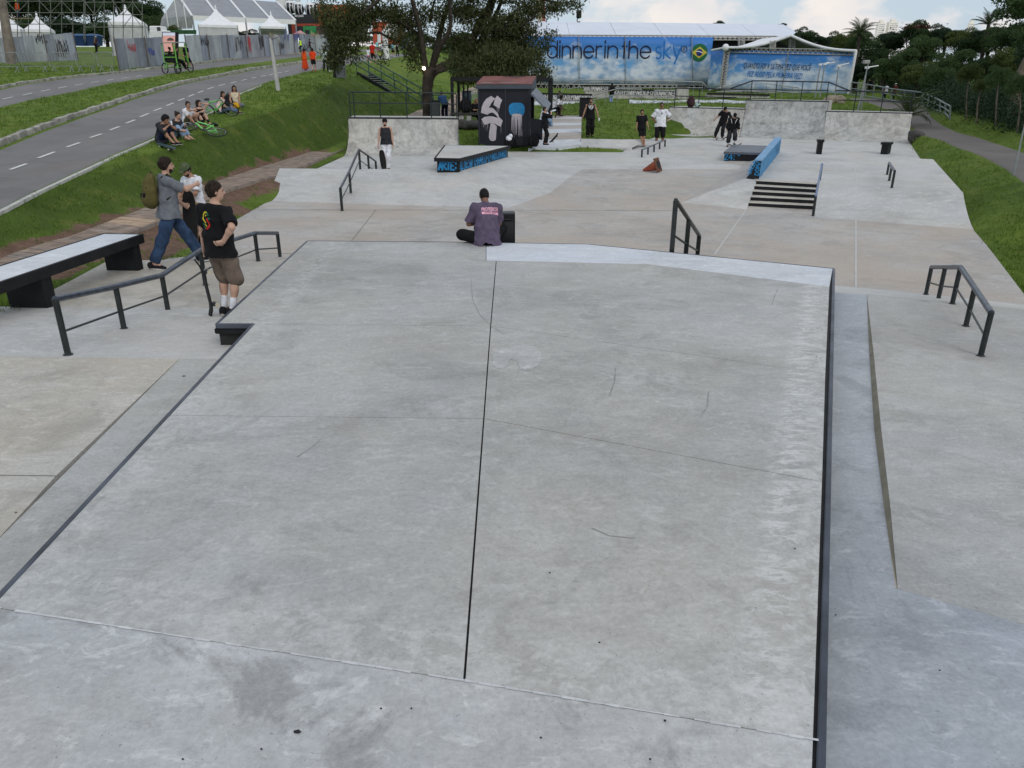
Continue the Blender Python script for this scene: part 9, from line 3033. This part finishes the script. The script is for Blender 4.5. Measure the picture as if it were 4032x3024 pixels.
s1,J,parts=person(Vector((p1_.x,p1_.y,p1_.z)),170,'skater in a black jacket with white chevrons looking down at one foot on a board',hp(440,p1_)*1.02,dict(skin='fair',hair='black',style='cap',capc='black',top='black',sleeve=1.9,hem=-.10,bottom='charcoal',leg=1.62,lleg=3.0,loose=2.2,shoes='black',socks='white'),dict(spine=(14,-3,0),head=(5,38,0),RF=(.15,-.02,.085),LF=(-.17,.12,.20),RH=(.30,.12,.78),LH=(-.31,.16,.84),pel=(0,-.03,.90)),vox=.02)
s_=J['s'];top=parts['top'];ob=Vector((J['chest']+J['Rc']@npv(0,0,.0))*s_)
decal(top,s1,band([(-.15,.13),(-.09,-.02),(-.075,-.10)],.022)+band([(.15,.13),(.10,.0),(.085,-.10)],.022),ob,Vector((-1,0,0)),Vector(J['Rc']@npv(0,0,1)),Vector((0,1,0)),WHT,'chevrons',.008)
fb_=to_world(s1,J['aL'],s_)
skateboard(frame((.55,-.8,.12),(0,0,1),Vector((fb_.x+.03,fb_.y-.08,f_plaza(fb_.y)+.01))),'skateboard under the raised foot of the skater in the chevron jacket',.8,.2)
p2_=PF(2832,552,f_plaza)
s2,J,parts=person(p2_+Vector((0,0,.105)),150,'skater in a black tee leaning on his board behind the chevron jacket',(hp(417,p2_)-.1)*1.03,dict(skin='tan',hair='black',style='cap',capc='black',top='black',sleeve=.95,hem=-.10,bottom='black2',leg=1.95,lleg=2.4,loose=1.8,shoes='black'),dict(spine=(10,-14,0),pel=(-.10,-.03,.885),RF=(.26,.02,.085),LF=(-.15,.0,.085),RH=(.40,.22,.86),LH=(-.45,.18,.90),RE=(1,-.6,0),LE=(-1,-.6,0),head=(-6,32,0)),vox=.02)
skateboard(frame((1,.35,0),(0,0,1),p2_+Vector((.06,.02,.005))),'skateboard ridden by the leaning skater behind the chevron jacket',.82,.2)
sbp_=PF(2632,527,f_plaza)
skateboard(frame((.9,.3,-.1),(.1,.5,1),Vector((sbp_.x,sbp_.y,sbp_.z+.03))),'lone skateboard lying at the foot of the far ramp, beside the man in white',.82,.22,plain('board_olive',(.16,.15,.10),.6),WHEELD,top=plain('board_top_olive',(.13,.125,.09),.7))
pg=PY(2203,461,50.5);pg.z=gz(pg.x,pg.y)+.05
skateboard(frame((1,.2,0),(0,0,1),pg+Vector((0,0,.0))),'skateboard under the slim figure in grey on the striped path',.8,.2)
person(pg+Vector((0,0,.105)),120,'slim person in a grey tee balancing on a board on the striped path',hp(358,pg)-.1,dict(skin='brown',hair='black',style='short',top='grey',sleeve=.9,hem=-.13,bottom='black',leg=1.95,loose=2.0,shoes='black'),dict(head=(30,18,0),RH=(.18,.16,.92),LH=(-.22,.05,.84)),vox=.024,detail=0)
pg2=PY(2186,470,49.2);pg2.z=gz(pg2.x,pg2.y)
person(pg2,250,'dark haired person in a white tee bent over with one foot raised',1.72,dict(skin='dark',hair='black',style='curly',top='white',sleeve=.9,hem=-.08,bottom='black',leg=.98,loose=1.6,lleg=2,shoes='black2'),dict(spine=(48,0,0),pel=(0,-.1,.82),RF=(.10,-.02,.085),LF=(-.12,.30,.32),RH=(.20,.42,.75),LH=(-.22,.45,.70),head=(0,10,0)),vox=.024,detail=0)
pse=PY(2136,500,44.0);pse.z=gz(pse.x,pse.y)
person(pse,-70,'man in a white tee and pale jeans sitting behind the drinking man',1.76,dict(skin='brown',hair='black',style='buzz',top='white',sleeve=.9,hem=-.05,bottom='ljeans',leg=1.95,loose=1.8,shoes='black2'),dict(pel=(0,0,.54),spine=(14,0,0),RF=(.12,.52,.085),LF=(-.12,.40,.085),RH=(.10,.45,.75),LH=(-.12,.44,.72),head=(-20,10,0)),vox=.022,detail=0)
stl=empty('stool',pse+Vector((0,0,0)),'low box seat under the seated man in white behind the kiosk','stool')
mb=MB();mb.box(pse+Vector((-.03,0,.40)),(.42,.42,.05));mb.build('seat',BLACKP,stl)
for sx,sy in ((-1,-1),(1,-1),(-1,1),(1,1)):
 mb=MB();mb.box(pse+Vector((-.03+sx*.17,sy*.17,.19)),(.04,.04,.38));mb.build('leg',BLACKP,stl)
skateboard(frame((.9,.3,0),(0,0,1),Vector((PY(2180,512,42.5).x,42.5,gz(PY(2180,512,42.5).x,42.5)+.01))),'skateboard under the foot of the seated man in white',.8,.2)
ph=PY(2407,404,60);ph.z=gz(ph.x,ph.y)-.02
person(ph,30,'person in a black hoodie and light jeans seen from behind at the grey railing',hp(327,ph),dict(skin='tan',hair='black',style='long',top='black',sleeve=1.9,hem=-.16,bottom='ljeans',leg=1.95,lleg=2.0,loose=2.2,shoes='black'),dict(RH=(.30,.12,.95),LH=(-.30,.12,.95)),vox=.028,detail=0)
pblue=PY(1752,452,47.6);pblue.z=gz(pblue.x,pblue.y)
person(pblue,20,'man in a blue shirt bent forward under the tree behind the left ramp',1.8,dict(skin='tan',hair='black',style='short',top='blue',sleeve=.8,hem=-.06,bottom='navy',leg=1.95,loose=1.8,shoes='black'),dict(spine=(44,-8,0),pel=(0,-.1,.90),RH=(.12,.5,.72),LH=(-.24,.42,.70),head=(0,15,0)),vox=.022,detail=0)
pbk=PY(1866,480,44.2);pbk.z=gz(pbk.x,pbk.y)
person(pbk,-120,'person in black with long fair-tipped hair sitting at the stone bench left of the kiosk',1.72,dict(skin='tan',hair='light',style='long',top='black',sleeve=.8,hem=-.05,bottom='black',leg=1.95,loose=1.8,lleg=2.6,shoes='black'),dict(pel=(0,0,.60),spine=(12,0,0),RF=(.14,.50,.085),LF=(-.14,.42,.085),RH=(.08,.34,.82),LH=(-.08,.34,.80),head=(0,24,0)),vox=.022,detail=0,female=True)
def seat_at(px,py):
 p=on_ground(px,py);return p
SIT=dict(pel=(0,0,.115),spine=(12,0,0),slouch=14,RF=(.10,.55,.07),LF=(-.10,.52,.07),RK=(.15,.3,1),LK=(-.15,.3,1),RH=(.10,.42,.52),LH=(-.10,.44,.50),head=(0,12,0))
pa=seat_at(640,566)
a1_,J,_=person(pa,-112,'dark haired youth in a charcoal hoodie and blue shorts sitting with a drink',1.74,dict(skin='tan',hair='black',style='curly',top='charcoal',sleeve=1.9,hem=-.06,bottom='navy',leg=1.05,lleg=2,loose=2.2,shoes='black2'),SIT|dict(RH=(.05,.40,.56),LH=(-.03,.40,.60),RE=(1,-.2,-.6),LE=(-1,-.2,-.6),head=(10,24,0)),vox=.016)
cw=to_world(a1_,J['wL']+npv(.0,.09,.05),J['s'])
mb=MB();mb.lathe(cw,[(.026,-.06),(.032,.06),(.012,.07)],8);tag(mb.build('drink_can',CLOTH['white']),'small pale drink in the hands of the youth in the charcoal hoodie','drink')
skateboard(frame((.8,-.62,-.12),(0,0,1),on_ground(656,586)+Vector((0,0,.0))),'blue-green skateboard lying on the grass by the youth in the charcoal hoodie',1.0,.22,plain('board_teal',(.03,.10,.11),.5),top=plain('board_teal_top',(.035,.07,.085),.5),kick=False)
pa2=seat_at(655,552)+Vector((.10,.50,0))
pa2.z=gz(pa2.x,pa2.y)
person(pa2,-108,'companion in a dark top and pale jeans half hidden behind the youth in the hoodie',1.70,dict(skin='fair',hair='brown',style='bun',top='charcoal',sleeve=1.7,bottom='ljeans',leg=1.85,shoes=None,loose=1.4),SIT|dict(RH=(.20,.50,.30),LH=(-.05,.45,.45)),vox=.018,female=True)
pa3=seat_at(738,500)
person(pa3,-112,'woman with a curly bun and white tee hugging her knees beside the green bicycle',1.70,dict(skin='tan',hair='brown',style='bun',top='white',sleeve=.9,hem=-.03,bottom='olive',leg=.9,loose=1.6,shoes=None),SIT|dict(RH=(-.02,.45,.42),LH=(-.02,.40,.60),head=(-30,0,0)),vox=.016,female=True)
pa4=seat_at(783,492)
a4,J,_=person(pa4,-128,'woman in sunglasses and a black top resting her head on her hand',1.70,dict(skin='fair',hair='brown',style='bob',top='black',sleeve=0,hem=-.03,bottom='black',leg=.8,loose=1.0,shoes='black',socks='black'),SIT|dict(RF=(.10,.62,.07),LF=(-.10,.60,.07),LH=(-.12,.16,.80),LE=(-.9,.5,-.1),RH=(.12,.50,.50),head=(20,-4,0)),vox=.016,female=True)
gl_=MB();s_=J['s']
for sx in (-1,1):gl_.ball(Vector((J['hc']+J['Rh']@npv(.032*sx,.092,.006))*s_),(.027,.01,.020),8,5,Matrix(J['Rh'].tolist()))
gl_.build('sunglasses',EYE,a4,local=True)
pa5=seat_at(868,447)
person(pa5,-80,'person in a pale pink shirt with a black backpack on, sitting with legs stretched out',1.70,dict(skin='tan',hair='brown',style='bob',top='pink',sleeve=.9,hem=-.03,bottom='mjeans',leg=1.9,shoes='black2',loose=1.6),SIT|dict(RF=(.10,.80,.07),LF=(-.10,.78,.07),head=(-40,5,0),RH=(.08,.45,.25),LH=(-.08,.45,.25)),vox=.018,female=True)
pa6=seat_at(931,424)
person(pa6,-160,'dark haired woman in a cream sleeveless top sitting cross-legged, the highest up the slope',1.72,dict(skin='tan',hair='black',style='long',top='cream',sleeve=0,hem=-.03,bottom='grey',leg=1.9,shoes=None,loose=1.3),dict(pel=(0,0,.115),spine=(4,0,0),RF=(-.18,.34,.06),LF=(.16,.38,.06),RK=(1,.4,.15),LK=(-1,.4,.15),RH=(.20,.36,.22),LH=(-.16,.40,.20),head=(8,0,0)),vox=.016,female=True)
def walk(px,py,top,rot,label,look,pose=None,female=False,vox=.03,z=None,group=None):
 p=PF(px,py,lambda Y:f_road(Y)+.025)
 q=dict(RF=(.09,.22,.085),LF=(-.09,-.20,.11),RH=(.24,-.10,.86),LH=(-.24,.18,.90),pel=(0,0,.91))
 q.update(pose or {})
 return person(p,rot,label,hp(top,p),look,q,vox=vox,female=female,detail=0,group=group)
walk(1203,277,189,12,'woman in a long orange patterned dress walking away along the road',dict(skin='tan',hair='brown',style='long',top='orange',sleeve=0,hem=-.02,bottom='#c8441c',skirt=(.96,.30),shoes='red',loose=1.1),dict(RF=(.06,.05,.085),LF=(-.06,-.05,.085)),True)
walk(1237,281,189,5,'woman in an orange-red tee and black skirt walking away along the road',dict(skin='fair',hair='brown',style='bob',top='redor',sleeve=.9,hem=-.02,bottom='black',skirt=(.45,.21),shoes='red',loose=1.4),None,True)
walk(1283,281,190,-10,'woman with very long black hair, pale top and black trousers carrying a white bag',dict(skin='fair',hair='black',style='long',top='#b9c8c4',sleeve=.9,hem=-.02,bottom='black',leg=1.95,shoes='black',loose=1.3),None,True)
walk(1308,283,196,-20,'man in a teal shirt and navy trousers walking beside the grey totem',dict(skin='tan',hair='black',style='short',top='teal',sleeve=.9,hem=-.08,bottom='navy',leg=1.95,shoes='white',loose=1.6))
walk(1470,252,165,-20,'man in a red shirt and dark shorts walking behind the stair rails',dict(skin='tan',hair='black',style='short',top='red',sleeve=.9,bottom='black',leg=1.0,shoes=None,loose=1.6))
walk(1452,246,188,-10,'child in a white tee and pink skirt walking beside the man in red',dict(skin='tan',hair='brown',style='bob',top='white',sleeve=.8,bottom='#c05a86',skirt=(.3,.22),shoes='white'),None,True)
walk(1497,240,196,0,'small child in a lime tee and blue shorts near the white goal-shaped post',dict(skin='tan',hair='black',style='short',top='lime',sleeve=.9,bottom='blue',leg=.9,shoes='white'))
walk(1507,221,164,-25,'man in white with a black backpack walking away far along the road',dict(skin='tan',hair='black',style='short',top='white',sleeve=.9,bottom='#5f7380',leg=1.0,shoes='white',loose=1.8))
walk(1527,222,168,-15,'person all in black just right of the white post',dict(skin='tan',hair='black',style='short',top='black',sleeve=.9,bottom='black',leg=1.0,shoes='black'))
walk(1548,223,166,-20,'person in a mint top and black shorts walking away far along the road',dict(skin='tan',hair='black',style='short',top='mint',sleeve=.9,bottom='black',leg=.9,shoes='white',loose=1.8))
walk(1565,221,174,-20,'person in black top and trousers, rightmost of the far walkers',dict(skin='dark',hair='black',style='short',top='black',sleeve=.9,bottom='black',leg=1.95,shoes='black'))
walk(1488,210,158,-20,'person in a pale blue top far up the road beside the man in white',dict(skin='tan',hair='black',style='short',top='mint',sleeve=.9,bottom='#a05a7a',leg=1.2,shoes='white'))
walk(1186,206,151,80,'guard in a neon yellow vest standing by the end of the hoardings',dict(skin='dark',hair='black',style='short',top='neon',sleeve=.3,hem=-.04,bottom='navy',leg=1.95,shoes='black',loose=1.6),dict(RF=(.1,0,.085),LF=(-.1,0,.085)))
walk(1222,206,153,-80,'cyclist in dark red standing with a bicycle and talking to the guard',dict(skin='dark',hair='black',style='cap',capc='black',top='#3a1a20',sleeve=.9,bottom='black',leg=1.3,shoes='black'),dict(RF=(.1,0,.085),LF=(-.1,0,.085),LH=(-.2,.5,1.2)))
walk(742,270,172,-20,'man in a black tee and cap with a tan backpack walking beside the pedal cart',dict(skin='tan',hair='black',style='cap',brim=-1,capc='black',top='black',sleeve=.9,hem=-.12,bottom='black',leg=1.1,lleg=2,shoes='black',loose=1.8),None)
for px,py,tp,rot,lab,lk in ((3484,392,343,20,'person in a white tee on the path behind the palm',dict(skin='tan',hair='black',top='white',bottom='black',style='short')),(3518,392,335,10,'person in a dark red top and white cap behind the palm fronds',dict(skin='tan',hair='black',style='cap',capc='white',top='#5a2420',sleeve=1.5,bottom='black')),(3417,372,336,-60,'person in black crouching on the grass verge left of the lamp post',dict(skin='tan',hair='black',style='short',top='black',sleeve=1.8,bottom='black'))):
 p=PF(px,py,f_path);p.z=gz(p.x,p.y)
 person(p,rot,lab,max(1.2,hp(tp,p)),lk,dict(RF=(.09,.12,.085),LF=(-.09,-.10,.085)),vox=.035,detail=0)
